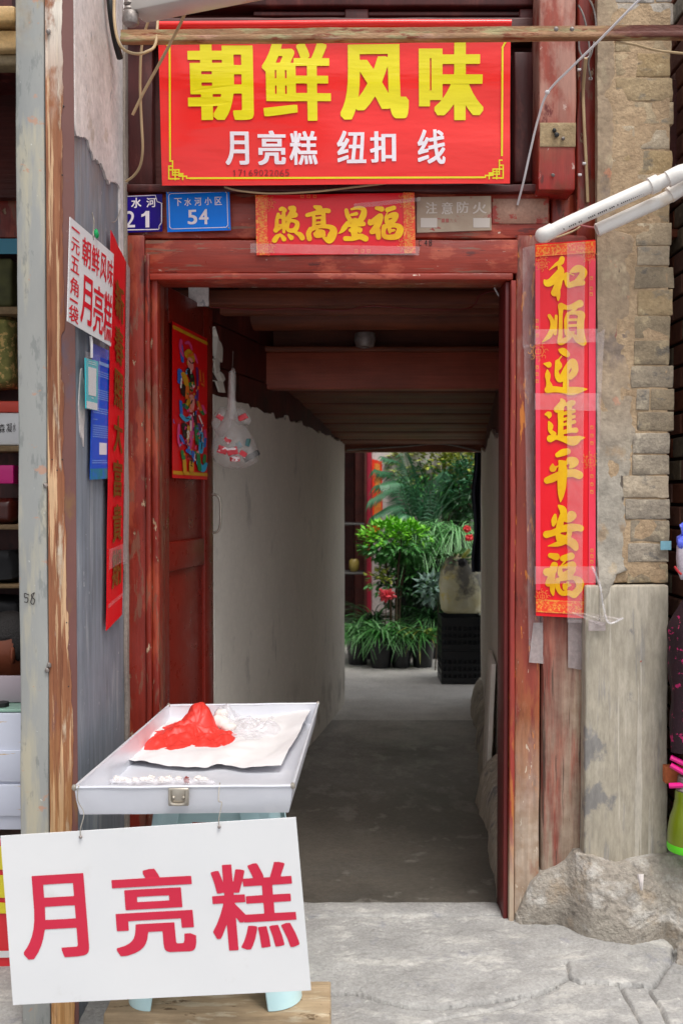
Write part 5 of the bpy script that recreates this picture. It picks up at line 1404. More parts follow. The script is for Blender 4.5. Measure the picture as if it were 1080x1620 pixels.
sheet('pale_square', sub(0.42, 0.725, 0.80, 0.815, oq), m_whiteprint, bpst, th=0.0003, e0=0.0008)
sheet('landscape_print', sub(0.0, 0.92, 1.0, 1.0, oq), mat('landscape_print_mat', '#1f8a6a', '#1870c8', (26, 26, 40), rough=0.3, bump=0), bpst, th=0.0003, e0=0.0008)
sheet('clear_tape', sub(-0.1, -0.06, 1.1, 0.08, oq), m_tape, bpst, th=0.0003, e0=0.003, nu=4, nv=4, wob=0.002)

# =================================================================== IRON RAIL, AWNING ARM, PIPES, CABLES
ra, rb_ = P(190, 57, 2.92), P(1110, 49, 2.92)
rl = thing('iron_rail', 'rusty horizontal iron angle bar running across in front of the red banner', 'rail', ra)
def barlong(name, y0, y1, dz0, dz1, m, parent):
    vs, fs = gbox(0, (rb_ - ra).length, y0, y1, dz0, dz1, seg=0.05, r=0.002, amp=0.0012, fr=6)
    ax = (rb_ - ra).normalized()
    mk(name, [ra + ax * v.x + Vector((0, v.y, v.z)) for v in vs], fs, m, parent, smooth=True, sharp=50)
barlong('lower_flange', 0.0, 0.030, -0.014, 0.002, m_rust, rl)
barlong('upper_flange', 0.006, 0.010, 0.0025, 0.022, m_rust, rl)
for x in (879, 904): vs, fs = ico(P(x, 46, 2.905), (0.007, 0.006, 0.007), 2); mk('bolt', vs, fs, m_greyplast, rl, smooth=True)
aw = thing('awning_arm', 'pale enamelled metal box of an awning crossing the top left corner', 'awning', P(250, 10, 2.75))
A0, A1 = P(214, 18, 2.72), P(372, -14, 2.60)
ax = (A1 - A0).normalized(); upv = Vector((0, 0, 1)); sd = ax.cross(upv).normalized(); u2 = sd.cross(ax)
vs, fs = gbox(0, (A1 - A0).length * 1.6, -0.03, 0.05, -0.012, 0.09, seg=0.3, r=0.006)
mk('housing', [A0 + ax * v.x - sd * v.y + u2 * v.z for v in vs], fs, m_whitemetal, aw, smooth=True)
c = P(207, 34, 2.70)
lathe('gear_cap', [(0.018, 0.025), (0.021, 0.022), (0.023, 0.0), (0.020, -0.008), (0.010, -0.012)], (c.x, c.y, c.z), m_greyplast, aw)
for i, z in enumerate((0.045, 0.06, 0.075)): lathe('gear_neck', [(0.011, 0.0), (0.015, 0.004), (0.011, 0.012)], (c.x - 0.004, c.y, c.z + z - 0.018), m_greyplast, aw)
o = tube('cable', [P(182, -30, 2.85), P(181, 25, 2.80), P(186, 60, 2.78), P(196, 78, 2.78), P(215, 85, 2.80), P(232, 82, 2.84), P(246, 70, 2.90), P(250, 30, 2.98)], 0.0042, m_cable); tag(o, 'cream cable making a loop round the left end of the iron rail', 'cable')
o = tube('cable', [P(298, 4, 2.76), P(289, 30, 2.82), P(270, 68, 2.88), P(250, 105, 2.92), P(228, 145, 2.96), P(210, 182, 2.98)], 0.0046, m_cable); tag(o, 'cream cable slanting down over the left edge of the banner, cut at its end', 'cable')
o = tube('cable', [P(237, 26, 3.0), P(225, 70, 3.02), P(222, 130, 3.04), P(224, 190, 3.05), P(226, 235, 3.06), P(222, 262, 3.08), P(212, 278, 3.10), P(200, 287, 3.12)], 0.004, m_cable); tag(o, 'cream cable hanging straight down left of the banner and curling to the pillar', 'cable')
o = tube('cable', [P(172, -30, 2.9), P(176, 20, 2.9), P(182, 60, 2.95), P(190, 92, 3.0)], 0.010, m_cabledark); tag(o, 'thick black cable in the shadow at the top of the side panel', 'cable')
o = tube('cable', [P(196, -30, 2.74), P(196, 10, 2.72), P(199, 34, 2.70)], 0.002, m_cablew); tag(o, 'thin white cord beside the grey awning gear', 'cable')
o = tube('cable', [P(1020, -10, 2.80), P(985, 25, 2.84), P(945, 66, 2.90), P(905, 105, 2.96), P(866, 146, 3.02), P(850, 190, 3.06), P(838, 240, 3.10), P(828, 285, 3.13), P(818, 324, 3.18)], 0.0036, m_cablew); tag(o, 'long white cable bowing down from the upper right to the door beam', 'cable')
vs, fs = ico(P(865, 146, 3.015), (0.008, 0.006, 0.007), 2); mk('tie', vs, fs, m_cablew, o, smooth=True)
o = tube('cable', [P(972, 66, 2.95), P(1000, 70, 2.97), P(1040, 80, 3.0), P(1095, 86, 3.05)], 0.0038, m_cable); tag(o, 'cream cable drooping to the right below the iron rail, in front of the bricks', 'cable')
o = tube('cable', [P(926, 92, 3.10), P(922, 140, 3.165), P(923, 190, 3.165), P(926, 250, 3.165), P(929, 320, 3.165)], 0.0052, m_cable); tag(o, 'cream cable clipped down the narrow red post beside the bricks', 'cable')
o = tube('cable', [P(914, 8, 3.12), P(922, 24, 3.12), P(928, 50, 3.12), P(932, 85, 3.12), P(924, 92, 3.12), P(916, 80, 3.12), P(915, 60, 3.12)], 0.003, m_greyplast); tag(o, 'grey wire looped behind the iron rail on the narrow red post', 'cable')
o = tube('cable', [P(926, -10, 3.13), P(938, 14, 3.13), P(942, 45, 3.13), P(936, 80, 3.13), P(930, 100, 3.14), P(934, 125, 3.15)], 0.003, m_greyplast); tag(o, 'outer grey wire curving down to the top of the narrow red post', 'cable')
for i, (x, y) in enumerate([(923, 259), (916, 277), (915, 111), (933, 125)]):
    vs, fs = gbox(-0.006, 0.006, -0.006, 0.002, -0.004, 0.004, seg=1, r=0.002); c = P(x, y, 3.163)
    mk('cable_clip', [v + c for v in vs], fs, m_cablew, cst, smooth=True)
o = tube('cable', [P(870, 378, 3.10), P(890, 372, 3.12), P(915, 360, 3.14), P(925, 340, 3.16)], 0.003, m_cable); tag(o, 'short cream cable end coming out below the upper white pipe', 'cable')
o = tube('cable', [P(912, 355, 3.13), P(925, 358, 3.11), P(945, 361, 3.08)], 0.003, mat('pink_wire', '#b06a6a', rough=0.5, bump=0)); tag(o, 'short pink wire entering the mouth of the lower white pipe', 'cable')
o = tube('cable', [P(355, 296, 3.13), P(380, 302, 3.13), P(430, 306, 3.14), P(500, 303, 3.13), P(560, 296, 3.13), P(610, 290, 3.13)], 0.003, m_cable); tag(o, 'thin cream wire sagging just under the bottom edge of the banner', 'cable')
# PVC pipes
p1 = thing('pvc_pipe', 'upper white plastic pipe with a clamp and bent end above the couplet', 'pipe', P(960, 330, 3.0))
tube('pipe', [P(872, 366, 3.03), P(900, 352, 3.02), P(1000, 307, 3.0), P(1062, 280, 2.98)], 0.0205, m_pvc, p1, seg=18)
tube('elbow', [P(862, 372, 3.08), P(858, 372, 3.05), P(861, 371, 3.035), P(874, 364.5, 3.03)], 0.0235, m_pvc, p1, seg=18)
tube('elbow', [P(1055, 284, 2.98), P(1078, 273, 2.975), P(1100, 270, 3.0), P(1112, 275, 3.1)], 0.0245, m_pvc, p1, seg=18)
tube('clamp', [P(1027, 295, 2.993), P(1040, 289, 2.991)], 0.026, m_pvc, p1, n=2, seg=18)
g = G(); ln = random.Random(4); pa, pb_ = P(884, 366, 3.008), P(1024, 303, 2.985)
for i in range(46):
    if ln.random() < 0.25: continue
    t = i / 46; c = pa.lerp(pb_, t); d = (pb_ - pa).normalized(); n_ = Vector((d.z, 0, -d.x)) * -1
    c += Vector((0, -0.0035, 0)); w_ = 0.0034; h_ = 0.0022
    g.add([c - n_ * h_, c + d * w_ - n_ * h_, c + d * w_ + n_ * h_, c + n_ * h_], [(0, 1, 2, 3)])
g.out('printed_marking', m_pen, p1, kind='stuff')
p2 = thing('pvc_pipe', 'lower white plastic pipe ending in an open mouth above the couplet', 'pipe', P(1000, 330, 3.05))
pts = catmull([P(943, 364, 3.06), P(1000, 338, 3.05), P(1050, 315, 3.04), P(1068, 304, 3.04), P(1100, 290, 3.06)], 6)
vs, fs = tubegeo(pts, 0.020, 18, closed_ends=False); v2, f2 = tubegeo(pts, 0.017, 18, closed_ends=False)
k = len(vs); fs = fs + [tuple(i + k for i in f[::-1]) for f in f2] + [(i, k + i, k + (i + 1) % 18, (i + 1) % 18) for i in range(18)]
mk('pipe', vs + v2, fs, m_pvc, p2, smooth=True)
tube('elbow', [P(1058, 309, 3.038), P(1080, 296, 3.035), P(1098, 300, 3.06), P(1100, 330, 3.1)], 0.0245, m_pvc, p2, seg=18)

# =================================================================== TRAY ON ITS STOOL
ZT = 0.688
FL, FR = PZ(118, 1246, ZT), PZ(463, 1243, ZT)
BL_, BR_ = PZ(267, 1116, ZT), PZ(503, 1113, ZT)
tr = thing('metal_tray', 'long open aluminium tray with a latch on its front, resting on the pale blue stool', 'tray', ((FL + BR_) / 2).to_tuple()[:2] + (ZT - 0.068,))
def tq(u, v, z): return (FL * (1 - u) * (1 - v) + FR * u * (1 - v) + BR_ * u * v + BL_ * (1 - u) * v) + Vector((0, 0, z))
cen = tq(.5, .5, 0)
def inset(p, d, z):
    c = Vector((cen.x, cen.y, p.z)); v = (c - p); s = Vector((math.copysign(d, v.x), math.copysign(d, v.y), 0)); return p + s + Vector((0, 0, z))
rim = [tq(0, 0, 0), tq(1, 0, 0), tq(1, 1, 0), tq(0, 1, 0)]
bot = [inset(p, 0.010, -0.066) for p in rim]
botin = [inset(p, 0.012, -0.064) for p in rim]; rimin = [inset(p, 0.002, 0) for p in rim]
vs, fs = gbox(0, 1, 0, 1, 0, 1, seg=0.08, r=0)
mk('tray_base', [(bot[0] * (1 - v.x) * (1 - v.y) + bot[1] * v.x * (1 - v.y) + bot[2] * v.x * v.y + bot[3] * (1 - v.x) * v.y) + Vector((0, 0, 0.003 * v.z + 0.001 * noise.noise(v * 5))) for v in vs], fs, m_alu, tr, smooth=True)
for i in range(4):
    a, b, c, d = rim[i], rim[(i + 1) % 4], bot[(i + 1) % 4], bot[i]; ai, bi2, ci, di = rimin[i], rimin[(i + 1) % 4], botin[(i + 1) % 4], botin[i]
    n = 24; g = G(); V_, F_ = [], []
    for k in range(n + 1):
        t = k / n; w = 0.0016 * noise.noise(Vector((t * 6, i * 3, 0)))
        nn = (b - a).normalized().cross(Vector((0, 0, 1)))
        mid = ((a + d) / 2).lerp((b + c) / 2, t) + nn * (w * 1.5 + 0.002)
        V_ += [a.lerp(b, t) + nn * w, mid, d.lerp(c, t), di.lerp(ci, t), mid - nn * 0.002, ai.lerp(bi2, t) + nn * w]
    for k in range(n):
        for j in range(6): p_ = k * 6 + j; q2 = k * 6 + (j + 1) % 6; F_.append((p_, q2, q2 + 6, p_ + 6))
    F_ += [tuple(range(6)), tuple(n * 6 + j for j in range(6))]
    mk('side', V_, F_, m_alu, tr, smooth=True, sharp=50)
    tube('rolled_rim', [a.lerp(b, t) + Vector((0, 0, 0.0014 * noise.noise(Vector((t * 5, i, 0))))) for t in (0, .15, .3, .45, .6, .75, .9, 1)], 0.0036, m_alu, tr, n=4)
for p in rim: vs, fs = ico(p, (0.006, 0.006, 0.008), 2, 0.3); mk('corner_rivet', vs, fs, m_steel, tr, smooth=True)
# latch
lc_ = PX(283, 1262, 1).copy(); fy = FL.y - 0.004
c = P(283, 1258, fy)
box('latch_plate', c.x - 0.024, c.x + 0.024, fy - 0.006, fy + 0.002, c.z - 0.024, c.z + 0.018, m_steel, tr, seg=0.02, r=0.003)
tube('latch_loop', [Vector((c.x - 0.019, fy - 0.010, c.z + 0.015)), Vector((c.x - 0.019, fy - 0.012, c.z - 0.006)), Vector((c.x - 0.013, fy - 0.012, c.z - 0.017)), Vector((c.x + 0.013, fy - 0.012, c.z - 0.017)), Vector((c.x + 0.019, fy - 0.012, c.z - 0.006)), Vector((c.x + 0.019, fy - 0.010, c.z + 0.015))], 0.0034, m_steel, tr)
for dx in (-0.011, 0.012): vs, fs = ico(Vector((c.x + dx, fy - 0.007, c.z - 0.004)), (0.004, 0.003, 0.004), 2); mk('rivet', vs, fs, m_steel, tr, smooth=True)
zb_ = ZT - 0.060
# white paper
pp = [PZ(186, 1207, zb_), PZ(445, 1222, zb_), PZ(494, 1128, zb_ + 0.02), PZ(268, 1136, zb_ + 0.012)]
def paper():
    vs, fs = [], []; NX, NY = 60, 44
    for s in (0, 1):
        for j in range(NY + 1):
            for i in range(NX + 1):
                u, v = i / NX, j / NY
                p = pp[0] * (1 - u) * (1 - v) + pp[1] * u * (1 - v) + pp[2] * u * v + pp[3] * (1 - u) * v
                if v < 0.5: p.y -= (0.5 - v) * 2 * (0.035 * math.sin(math.pi * u) - 0.030 * math.exp(-((u - 0.66) / 0.10) ** 2))
                lift = 0.008 + 0.014 * noise.noise(Vector((u * 4, v * 3, 2))) + 0.006 * abs(noise.noise(Vector((u * 9, v * 7, 4))))
                lift += (1 - v) ** 4 * (0.010 * math.exp(-((u - 0.64) / 0.07) ** 2) + 0.008 * (1 - u) ** 3) + 0.012 * max(0, u - 0.85) / 0.15
                p.z += max(0.001, lift) - s * 0.0008
                vs.append(p)
    W = NX + 1; N_ = W * (NY + 1)
    for j in range(NY):
        for i in range(NX): a = j * W + i; fs.append((a, a + 1, a + W + 1, a + W)); fs.append((N_ + a, N_ + a + W, N_ + a + W + 1, N_ + a + 1))
        for i in (0, NX): a = j * W + i; fs.append((a, a + W, N_ + a + W, N_ + a))
    for i in range(NX):
        for j in (0, NY): a = j * W + i; fs.append((a, N_ + a, N_ + a + 1, a + 1))
    o = mk('paper_sheet', vs, fs, m_whitepaper, smooth=True, sharp=80)
    tag(o, 'crumpled white paper sheet spread on the bottom of the metal tray', 'paper')
paper()
# red bag, a soft knotted lump
def lump(name, blobs, m, vox, amp, fr, sm=2, fold=0.0, crump=0.0, cs=24):
    V_, F_ = [], []
    for (c, s, rz, ry) in blobs:
        rot = Matrix.Rotation(rz, 3, 'Z') @ Matrix.Rotation(ry, 3, 'Y')
        vs, fs = ico(c, s, 3, 0.15, 2.0, c[0] * 9, rot); k = len(V_); V_ += vs; F_ += [tuple(i + k for i in f) for f in fs]
    o = mk(name, V_, F_, m, smooth=False); remesh(o, vox, sm)
    for v in o.data.vertices:
        w = v.co + o.location; nrm = v.normal
        d = noise.noise(w * fr) * amp + (abs(noise.noise(Vector((w.x * fr * 1.6, w.y * fr * 1.6, w.z * fr * 0.7)))) ** 0.7) * -fold
        if crump > 0.01: d += 0.004 * (noise.ridged_multi_fractal(w * 17, 1.0, 2.1, 3, 1.0, 2.0) - 1.0)
        if crump:
            q = Vector((w.x * cs + noise.noise(w * 20), w.y * cs, w.z * cs * 0.6))
            d -= crump * (noise.voronoi(q)[0][0] + 0.2 * noise.voronoi(q * 2.0)[0][0] - 0.5)
        v.co += nrm * d
    return o
zp = zb_ + 0.012
def bp3(px, py, z): return PZ(px, py, z)
def drape(name, outline, centre, hfun, m, label, cat, NA=200, NR=64, base=0.0):
    """thin sheet heaped on the tray: star-shaped outline, pleats running down from the peak"""
    c0 = PZ(*centre, zp); ol = [PZ(x, y, zp) for x, y in outline]; ol = catmull(ol + [ol[0]], 8)
    ang = [(math.atan2(p.y - c0.y, p.x - c0.x), (p - c0).length) for p in ol]
    def Rr(a):
        best = 0.02
        for (a0, r0), (a1, r1) in zip(ang[:-1], ang[1:]):
            d = (a1 - a0 + math.pi) % (2 * math.pi) - math.pi; t = ((a - a0 + math.pi) % (2 * math.pi) - math.pi)
            if abs(d) > 1e-6 and 0 <= t / d <= 1: best = max(best, r0 + (r1 - r0) * t / d)
        return best
    vs, fs = [], []
    for side in (0, 1):
        for i in range(NA):
            a = 2 * math.pi * i / NA; R_ = Rr(a) * (1 + 0.05 * noise.noise(Vector((math.cos(a) * 4, math.sin(a) * 4, 2))))
            for k in range(NR + 1):
                t = (k + 0.3) / (NR + 0.3); x = c0.x + math.cos(a) * R_ * t; y = c0.y + math.sin(a) * R_ * t
                z = hfun(x, y, a, t)
                vs.append(Vector((x, y, zp - 0.006 + (z if not side else min(z - 0.001, z * 0.97)))))
    W = NR + 1; N_ = W * NA
    for i in range(NA):
        i2 = (i + 1) % NA
        for k in range(NR):
            a, b = i * W + k, i2 * W + k; fs.append((a, a + 1, b + 1, b)); fs.append((N_ + a, N_ + b, N_ + b + 1, N_ + a + 1))
        fs.append((i * W + NR, N_ + i * W + NR, N_ + i2 * W + NR, i2 * W + NR)); fs.append((i * W, i2 * W, N_ + i2 * W, N_ + i * W))
    o = mk(name, vs, fs, m, smooth=True, sharp=85); tag(o, label, cat); return o
def G3(x, y, px, py, h, r):
    p = PZ(px, py, zp); return h * math.exp(-(((x - p.x) ** 2 + ((y - p.y) * 0.8) ** 2) / (r * r)) ** 1.5)
def h_red(x, y, a, t):
    env = max(0.0, 1 - t ** 5) ** 0.5
    h = 0.024 + G3(x, y, 318, 1156, 0.070, 0.052) + G3(x, y, 286, 1168, 0.026, 0.045) + G3(x, y, 252, 1178, 0.014, 0.035) + G3(x, y, 362, 1174, 0.012, 0.024)
    pl = abs(math.sin(a * 4.5 + 1.6 * noise.noise(Vector((x * 14, y * 14, 0))) + 0.6)) ** 0.6
    pl2 = abs(noise.noise(Vector((x * 34, y * 34, 3)))) * 1.3
    return max(0.001, env * (h - (0.016 * (1 - pl) * min(1, t * 1.6) * (1 - 0.3 * t)) - 0.006 * (0.5 - pl2) - 0.004 * noise.noise(Vector((x * 70, y * 50, 1)))))
rb = drape('plastic_bag', [(227, 1184), (236, 1163), (262, 1150), (284, 1142), (296, 1134), (318, 1130), (338, 1136), (343, 1156), (360, 1160), (377, 1163), (372, 1178), (352, 1186), (330, 1184), (300, 1188), (262, 1193)], (310, 1166), h_red, m_redbag,
    'knotted red plastic bag heaped on the white paper in the tray', 'bag')
def h_clr(x, y, a, t):
    env = max(0.0, 1 - t ** 4) ** 0.5
    h = 0.018 + G3(x, y, 352, 1142, 0.045, 0.04) + G3(x, y, 430, 1156, 0.022, 0.03) + G3(x, y, 390, 1150, 0.012, 0.03)
    return max(0.001, env * (h + 0.020 * (abs(noise.noise(Vector((x * 30, y * 30, 3)))) - 0.22) + 0.010 * (abs(noise.noise(Vector((x * 80, y * 60, 7)))) - 0.2)))
cb = drape('plastic_bag', [(332, 1140), (345, 1120), (372, 1122), (398, 1134), (425, 1142), (440, 1138), (452, 1152), (440, 1163), (418, 1168), (395, 1176), (372, 1174), (350, 1166)], (388, 1152), h_clr, m_film,
    'clear crumpled plastic bag behind the red bag in the tray', 'bag', 160, 50)
wb = lump('food_bag', [(bp3(348, 1142, zp + 0.026), (0.028, 0.026, 0.022), 0, 0), (bp3(350, 1130, zp + 0.030), (0.022, 0.02, 0.020), 0, 0), (bp3(362, 1150, zp + 0.016), (0.024, 0.020, 0.014), R(10), 0)], m_cake, 0.0036, 0.004, 30)
tag(wb, 'white food wrapped inside the clear bag behind the red bag', 'food')
# sleeve of small cakes at the front
sl = thing('cake_packet', 'clear plastic sleeve of small white cakes along the front edge of the tray', 'packet', PZ(255, 1237, zb_))
rg = random.Random(9)
for i in range(11):
    px = 184 + i * 14 + rg.uniform(-3, 3); c = PZ(px, 1238 + rg.uniform(-2, 1), zb_ + 0.004) 
    vs, fs = ico(c + Vector((0, 0.006, 0.006)), (rg.uniform(0.006, 0.013), 0.010, rg.uniform(0.004, 0.008)), 3, 0.7, 2.5, i * 3.3)
    mk('cake', vs, fs, m_rednut if i in (8, 11) else m_cake, sl, smooth=True)
a_, b_ = PZ(173, 1236, zb_ + 0.010), PZ(340, 1238, zb_ + 0.010)
vs, fs = [], []
n = 50
for k in range(n + 1):
    t = k / n; c = a_.lerp(b_, t)
    pin = 0.35 + 0.65 * min(1, t * 10, (1 - t) * 14); pin *= 0.85 + 0.3 * noise.noise(Vector((t * 22, 0, 0)))
    for j in range(12): w = 2 * math.pi * j / 12; vs.append(c + Vector((0, 0.004 + 0.016 * math.cos(w) * pin * (1 + .3 * noise.noise(Vector((t * 30, j, 0)))), 0.011 * math.sin(w) * pin)))
for k in range(n):
    for j in range(12): fs.append((k * 12 + j, k * 12 + (j + 1) % 12, (k + 1) * 12 + (j + 1) % 12, (k + 1) * 12 + j))
fs += [tuple(range(12)), tuple(n * 12 + j for j in range(12))]
mk('sleeve', vs, fs, m_film, sl, smooth=True)

# stool: flat top, skirt and four splayed shell legs
ZS = ZT - 0.068
st = thing('plastic_stool', 'pale blue plastic stool under the metal tray, its feet showing below the white sign', 'stool', (-0.32, 2.72, 0.05))
vs, fs = gbox(-0.49, -0.17, 2.54, 2.86, ZS - 0.020, ZS - 0.001, seg=0.06, r=0.008); mk('seat', vs, fs, m_ltblue, st, smooth=True)
vs, fs = gbox(-0.475, -0.185, 2.552, 2.572, ZS - 0.10, ZS - 0.0205, seg=0.06, r=0.003); mk('apron', vs, fs, m_ltblue, st, smooth=True)
vs, fs = gbox(-0.475, -0.185, 2.828, 2.848, ZS - 0.10, ZS - 0.0205, seg=0.06, r=0.003); mk('apron', vs, fs, m_ltblue, st, smooth=True)
def shell_leg(top, foot, sx, sy, w=0.075):
    vs, fs = [], []; n = 14; k = 8
    for s in (0, 1):
        for i in range(n + 1):
            t = i / n; c = top.lerp(foot, t); r = w * (1.0 - 0.15 * t)
            for j in range(k + 1):
                a = j / k; # from x-face to y-face round the outer corner
                ang = math.pi / 2 * a
                p = Vector((sx * (math.sin(ang) - 1) * r, sy * (math.cos(ang) - 1) * r, 0)) if False else Vector((sx * (math.cos(ang) * r - r), sy * (math.sin(ang) * r - r), 0))
                ext = 1.0 if not s else 0.92
                lift = (0.012 * (1 - math.sin(ang * 1.0 * 1.0 + 0.0)) * 0) 
                vs.append(c + Vector((p.x, p.y, 0)) - Vector((sx, sy, 0)) * (0.003 if s else 0) + Vector((0, 0, lift)))
    W = k + 1; N_ = W * (n + 1)
    for i in range(n):
        for j in range(k): a = i * W + j; fs.append((a, a + 1, a + W + 1, a + W)); fs.append((N_ + a, N_ + a + W, N_ + a + W + 1, N_ + a + 1))
        for j in (0, k): a = i * W + j; fs.append((a, a + W, N_ + a + W, N_ + a))
    for j in range(k):
        for i in (0, n): a = i * W + j; fs.append((a, N_ + a, N_ + a + 1, a + 1))
    return mk('leg', vs, fs, m_ltblue, st, smooth=True, sharp=50)
fl = PZ(195, 1604, 0.056); fr_ = PZ(476, 1598, 0.056)
shell_leg(Vector((-0.487, 2.545, ZS - 0.02)), Vector((fl.x, 2.495, 0.057)), -1, -1)
shell_leg(Vector((-0.173, 2.545, ZS - 0.02)), Vector((fr_.x, 2.495, 0.057)), 1, -1, 0.095)
shell_leg(Vector((-0.487, 2.855, ZS - 0.02)), Vector((fl.x, 2.905, -0.005)), -1, 1)
shell_leg(Vector((-0.173, 2.855, ZS - 0.02)), Vector((fr_.x, 2.905, -0.005)), 1, 1)
vs, fs = gbox(-0.60, P(522, 1600, 2.484).x, 2.484, 2.66, -0.048, 0.055, seg=0.025, r=0.006, amp=0.003, fr=8)
o = mk('wooden_plank', vs, fs, m_plankw, smooth=True, sharp=60); tag(o, 'dirty pale wooden block on the pavement under the front feet of the stool', 'plank')

# =================================================================== HANGING SIGN (white card on two wires)
YC = 2.268
wc = [(1, 1323), (468, 1293), (492, 1567), (21, 1590)]
wq = warp(pxquad(wc, YC), 0.003, 1.6, 1.2, 3.0); ws = thing('hanging_sign', 'large white card with big crimson Chinese lettering hung by two wires from the tray', 'sign', P(250, 1580, YC))
sheet('card', wq, m_signwhite, ws, th=0.004, nu=16, nv=10)
letters('crimson_lettering', wq, [('月', .050, .245, .270, .735), ('亮', .362, .245, .632, .745), ('糕', .690, .245, .975, .745)], m_crimson, ws, 0.033, 0.0012)
for (x1, y1, x2, y2) in ((125, 1244, 128, 1326), (348, 1240, 347, 1310)):
    t_ = PZ(x1, y1, ZT + 0.004); b_ = P(x2, y2 - 2, YC - 0.004)
    tube('wire', [t_ + Vector((0, 0.006, -0.006)), t_ + Vector((0, -0.004, 0.0015)), Vector((t_.x, FL.y - 0.012, t_.z - 0.03)), Vector((b_.x + 0.004, FL.y - 0.016, b_.z + 0.05)), b_ + Vector((-0.001, 0.002, 0.018)), b_], 0.0011, m_steel, ws)
    vs, fs = ico(b_ + Vector((0, -0.001, 0)), (0.0042, 0.003, 0.0042), 2); mk('knot', vs, fs, m_greyplast, ws, smooth=True)

# =================================================================== PLASTIC BAG hanging inside the doorway
hb_ = thing('hanging_bag', 'clear knotted bag of red and white packets hanging inside the doorway', 'bag', P(370, 735, 3.72))
YH = 3.72
bag_prof = [(588, 4, 366), (620, 5, 366), (650, 8, 367), (664, 14, 366), (680, 24, 367), (700, 33, 369), (718, 38, 372), (730, 34, 374), (738, 20, 374), (741, 5, 374)]
def bagmesh(prof, Y, m, name, parent, seg=28, flat=0.7, wr=0.12):
    vs, fs = [], []
    for i, (py, r, cx) in enumerate(prof):
        c = P(cx, py, Y); rr = r / FPX * Y
        for k in range(seg):
            a = 2 * math.pi * k / seg; w = 1 + wr * noise.noise(Vector((math.cos(a) * 2.5, math.sin(a) * 2.5, py * 0.012))) + wr * 0.7 * math.sin(k * 2.3 + i)* 0.5
            vs.append(c + Vector((math.cos(a) * rr * w, math.sin(a) * rr * w * flat, 0.004 * math.sin(a * 3))))
    for i in range(len(prof) - 1):
        for k in range(seg): fs.append((i * seg + k, i * seg + (k + 1) % seg, (i + 1) * seg + (k + 1) % seg, (i + 1) * seg + k))
    fs += [tuple(range(seg)), tuple((len(prof) - 1) * seg + k for k in range(seg))]
    return mk(name, vs, fs, m, parent, smooth=True, sharp=80)
bagmesh(bag_prof, YH, m_filmw, 'bag_body', hb_)
bagmesh([(645, 3, 352), (655, 12, 352), (670, 16, 350), (682, 10, 350), (690, 3, 350)], YH + 0.02, m_filmw, 'bag_lobe', hb_)
bagmesh([(645, 3, 380), (655, 10, 382), (665, 14, 384), (672, 8, 386)], YH + 0.02, m_filmw, 'bag_lobe', hb_)
tube('handles', [P(366, 665, YH), P(365, 640, YH), P(366, 610, YH), P(367, 590, YH), P(370, 587, YH + .02), P(370, 620, YH + .02), P(367, 662, YH + 0.01)], 0.0065, m_filmw, hb_)
tube('string', [P(367, 590, YH), P(368, 575, YH + .03), P(369, 556, YH + .04)], 0.0012, m_greyplast, hb_)
m_pk = mat('red_white_packet', '#d8404a', '#c22c38', (20, 20, 20), [dict(c='#f0e6e6', s=(26, 26, 60), t=0.54, w=0.02)], rough=0.35, bump=0.3)
m_pk2 = mat('blue_green_packet', '#4c7c98', '#46705a', (50, 50, 50), rough=0.35, bump=0.3)
for i, (x, y, w, h, a) in enumerate([(352, 712, 12, 9, 20), (368, 714, 13, 9, -15), (360, 697, 8, 6, 40), (385, 718, 9, 6, 30), (378, 704, 6, 8, -30), (348, 660, 9, 6, 35), (384, 660, 11, 7, -25), (372, 726, 12, 6, 0), (392, 700, 5, 9, 10)]):
    vs, fs = gbox(-w / 2, w / 2, -2.2, 2.2, -h / 2, h / 2, seg=3, r=0.8, amp=1.3, fr=0.35, seed=i * 5); s = YH / FPX * 1.25
    rot = Matrix.Rotation(R(a), 3, 'Y'); c = P(x, y, YH - 0.062 if i < 4 or i == 7 else YH - 0.045)
    mk('packet', [c + rot @ (v * s) for v in vs], fs, m_pk2 if i in (4, 8) else m_pk, hb_, smooth=True)
vs, fs = gbox(-0.032, 0.032, -0.006, 0.006, -0.011, 0.011, seg=0.02, r=0.004, amp=0.003); c = P(398, 722, YH); rot = Matrix.Rotation(R(-30), 3, 'Y')
mk('dark_box', [c + rot @ v for v in vs], fs, m_cabledark, hb_, smooth=True)

# =================================================================== LEFT SHOP BEHIND THE PILLAR
shp = thing('market_stall', 'dim shop interior with back wall, seen in the narrow gap left of the pillar', 'stall', (-1.35, 3.3, 0))
m_cloth = mat('yellow_green_cloth', '#8c8448', '#6a6c3a', (60, 60, 60), [dict(c='#c9a868', s=(50, 50, 50), t=0.54, w=0.03)], rough=0.9, bump=0.2)
m_shelfw = mat('pale_shelf_wood', '#8a7250', '#6c5438', (3, 30, 30), rough=0.7, bump=0.3)
box('back_wall', -2.2, -1.02, 3.60, 3.66, -0.04, 2.9, m_darkred, shp, r=0)
box('left_wall', -2.2, -2.14, 2.2, 3.60, -0.04, 2.9, m_darkred, shp, r=0)
box('ceiling_board', -2.2, -0.90, 2.75, 3.66, 2.70, 2.75, m_darkred, shp, r=0)
for i, (y0, y1, c) in enumerate([(8, 36, 0), (42, 74, 0), (74, 92, 1)]):
    a = P(0, y0, 2.7).z; b = P(0, y1, 2.7).z
    box('crossbeam', -2.1, -0.875, 2.70 + 0.02 * i, 2.80, b, a, mat('yellowed_timber%s' % 'ab'[c], ['#c9a878', '#8f7c5c'][c], ['#b08a50', '#6e5c40'][c], (5, 12, 12), rough=0.6, bump=0.3), shp, seg=0.1, r=0.008, amp=0.003)
YL = 3.40
def sx(px, Y=YL): return P(px, 810, Y).x
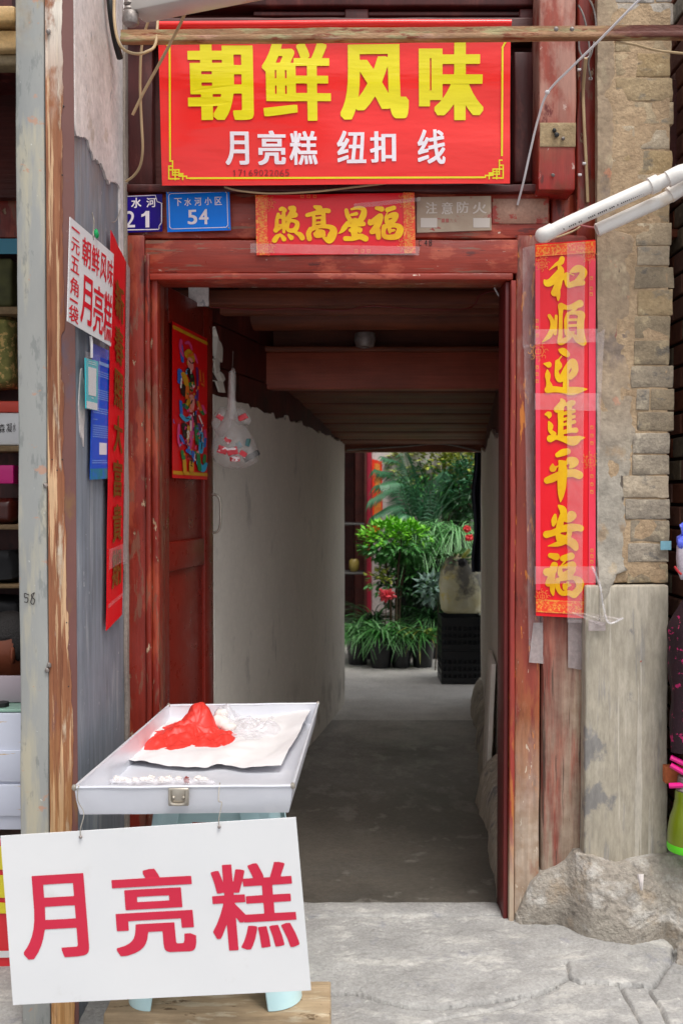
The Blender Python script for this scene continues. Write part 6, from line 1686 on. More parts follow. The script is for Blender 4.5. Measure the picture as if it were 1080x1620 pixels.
bs_ = thing('display_shelf', 'open wooden shelf unit in the shop left of the pillar', 'shelf', (-1.3, YL, 0))
def shelfboard(py, th=8, m=m_shelfw, nm='shelf_board'): 
    z = P(0, py, YL).z; return box(nm, -1.85, -1.03, YL, 3.59, z - th / FPX * YL, z, m, bs_, seg=0.2, r=0.003)
for py, th in ((305, 70), (485, 12), (705, 9), (830, 8), (925, 6), (1070, 5)): shelfboard(py, th, m_frame if py == 305 else m_shelfw, 'fascia' if py == 305 else 'shelf_board')
box('upright', -1.03, -1.01, YL + 0.001, 3.598, -0.04, 2.60, m_shelfw, bs_, r=0.002)
box('upright', -1.87, -1.85, YL, 3.598, -0.04, 2.60, m_shelfw, bs_, r=0.002)
def item(name, label, cat, px0, py0, py1, m, dep=0.16, Y=YL + 0.02, wid=0.26, amp=0.0, kind=None, rad=0.01):
    x1 = sx(px0 + 24, Y) ; a = P(0, py0, Y).z; b = P(0, py1, Y).z
    vs, fs = gbox(x1 - wid, min(x1, -1.035), Y, Y + dep, b, a, seg=0.02, r=rad, amp=amp, fr=9, seed=py0)
    o = mk(name, vs, fs, m, smooth=True, sharp=60); tag(o, label, cat); return o
box('blue_trim', -1.85, -1.031, YL - 0.004, YL - 0.001, P(0, 402, YL).z, P(0, 378, YL).z, mat('turquoise_trim', '#2f86a0', rough=0.4, bump=0.05), bs_, r=0)
item('folded_cloth', 'olive and gold patterned cloth folded on an upper shelf at the left edge', 'cloth', -2, 498, 612, m_cloth, amp=0.012, rad=0.03)
ob_ = item('packed_box', 'olive bundle under the blue trim of the shelf', 'bundle', -2, 408, 484, mat('olive_bundle', '#5a5a34', '#46462a', (20, 20, 20), rough=0.8), amp=0.006)
cbx = thing('carton', 'white carton with a red lid and black lettering on the shelf at the left edge', 'carton', (sx(-2), YL, P(0, 704, YL).z))
box('lid', -1.35, -1.04, YL + 0.01, YL + 0.2, P(0, 652, YL).z, P(0, 634, YL).z, mat('red_lid', '#c9402c', rough=0.5, bump=0.05), cbx, seg=0.05, r=0.004)
box('body', -1.345, -1.045, YL + 0.014, YL + 0.195, P(0, 704, YL).z, P(0, 652, YL).z - 0.001, m_signwhite, cbx, seg=0.05, r=0.004)
q_ = pxquad([(-26, 672), (26, 668), (26, 684), (-26, 688)], YL + 0.0125)
letters('lettering', q_, [('森', .48, .05, .66, .95), ('凝', .70, .05, .88, .95), ('水', .9, .05, .99, .95)], m_pen, cbx, 0.0, 0.0005)
pkb = item('pink_box', 'small magenta box on the dark shelf at the left edge', 'box', -2, 736, 765, mat('magenta_card', '#d0107c', rough=0.4, bump=0), wid=0.07, rad=0.002)
item('brown_jar', 'dark reddish brown jar on the shelf at the left edge', 'jar', -2, 788, 829, mat('brown_glaze', '#4a1a12', rough=0.3, bump=0), wid=0.10, rad=0.03)
item('black_bag', 'black soft bag on the shelf at the left edge, above the cap', 'bag', -2, 872, 924, mat('black_fabric', '#151518', rough=0.8, bump=0.3), amp=0.02, rad=0.03)
item('hat', 'black cap lying on the lower shelf at the left edge', 'cap', -2, 950, 982, bpy.data.materials['black_fabric'], amp=0.014, rad=0.02, dep=0.2)
item('paper_stack', 'grey white stack of paper under the black cap at the left edge', 'paper', -2, 983, 1000, m_plaster, rad=0.002)
# counter with glass top and white drawer front
YCn = 2.84
ct = thing('shop_counter', 'white shop counter with a pale green glass top at the left edge', 'counter', (-1.4, YCn, 0))
zc = P(0, 1128, YCn).z; zc2 = P(0, 1313, YCn).z
box('cabinet', -1.9, sx(33, YCn) + 0.0, YCn, 2.95, zc2, zc, mat('white_laminate', '#d2d6e4', '#c8ccdc', (3, 3, 3), [dict(c='#c8a878', s=(6, 6, 60), t=0.64, w=0.03)], rough=0.35, bump=0.02), ct, seg=0.3, r=0.003)
for py in (1186, 1240): box('drawer_front', -1.9, sx(33, YCn) - 0.002, YCn - 0.008, YCn - 0.0005, P(0, py + 50, YCn).z, P(0, py, YCn).z, bpy.data.materials['white_laminate'], ct, seg=0.3, r=0.002)
box('glass_top', -1.9, sx(33, YCn), YCn + 0.0, 2.95, zc + 0.002, zc + 0.010, mat('green_glass', '#8fb5a4', rough=0.1, bump=0), ct, seg=0.3, r=0.002)
box('back_ledge', -1.9, sx(33, YCn), 2.93, 2.948, zc + 0.011, P(0, 1070, 2.93).z, mat('mauve_ledge', '#a79aa2', rough=0.5, bump=0), ct, seg=0.3, r=0.002)
o = tube('round_tin', [P(3, 1116, 2.88), P(3, 1116, 2.88) + Vector((0, 0, 0.012))], 0.022, m_cabledark); tag(o, 'small black round lid lying on the green glass counter top', 'lid')
o.location.z = zc + 0.011
box('plinth_box', -1.9, sx(31, YCn), YCn + 0.04, 2.95, -0.05, zc2 - 0.001, m_darkmortar, ct, r=0)
sgl = thing('shop_poster', 'red and yellow printed banner on the counter front behind the white card', 'banner', (-1.2, YCn, 0.2))
cq = pxquad([(-90, 1326), (34, 1326), (34, 1572), (-90, 1574)], YCn + 0.034)
sheet('vinyl', cq, mat('poster_red', '#e0303a', '#d82c34', (3, 3, 3), rough=0.4, bump=0), sgl, th=0.002, nu=4, nv=4, wob=0.003)
g = G(); u0 = 0.60
for (a, b, c_, d) in ((-.1, .03, .78, .20), (-.1, .215, .82, .38), (-.1, .39, .80, .48)):
    g.add([cq(a + .3, b, .004), cq(c_, b + 0.02, .004), cq(c_ + .03, d, .004), cq(a + .3, d - 0.01, .004)], [(0, 1, 2, 3)])
g.out('yellow_print', mat('poster_yellow', '#e0d030', rough=0.4, bump=0), sgl, kind='stuff')
g = G(); line_uv(g, cq, [(0, .74), (1, .74)], 0.02, 0.0045); g.out('white_band', m_signwhite, sgl)

# man seated in the shop, only the side of his head shows
m_skin = mat('tanned_skin', '#84472e', '#763c26', (12, 12, 12), rough=0.5, bump=0.1, bscale=(300, 300, 300), subsurf=0.1)
m_hair = mat('short_black_hair', '#14100f', '#1e1816', (120, 120, 120), rough=0.6, bump=0.8, bscale=(260, 260, 260))
m_shirt = mat('dark_navy_shirt', '#14121c', '#0f0e16', (9, 9, 9), rough=0.85, bump=0.3)
HC = P(20, 1026, 3.15)
man = thing('person', 'man in dark navy shirt with short black hair sitting in the shop', 'person', (HC.x, HC.y, 0))
def skinned(name, joints, edges, m, parent, sub=2, root=0):
    me = bpy.data.meshes.new(name); base = off_of(parent)
    me.from_pydata([tuple(Vector(j[0]) - base) for j in joints], edges, [])
    o = bpy.data.objects.new(name, me); col.objects.link(o); o.parent = parent
    sk_ = o.modifiers.new('skin', 'SKIN')
    for i, j in enumerate(joints):
        r_ = j[1] if isinstance(j[1], tuple) else (j[1], j[1])
        me.skin_vertices[0].data[i].radius = r_
        me.skin_vertices[0].data[i].use_root = (i == root)
    sb = o.modifiers.new('sub', 'SUBSURF'); sb.levels = sub; sb.render_levels = sub
    dg = bpy.context.evaluated_depsgraph_get(); m2 = bpy.data.meshes.new_from_object(o.evaluated_get(dg)); o.modifiers.clear(); o.data = m2
    m2.materials.clear(); m2.materials.append(m); m2.polygons.foreach_set('use_smooth', [True] * len(m2.polygons)); return o
hx, hy, hz = HC
Pv = Vector((hx - 0.04, hy + 0.12, 0.44))
def V3(dx, dy, z): return Vector((hx + dy, hy - dx * 0.8, z))
body = [(V3(-0.05, 0.18, 0.46), 0.13), (V3(-0.05, 0.17, 0.60), 0.12), (V3(-0.04, 0.13, 0.70), (0.15, 0.11)), (V3(-0.02, 0.07, hz - 0.10), 0.062), (V3(-0.015, 0.04, hz - 0.02), 0.06),
        (V3(-0.21, 0.12, 0.70), 0.062), (V3(-0.27, 0.02, 0.52), 0.045), (V3(-0.22, -0.14, 0.44), 0.034), (V3(-0.20, -0.20, 0.43), 0.026),
        (V3(0.12, 0.13, 0.70), 0.062), (V3(0.14, 0.02, 0.50), 0.045), (V3(0.02, -0.12, 0.45), 0.034), (V3(-0.03, -0.17, 0.44), 0.026),
        (V3(-0.14, 0.16, 0.44), 0.09), (V3(-0.20, -0.22, 0.42), 0.065), (V3(-0.20, -0.20, 0.08), 0.042), (V3(-0.20, -0.30, 0.02), 0.034),
        (V3(0.04, 0.16, 0.44), 0.09), (V3(0.02, -0.22, 0.42), 0.065), (V3(0.02, -0.20, 0.08), 0.042), (V3(0.02, -0.30, 0.02), 0.034)]
ed_ = [(0, 1), (1, 2), (2, 3), (3, 4), (2, 5), (5, 6), (6, 7), (7, 8), (2, 9), (9, 10), (10, 11), (11, 12), (0, 13), (13, 14), (14, 15), (15, 16), (0, 17), (17, 18), (18, 19), (19, 20)]
skinned('body', body, ed_, m_shirt, man)
# head: shaped from a dense sphere; local frame: f = facing, s = his left side, u = up
f_ = Vector((-0.95, -0.22, -0.22)).normalized(); s_ = f_.cross(Vector((0, 0, 1))).normalized() * -1; u_ = s_.cross(f_) * -1
if u_.z < 0: u_ = -u_
def headmesh():
    bm = bmesh.new(); bmesh.ops.create_icosphere(bm, subdivisions=5, radius=1); vs = []
    def gs(d, c, w): return math.exp(-((d[0] - c[0]) ** 2 / w[0] ** 2 + (d[1] - c[1]) ** 2 / w[1] ** 2))
    for v in bm.verts:
        x, y, z = v.co  # x side, y front, z up
        X = x * 0.074; Y_ = y * 0.096; Z = z * 0.115
        if z < 0: X *= 1 - 0.30 * (-z) ** 1.3; Y_ *= 1 - 0.10 * (-z)
        if y > 0.2:
            n_ = (y - 0.2)
            Y_ += 0.020 * gs((x, z), (0, -0.12), (0.13, 0.20)) - 0.010 * (gs((x, z), (0.38, 0.08), (0.18, 0.12)) + gs((x, z), (-0.38, 0.08), (0.18, 0.12)))
            Y_ += 0.006 * gs((x, z), (0, 0.22), (0.5, 0.09)) + 0.006 * gs((x, z), (0, -0.50), (0.22, 0.07)) - 0.004 * gs((x, z), (0, -0.44), (0.2, 0.03)) + 0.007 * gs((x, z), (0, -0.85), (0.25, 0.14))
            Y_ += 0.004 * (gs((x, z), (0.45, -0.18), (0.18, 0.16)) + gs((x, z), (-0.45, -0.18), (0.18, 0.16)))
        vs.append(HC + s_ * X + f_ * Y_ + u_ * Z)
    fs = [tuple(v.index for v in f.verts) for f in bm.faces]
    cos = [tuple(v.co) for v in bm.verts]; bm.free(); return vs, fs, cos
hvs, hfs, hco = headmesh()
hd = mk('head', hvs, hfs, m_skin, man, smooth=True, sharp=180)
hv = []; 
for v, c in zip(hvs, hco):
    x, y, z = c
    front = 0.50 - 0.15 * abs(x)
    cover = (z > 0.60 and y > 0) or (y <= -0.12 and z > -0.30) or (y > -0.12 and z > 0.34 and y < 0.45)
    hv.append(HC + (v - HC) * (1.055 if cover else 0.93))
mk('hair', hv, hfs, m_hair, man, smooth=True, sharp=180)
for s in (1, -1):
    ec = HC + s_ * (0.074 * s) + f_ * 0.0 - u_ * 0.012
    ring = [ec + s_ * s * 0.006 + f_ * (-0.004) + u_ * 0.030, ec + s_ * s * 0.010 - f_ * 0.018 + u_ * 0.020, ec + s_ * s * 0.010 - f_ * 0.018 - u_ * 0.004, ec + s_ * s * 0.006 - f_ * 0.008 - u_ * 0.026, ec + s_ * s * 0.003 + f_ * 0.002 - u_ * 0.026]
    vs, fs = ico(ec + s_ * s * 0.004 - f_ * 0.006, (0.007, 0.015, 0.027), 3); mk('ear', vs, fs, m_skin, man, smooth=True)
    e2 = HC + s_ * (0.028 * s) + f_ * 0.078 + u_ * 0.009
    vs, fs = ico(e2, (0.011, 0.011, 0.008), 2); mk('eye', vs, fs, m_signwhite, man, smooth=True)
    vs, fs = ico(e2 + f_ * 0.008, (0.005, 0.005, 0.005), 2); mk('pupil', vs, fs, m_cabledark, man, smooth=True)
    tube('eyebrow', [e2 + u_ * 0.020 + f_ * 0.008 - s_ * 0.013, e2 + u_ * 0.023 + f_ * 0.008, e2 + u_ * 0.019 + f_ * 0.002 + s_ * 0.014], 0.003, m_hair, man)
mc = HC + f_ * 0.088 - u_ * 0.052
tube('mouth', [mc - s_ * 0.022 - f_ * 0.006, mc + f_ * 0.001, mc + s_ * 0.022 - f_ * 0.006], 0.0035, mat('lip', '#7a3a30', rough=0.5, bump=0), man)
# hands resting on the knees
for hb2, (wx, wy) in enumerate(((-0.20, -0.20), (-0.03, -0.17))):
    w0 = V3(wx, wy, 0.435 if hb2 == 0 else 0.445); hrot = Matrix.Rotation(R(-90), 3, 'Z')
    J = [(w0, 0.024), (w0 + Vector((0, -0.045, 0.012)), (0.032, 0.017)), (w0 + Vector((0, -0.085, 0.012)), (0.034, 0.015))]; E = [(0, 1), (1, 2)]
    for i, (dx, ln_) in enumerate(((-0.026, 0.055), (-0.009, 0.066), (0.009, 0.062), (0.026, 0.048))):
        b0 = w0 + Vector((dx, -0.09, 0.012)); k = len(J)
        J += [(b0, 0.0095), (b0 + Vector((0, -ln_ * .5, -0.002)), 0.0088), (b0 + Vector((0, -ln_ * .95, -0.020)), 0.0078)]; E += [(2, k), (k, k + 1), (k + 1, k + 2)]
    k = len(J); sgn = 1 if hb2 == 0 else -1
    J += [(w0 + Vector((0.030 * sgn, -0.035, 0.008)), 0.012), (w0 + Vector((0.046 * sgn, -0.062, 0.0)), 0.0095), (w0 + Vector((0.050 * sgn, -0.086, -0.006)), 0.008)]; E += [(1, k), (k, k + 1), (k + 1, k + 2)]
    J = [(w0 + hrot @ (Vector(p) - w0), r_) for p, r_ in J]
    skinned('hand', J, E, m_skin, man, 1)
tube('collar', [HC - u_ * 0.115 + Vector((0.055, 0.03, 0)), HC - u_ * 0.12 + Vector((0.0, 0.09, 0.0)), HC - u_ * 0.12 + Vector((-0.06, 0.05, 0)), HC - u_ * 0.13 + Vector((-0.03, -0.01, 0))], 0.014, m_shirt, man)
stl = thing('wooden_stool', 'low dark wooden stool the man in the shop sits on', 'stool', V3(-0.05, 0.2, 0))
box('seat', hx + 0.02, hx + 0.34, hy - 0.14, hy + 0.18, 0.32, 0.35, m_darkred, stl, r=0.004)
for dx in (0.04, 0.29):
    for dy in (-0.12, 0.14): box('leg', hx + dx, hx + dx + 0.03, hy + dy, hy + dy + 0.03, -0.05, 0.319, m_darkred, stl, r=0.003)

# =================================================================== RIGHT EDGE OBJECTS
m_flower = mat('dark_maroon_floral', '#2a0716', '#1a0410', (10, 10, 10), [dict(c='#a8185a', s=(34, 34, 34), t=0.60, w=0.03), dict(c='#c03a68', s=(60, 60, 60), t=0.66, w=0.03)], rough=0.85, bump=0.4)
def dress():
    vs, fs = [], []; n = 40; k = 36
    top, botz = P(1070, 906, 3.0).z, P(1070, 1192, 3.0).z
    for i in range(n + 1):
        t = i / n; z = top + (botz - top) * t
        w = 0.02 + 0.115 * min(1, t * 3.2) ** 0.7 - 0.02 * max(0, t - .6) 
        if t < 0.06: w *= 0.6 + 6 * t
        for j in range(k):
            a = 2 * math.pi * j / k; f = 1 + 0.08 * math.sin(a * 7 + t * 3) * t + 0.08 * noise.noise(Vector((math.cos(a) * 2, math.sin(a) * 2, t * 5)))
            vs.append(Vector((1.135 + w * math.cos(a) * f, 3.03 + 0.075 * math.sin(a) * f * min(1, .3 + t * 3), z)))
    for i in range(n):
        for j in range(k): fs.append((i * k + j, i * k + (j + 1) % k, (i + 1) * k + (j + 1) % k, (i + 1) * k + j))
    fs += [tuple(range(k)), tuple(n * k + j for j in range(k))]
    return mk('floral_garment', vs, fs, m_flower, smooth=True, sharp=80)
tag(dress(), 'dark maroon cloth with magenta flowers hanging at the right edge beside the plinth', 'garment')
dk = thing('black_cloth', 'black cloth below the floral garment at the right edge', 'cloth', P(1078, 1190, 3.05))
vs, fs = gbox(1.03 + 0.025, 1.30, 3.02, 3.12, P(0, 1193, 3.05).z, P(0, 1080, 3.05).z, seg=0.02, r=0.03, amp=0.012, fr=12); mk('cloth', vs, fs, bpy.data.materials['black_fabric'], dk, smooth=True)
wbg = thing('knotted_bag', 'white and blue knotted plastic bag hanging at the right edge above the floral garment', 'bag', P(1078, 905, 3.0))
def bagat(prof, Y, m, nm, par, **k): return bagmesh([(py, r, cx) for py, r, cx in prof], Y, m, nm, par, **k)
bagat([(828, 4, 1084), (832, 9, 1083), (838, 6, 1082), (846, 4, 1081)], 3.0, mat('blue_plastic', '#3c50d8', '#7a86e8', (60, 60, 60), rough=0.4, bump=0.3), 'blue_knot', wbg, wr=0.3)
bagat([(846, 4, 1082), (851, 11, 1081), (860, 12, 1082), (868, 9, 1084)], 3.0, bpy.data.materials['blue_plastic'], 'blue_collar', wbg, wr=0.3)
bagat([(856, 8, 1082), (866, 14, 1083), (885, 15, 1084), (905, 13, 1084), (915, 9, 1084)], 3.005, mat('lilac_white_plastic', '#b8aeb8', rough=0.5, bump=0.3), 'white_body', wbg, wr=0.1)
tube('red_tie', [P(1066, 896, 2.975), P(1071, 903, 2.972), P(1077, 909, 2.97)], 0.0035, mat('red_cord', '#b01820', rough=0.5, bump=0), wbg)
o = box('blue_tape', P(1052, 0, 3.10).x, P(1069, 0, 3.10).x, 3.112, 3.116, P(0, 870, 3.11).z, P(0, 856, 3.11).z, mat('pale_blue_tape', '#86b8c8', '#78a8b8', (30, 30, 30), rough=0.5, bump=0.2), r=0)
tag(o, 'short strip of pale blue tape on the right edge of the brick pillar', 'tape')
pk = thing('pink_stool', 'bright pink plastic strip stool at the right edge between the cloth and the green bottle', 'stool', P(1085, 1245, 2.98))
m_pink = mat('hot_pink_plastic', '#e81a8c', '#dd1580', (8, 8, 8), rough=0.35, bump=0)
for (a, b) in (((1060, 1198), (1110, 1222)), ((1060, 1210), (1110, 1240)), ((1058, 1243), (1110, 1241))):
    tube('strip', [P(a[0], a[1], 3.02), P((a[0] + b[0]) / 2, (a[1] + b[1]) / 2, 3.0), P(b[0], b[1], 2.98)], 0.0085, m_pink, pk)
box('panel', P(1062, 0, 3.04).x, 1.25, 3.05, 3.08, P(0, 1240, 3.05).z, P(0, 1213, 3.05).z, mat('orange_brown_weave', '#a8582c', rough=0.7, bump=0.3), pk, r=0.002)
for x_ in (1.09, 1.22):
    box('leg', x_, x_ + 0.02, 3.03, 3.05, -0.03 + 0.20, P(0, 1244, 3.04).z, mat('brown_leg', '#4a382c', rough=0.6, bump=0.1), pk, r=0.002)
bt = thing('drink_flask', 'green flask with a grey neck and bright green base at the right edge', 'flask', PZ(1096, 1352, 0.19))
cB = P(1094, 1350, 2.99); zbase = cB.z; sB = 2.99 / FPX
prof = [(33, 0), (34, 3), (34, 9), (33.6, 12)]; 
lathe('green_base', [(r * sB, z * sB) for r, z in prof], (cB.x, cB.y + 0.03, zbase), mat('lime_rubber', '#5fd81c', rough=0.4, bump=0), bt)
lathe('body', [(r * sB, z * sB) for r, z in [(33.2, 12.2), (33, 30), (30, 50), (25, 66), (22, 82), (22, 92), (21, 96)]], (cB.x, cB.y + 0.03, zbase), mat('olive_green_flask', '#7c8c14', '#6c7c10', (6, 6, 3), rough=0.3, bump=0, coat=0.4), bt)
lathe('neck', [(r * sB, z * sB) for r, z in [(20, 96.2), (21, 99), (19, 101), (18, 118), (16, 120)]], (cB.x, cB.y + 0.03, zbase), m_greyplast, bt)

# =================================================================== COURTYARD
cyd = thing('courtyard_wall', 'white sunlit courtyard wall beside a dark open room at the end of the passage', 'wall', (0.5, 9.3, 0))
YW = 9.2
box('white_wall', P(588, 0, YW).x, P(700, 0, YW).x, YW, YW + 0.15, 0, 3.6, m_plaster, cyd, seg=0.5, r=0.01)
box('red_post', P(580, 0, YW).x, P(588, 0, YW).x - 0.002, YW - 0.03, YW + 0.15, 0, 3.6, mat('courtyard_red_post', '#a81c38', '#8e162e', (6, 6, 2), rough=0.5), cyd, r=0.01)
box('back_wall', P(700, 0, YW).x + .002, 4.4, YW + 0.6, YW + 0.8, 0, 3.4, mat('grey_green_wall', '#7a8076', '#62685e', (3, 3, 3), rough=0.8), cyd, r=0)
box('room_side', P(580, 0, YW).x - 0.1, P(580, 0, YW).x - 0.002, YW + 0.15, YW + 1.6, 0, 2.8, m_carved, cyd, r=0)
box('room_back', -2.4, 0.45, YW + 1.6, YW + 1.7, 0, 2.8, m_carved, cyd, r=0)
box('room_left', -2.5, -2.4, 7.9, YW + 1.6, 0, 2.8, m_carved, cyd, r=0)
box('room_roof', -2.5, 0.25, 7.9, YW + 1.7, 2.8, 2.9, m_carved, cyd, r=0)
cc = pxquad([(588, 726), (604, 730), (605, 834), (589, 846)], YW - 0.02)
cpl = thing('courtyard_couplet', 'orange-red couplet on the white courtyard wall behind the palm leaves', 'couplet', cc(.5, 1))
sheet('paper', cc, mat('orange_red_paper', '#f03414', '#ea2a10', (6, 6, 6), rough=0.5, bump=0), cpl, th=0.004)
letters('gold_lettering', cc, [(c, .2, .04 + .19 * i, .85, .20 + .19 * i) for i, c in enumerate('春满人間福')], m_goldthin, cpl, 0.03, 0.002)
sf = thing('room_shelf', 'dark shelf with crockery in the room left of the courtyard wall', 'shelf', (0.1, 8.8, 0))
for py in (828, 906): box('board', -0.5, 0.22, 8.7, 9.0, P(0, py + 3, 8.7).z, P(0, py, 8.7).z, mat('shelf_grey_%s' % 'ab'[py > 900], '#4a4846', rough=0.6), sf, r=0.004)
box('upright', 0.20, 0.22, 8.7, 9.0, 0, 1.9, m_carved, sf, r=0); box('upright', -0.52, -0.50, 8.7, 9.0, 0, 1.9, m_carved, sf, r=0)
c = P(560, 905, 8.8); o = lathe('pot', [(0.03, 0), (0.045, 0.03), (0.045, 0.09), (0.03, 0.11)], (c.x, c.y, c.z + .006), mat('yellow_pot', '#8c7a3a', rough=0.5), None); tag(o, 'small yellowish pot on the dark shelf in the courtyard room', 'pot')
curt = thing('dark_curtain', 'dark navy cloth hanging at the right side of the passage end', 'curtain', P(756, 900, 6.75))
vs, fs = [], []; n = 24
xa_, xb_ = P(750, 0, 6.75).x, P(766, 0, 6.75).x; zt__, zb__ = P(0, 700, 6.75).z, P(0, 905, 6.75).z
for s in (0, 1):
    for i in range(n + 1):
        for j in range(n + 1):
            t = i / n; vs.append(Vector((xa_ + (xb_ - xa_) * t + 0.01 * math.sin(j * 0.5) * (1 - t), 6.75 + 0.015 * math.sin(t * 14 + j * .1) + s * 0.006, zt__ + (zb__ - zt__) * j / n)))
W = n + 1; N_ = W * W
for i in range(n):
    for j in range(n): a = i * W + j; fs.append((a, a + 1, a + W + 1, a + W)); fs.append((N_ + a, N_ + a + W, N_ + a + W + 1, N_ + a + 1))
    for a, b in ((i * W, (i + 1) * W), (i * W + n, (i + 1) * W + n), (i, i + 1), (n * W + i, n * W + i + 1)): fs.append((a, b, N_ + b, N_ + a))
mk('cloth', vs, fs, mat('navy_cloth', '#141828', '#0e1120', (9, 9, 9), rough=0.9), curt, smooth=True)

# ---- plants
def leafmat(n_, a, b, tr_=0.25): 
    m = mat(n_, a, b, (20, 20, 20), rough=0.45, bump=0.05); bs = m.node_tree.nodes['Principled BSDF']; bs.inputs['Transmission Weight'].default_value = 0.0
    bs.inputs['Subsurface Weight'].default_value = 0.15; bs.inputs['Subsurface Radius'].default_value = (0.01, 0.02, 0.004); return m
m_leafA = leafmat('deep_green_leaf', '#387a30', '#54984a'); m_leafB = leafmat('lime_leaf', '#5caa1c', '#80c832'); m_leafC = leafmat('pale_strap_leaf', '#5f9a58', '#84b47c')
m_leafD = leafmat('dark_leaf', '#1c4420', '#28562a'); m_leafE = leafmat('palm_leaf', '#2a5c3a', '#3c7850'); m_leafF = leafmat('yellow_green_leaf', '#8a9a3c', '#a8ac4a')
m_pot = mat('black_plastic_pot', '#1a1c20', '#131518', (9, 9, 9), rough=0.4, bump=0.05)
m_soil = mat('dark_soil', '#2a1f18', rough=0.95, bump=1.0); m_stem = mat('brown_stem', '#4a3a28', '#3a2c1e', (20, 20, 20), rough=0.8)
RG = random.Random(21)
def blade(g, base, az, L, w, up=0.9, droop=1.0, n=6):
    d = Vector((math.cos(az), math.sin(az), 0)); s = Vector((-d.y, d.x, 0)); k = len(g.v)
    for i in range(n + 1):
        t = i / n; p = base + d * (L * t * (0.5 + 0.5 * t)) + Vector((0, 0, L * (up * t - droop * t * t)))
        ww = w * (0.5 + 1.2 * t) * (1 - t) ** 0.7 + 0.0006
        g.v += [p - s * ww + Vector((0, 0, ww * .35)), p, p + s * ww + Vector((0, 0, ww * .35))]
    for i in range(n): a = k + i * 3; g.f += [(a, a + 1, a + 4, a + 3), (a + 1, a + 2, a + 5, a + 4)]
def leaf(g, p, d, L, w):
    d = d.normalized(); s = d.cross(Vector((RG.uniform(-.4, .4), RG.uniform(-.4, .4), 1))).normalized(); n_ = s.cross(d)
    k = len(g.v); g.v += [p, p + d * L * .35 + s * w - n_ * w * .2, p + d * L * .4 + n_ * w * .15, p + d * L * .35 - s * w - n_ * w * .2, p + d * L - n_ * L * .12]
    g.f += [(k, k + 1, k + 2), (k, k + 2, k + 3), (k + 1, k + 4, k + 2), (k + 2, k + 4, k + 3)]
def potted(name, label, cat, c, potr, poth, group=None):
    t = thing(name, label, cat, c, group)
    lathe('pot', [(potr * .72, 0), (potr * .95, poth * .9), (potr * 1.03, poth * .9), (potr * 1.03, poth), (potr * .94, poth), (potr * .92, poth * .93)], c, m_pot, t)
    lathe('soil', [(potr * .9, poth * .80), (potr * .905, poth * .92)], c, m_soil, t); return t
def strap_plant(label, px, py, Y, potr, poth, N_, L, m, mat2=None, w=0.008, up=1.0):
    c = P(px, py, Y); c = Vector((c.x, Y, 0.0)) if py > 1000 else c
    t = potted('potted_plant', label, 'plant', tuple(c), potr, poth, 'potted plants in the courtyard')
    for mm_, nn in ((m, N_), (mat2 or m, N_ // 3)):
        g = G()
        for i in range(nn):
            a = RG.uniform(0, 6.283); l = L * RG.uniform(.6, 1.15)
            blade(g, c + Vector((RG.uniform(-.3, .3) * potr, RG.uniform(-.3, .3) * potr, poth * .9)), a, l, w * RG.uniform(.7, 1.3), up * RG.uniform(.8, 1.3), RG.uniform(.7, 1.4))
        g.out('foliage', mm_, t, kind='stuff')
    return t
YPt = 7.75
strap_plant('spilling strap-leaved plant at the left end of the row of black pots', 566, 1045, YPt + .15, 0.10, 0.22, 130, 0.32, m_leafC, m_leafA)
strap_plant('strap-leaved plant in the black pot second from the left in the row', 602, 1048, YPt, 0.105, 0.24, 110, 0.28, m_leafA, m_leafC)
strap_plant('grassy plant in the middle black pot of the row on the courtyard floor', 634, 1050, YPt, 0.095, 0.22, 100, 0.25, m_leafC, m_leafA)
strap_plant('grassy plant in the black pot nearest the crates, right end of the row', 668, 1050, YPt + .02, 0.10, 0.22, 110, 0.27, m_leafA, m_leafF)
strap_plant('darker strap-leaved plant standing behind the row of pots by the crates', 686, 1046, YPt + .45, 0.10, 0.3, 120, 0.40, m_leafD, m_leafC)
strap_plant('taller strap-leaved plant behind the two left pots', 590, 1046, YPt + .42, 0.10, 0.28, 120, 0.40, m_leafD, m_leafA)
# leafy bush on a stem, with lime top
def bush(label, c, rx, ry, rz, N_, mats, Ls, group=None, name='leafy_bush', trunk=True):
    t = thing(name, label, 'plant', (c.x, c.y, 0), group)
    if trunk:
        for i in range(5 if rx > 0.15 else 1):
            a = 2 * math.pi * i / 5; tube('stem', [Vector((c.x + .03 * math.cos(a), c.y + .03 * math.sin(a), 0)), Vector((c.x + .05 * math.cos(a), c.y + .05 * math.sin(a), c.z * .6)), Vector((c.x + rx * .5 * math.cos(a), c.y + ry * .5 * math.sin(a), c.z + rz * .3))], lambda t_: (0.012 - .006 * t_) * (1 if rx > 0.15 else 0.4), m_stem, t)
    sd = RG.random() * 30
    gs = [G() for _ in mats]
    for i in range(N_):
        while True:
            v = Vector((RG.uniform(-1, 1), RG.uniform(-1, 1), RG.uniform(-1, 1)))
            if 0.15 < v.length < 1 and noise.noise(v * 2.2 + Vector((sd, 0, 0))) > -0.12: break
        p = c + Vector((v.x * rx, v.y * ry, v.z * rz)); d = (v + Vector((RG.uniform(-.7, .7), RG.uniform(-.7, .7), RG.uniform(-.6, .5))))
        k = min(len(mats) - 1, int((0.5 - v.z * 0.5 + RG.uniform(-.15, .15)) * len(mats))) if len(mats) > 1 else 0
        leaf(gs[max(0, k)], p, d, Ls * RG.uniform(.6, 1.3), Ls * .28)
    for g, m in zip(gs, mats):
        if g.v: g.out('foliage', m, t, kind='stuff')
    return t
bc_ = P(622, 862, 8.0)
bush('bright lime-topped leafy bush rising behind the row of pots', P(624, 856, 8.0), 0.30, 0.22, 0.17, 1500, [m_leafB, m_leafA], 0.055)
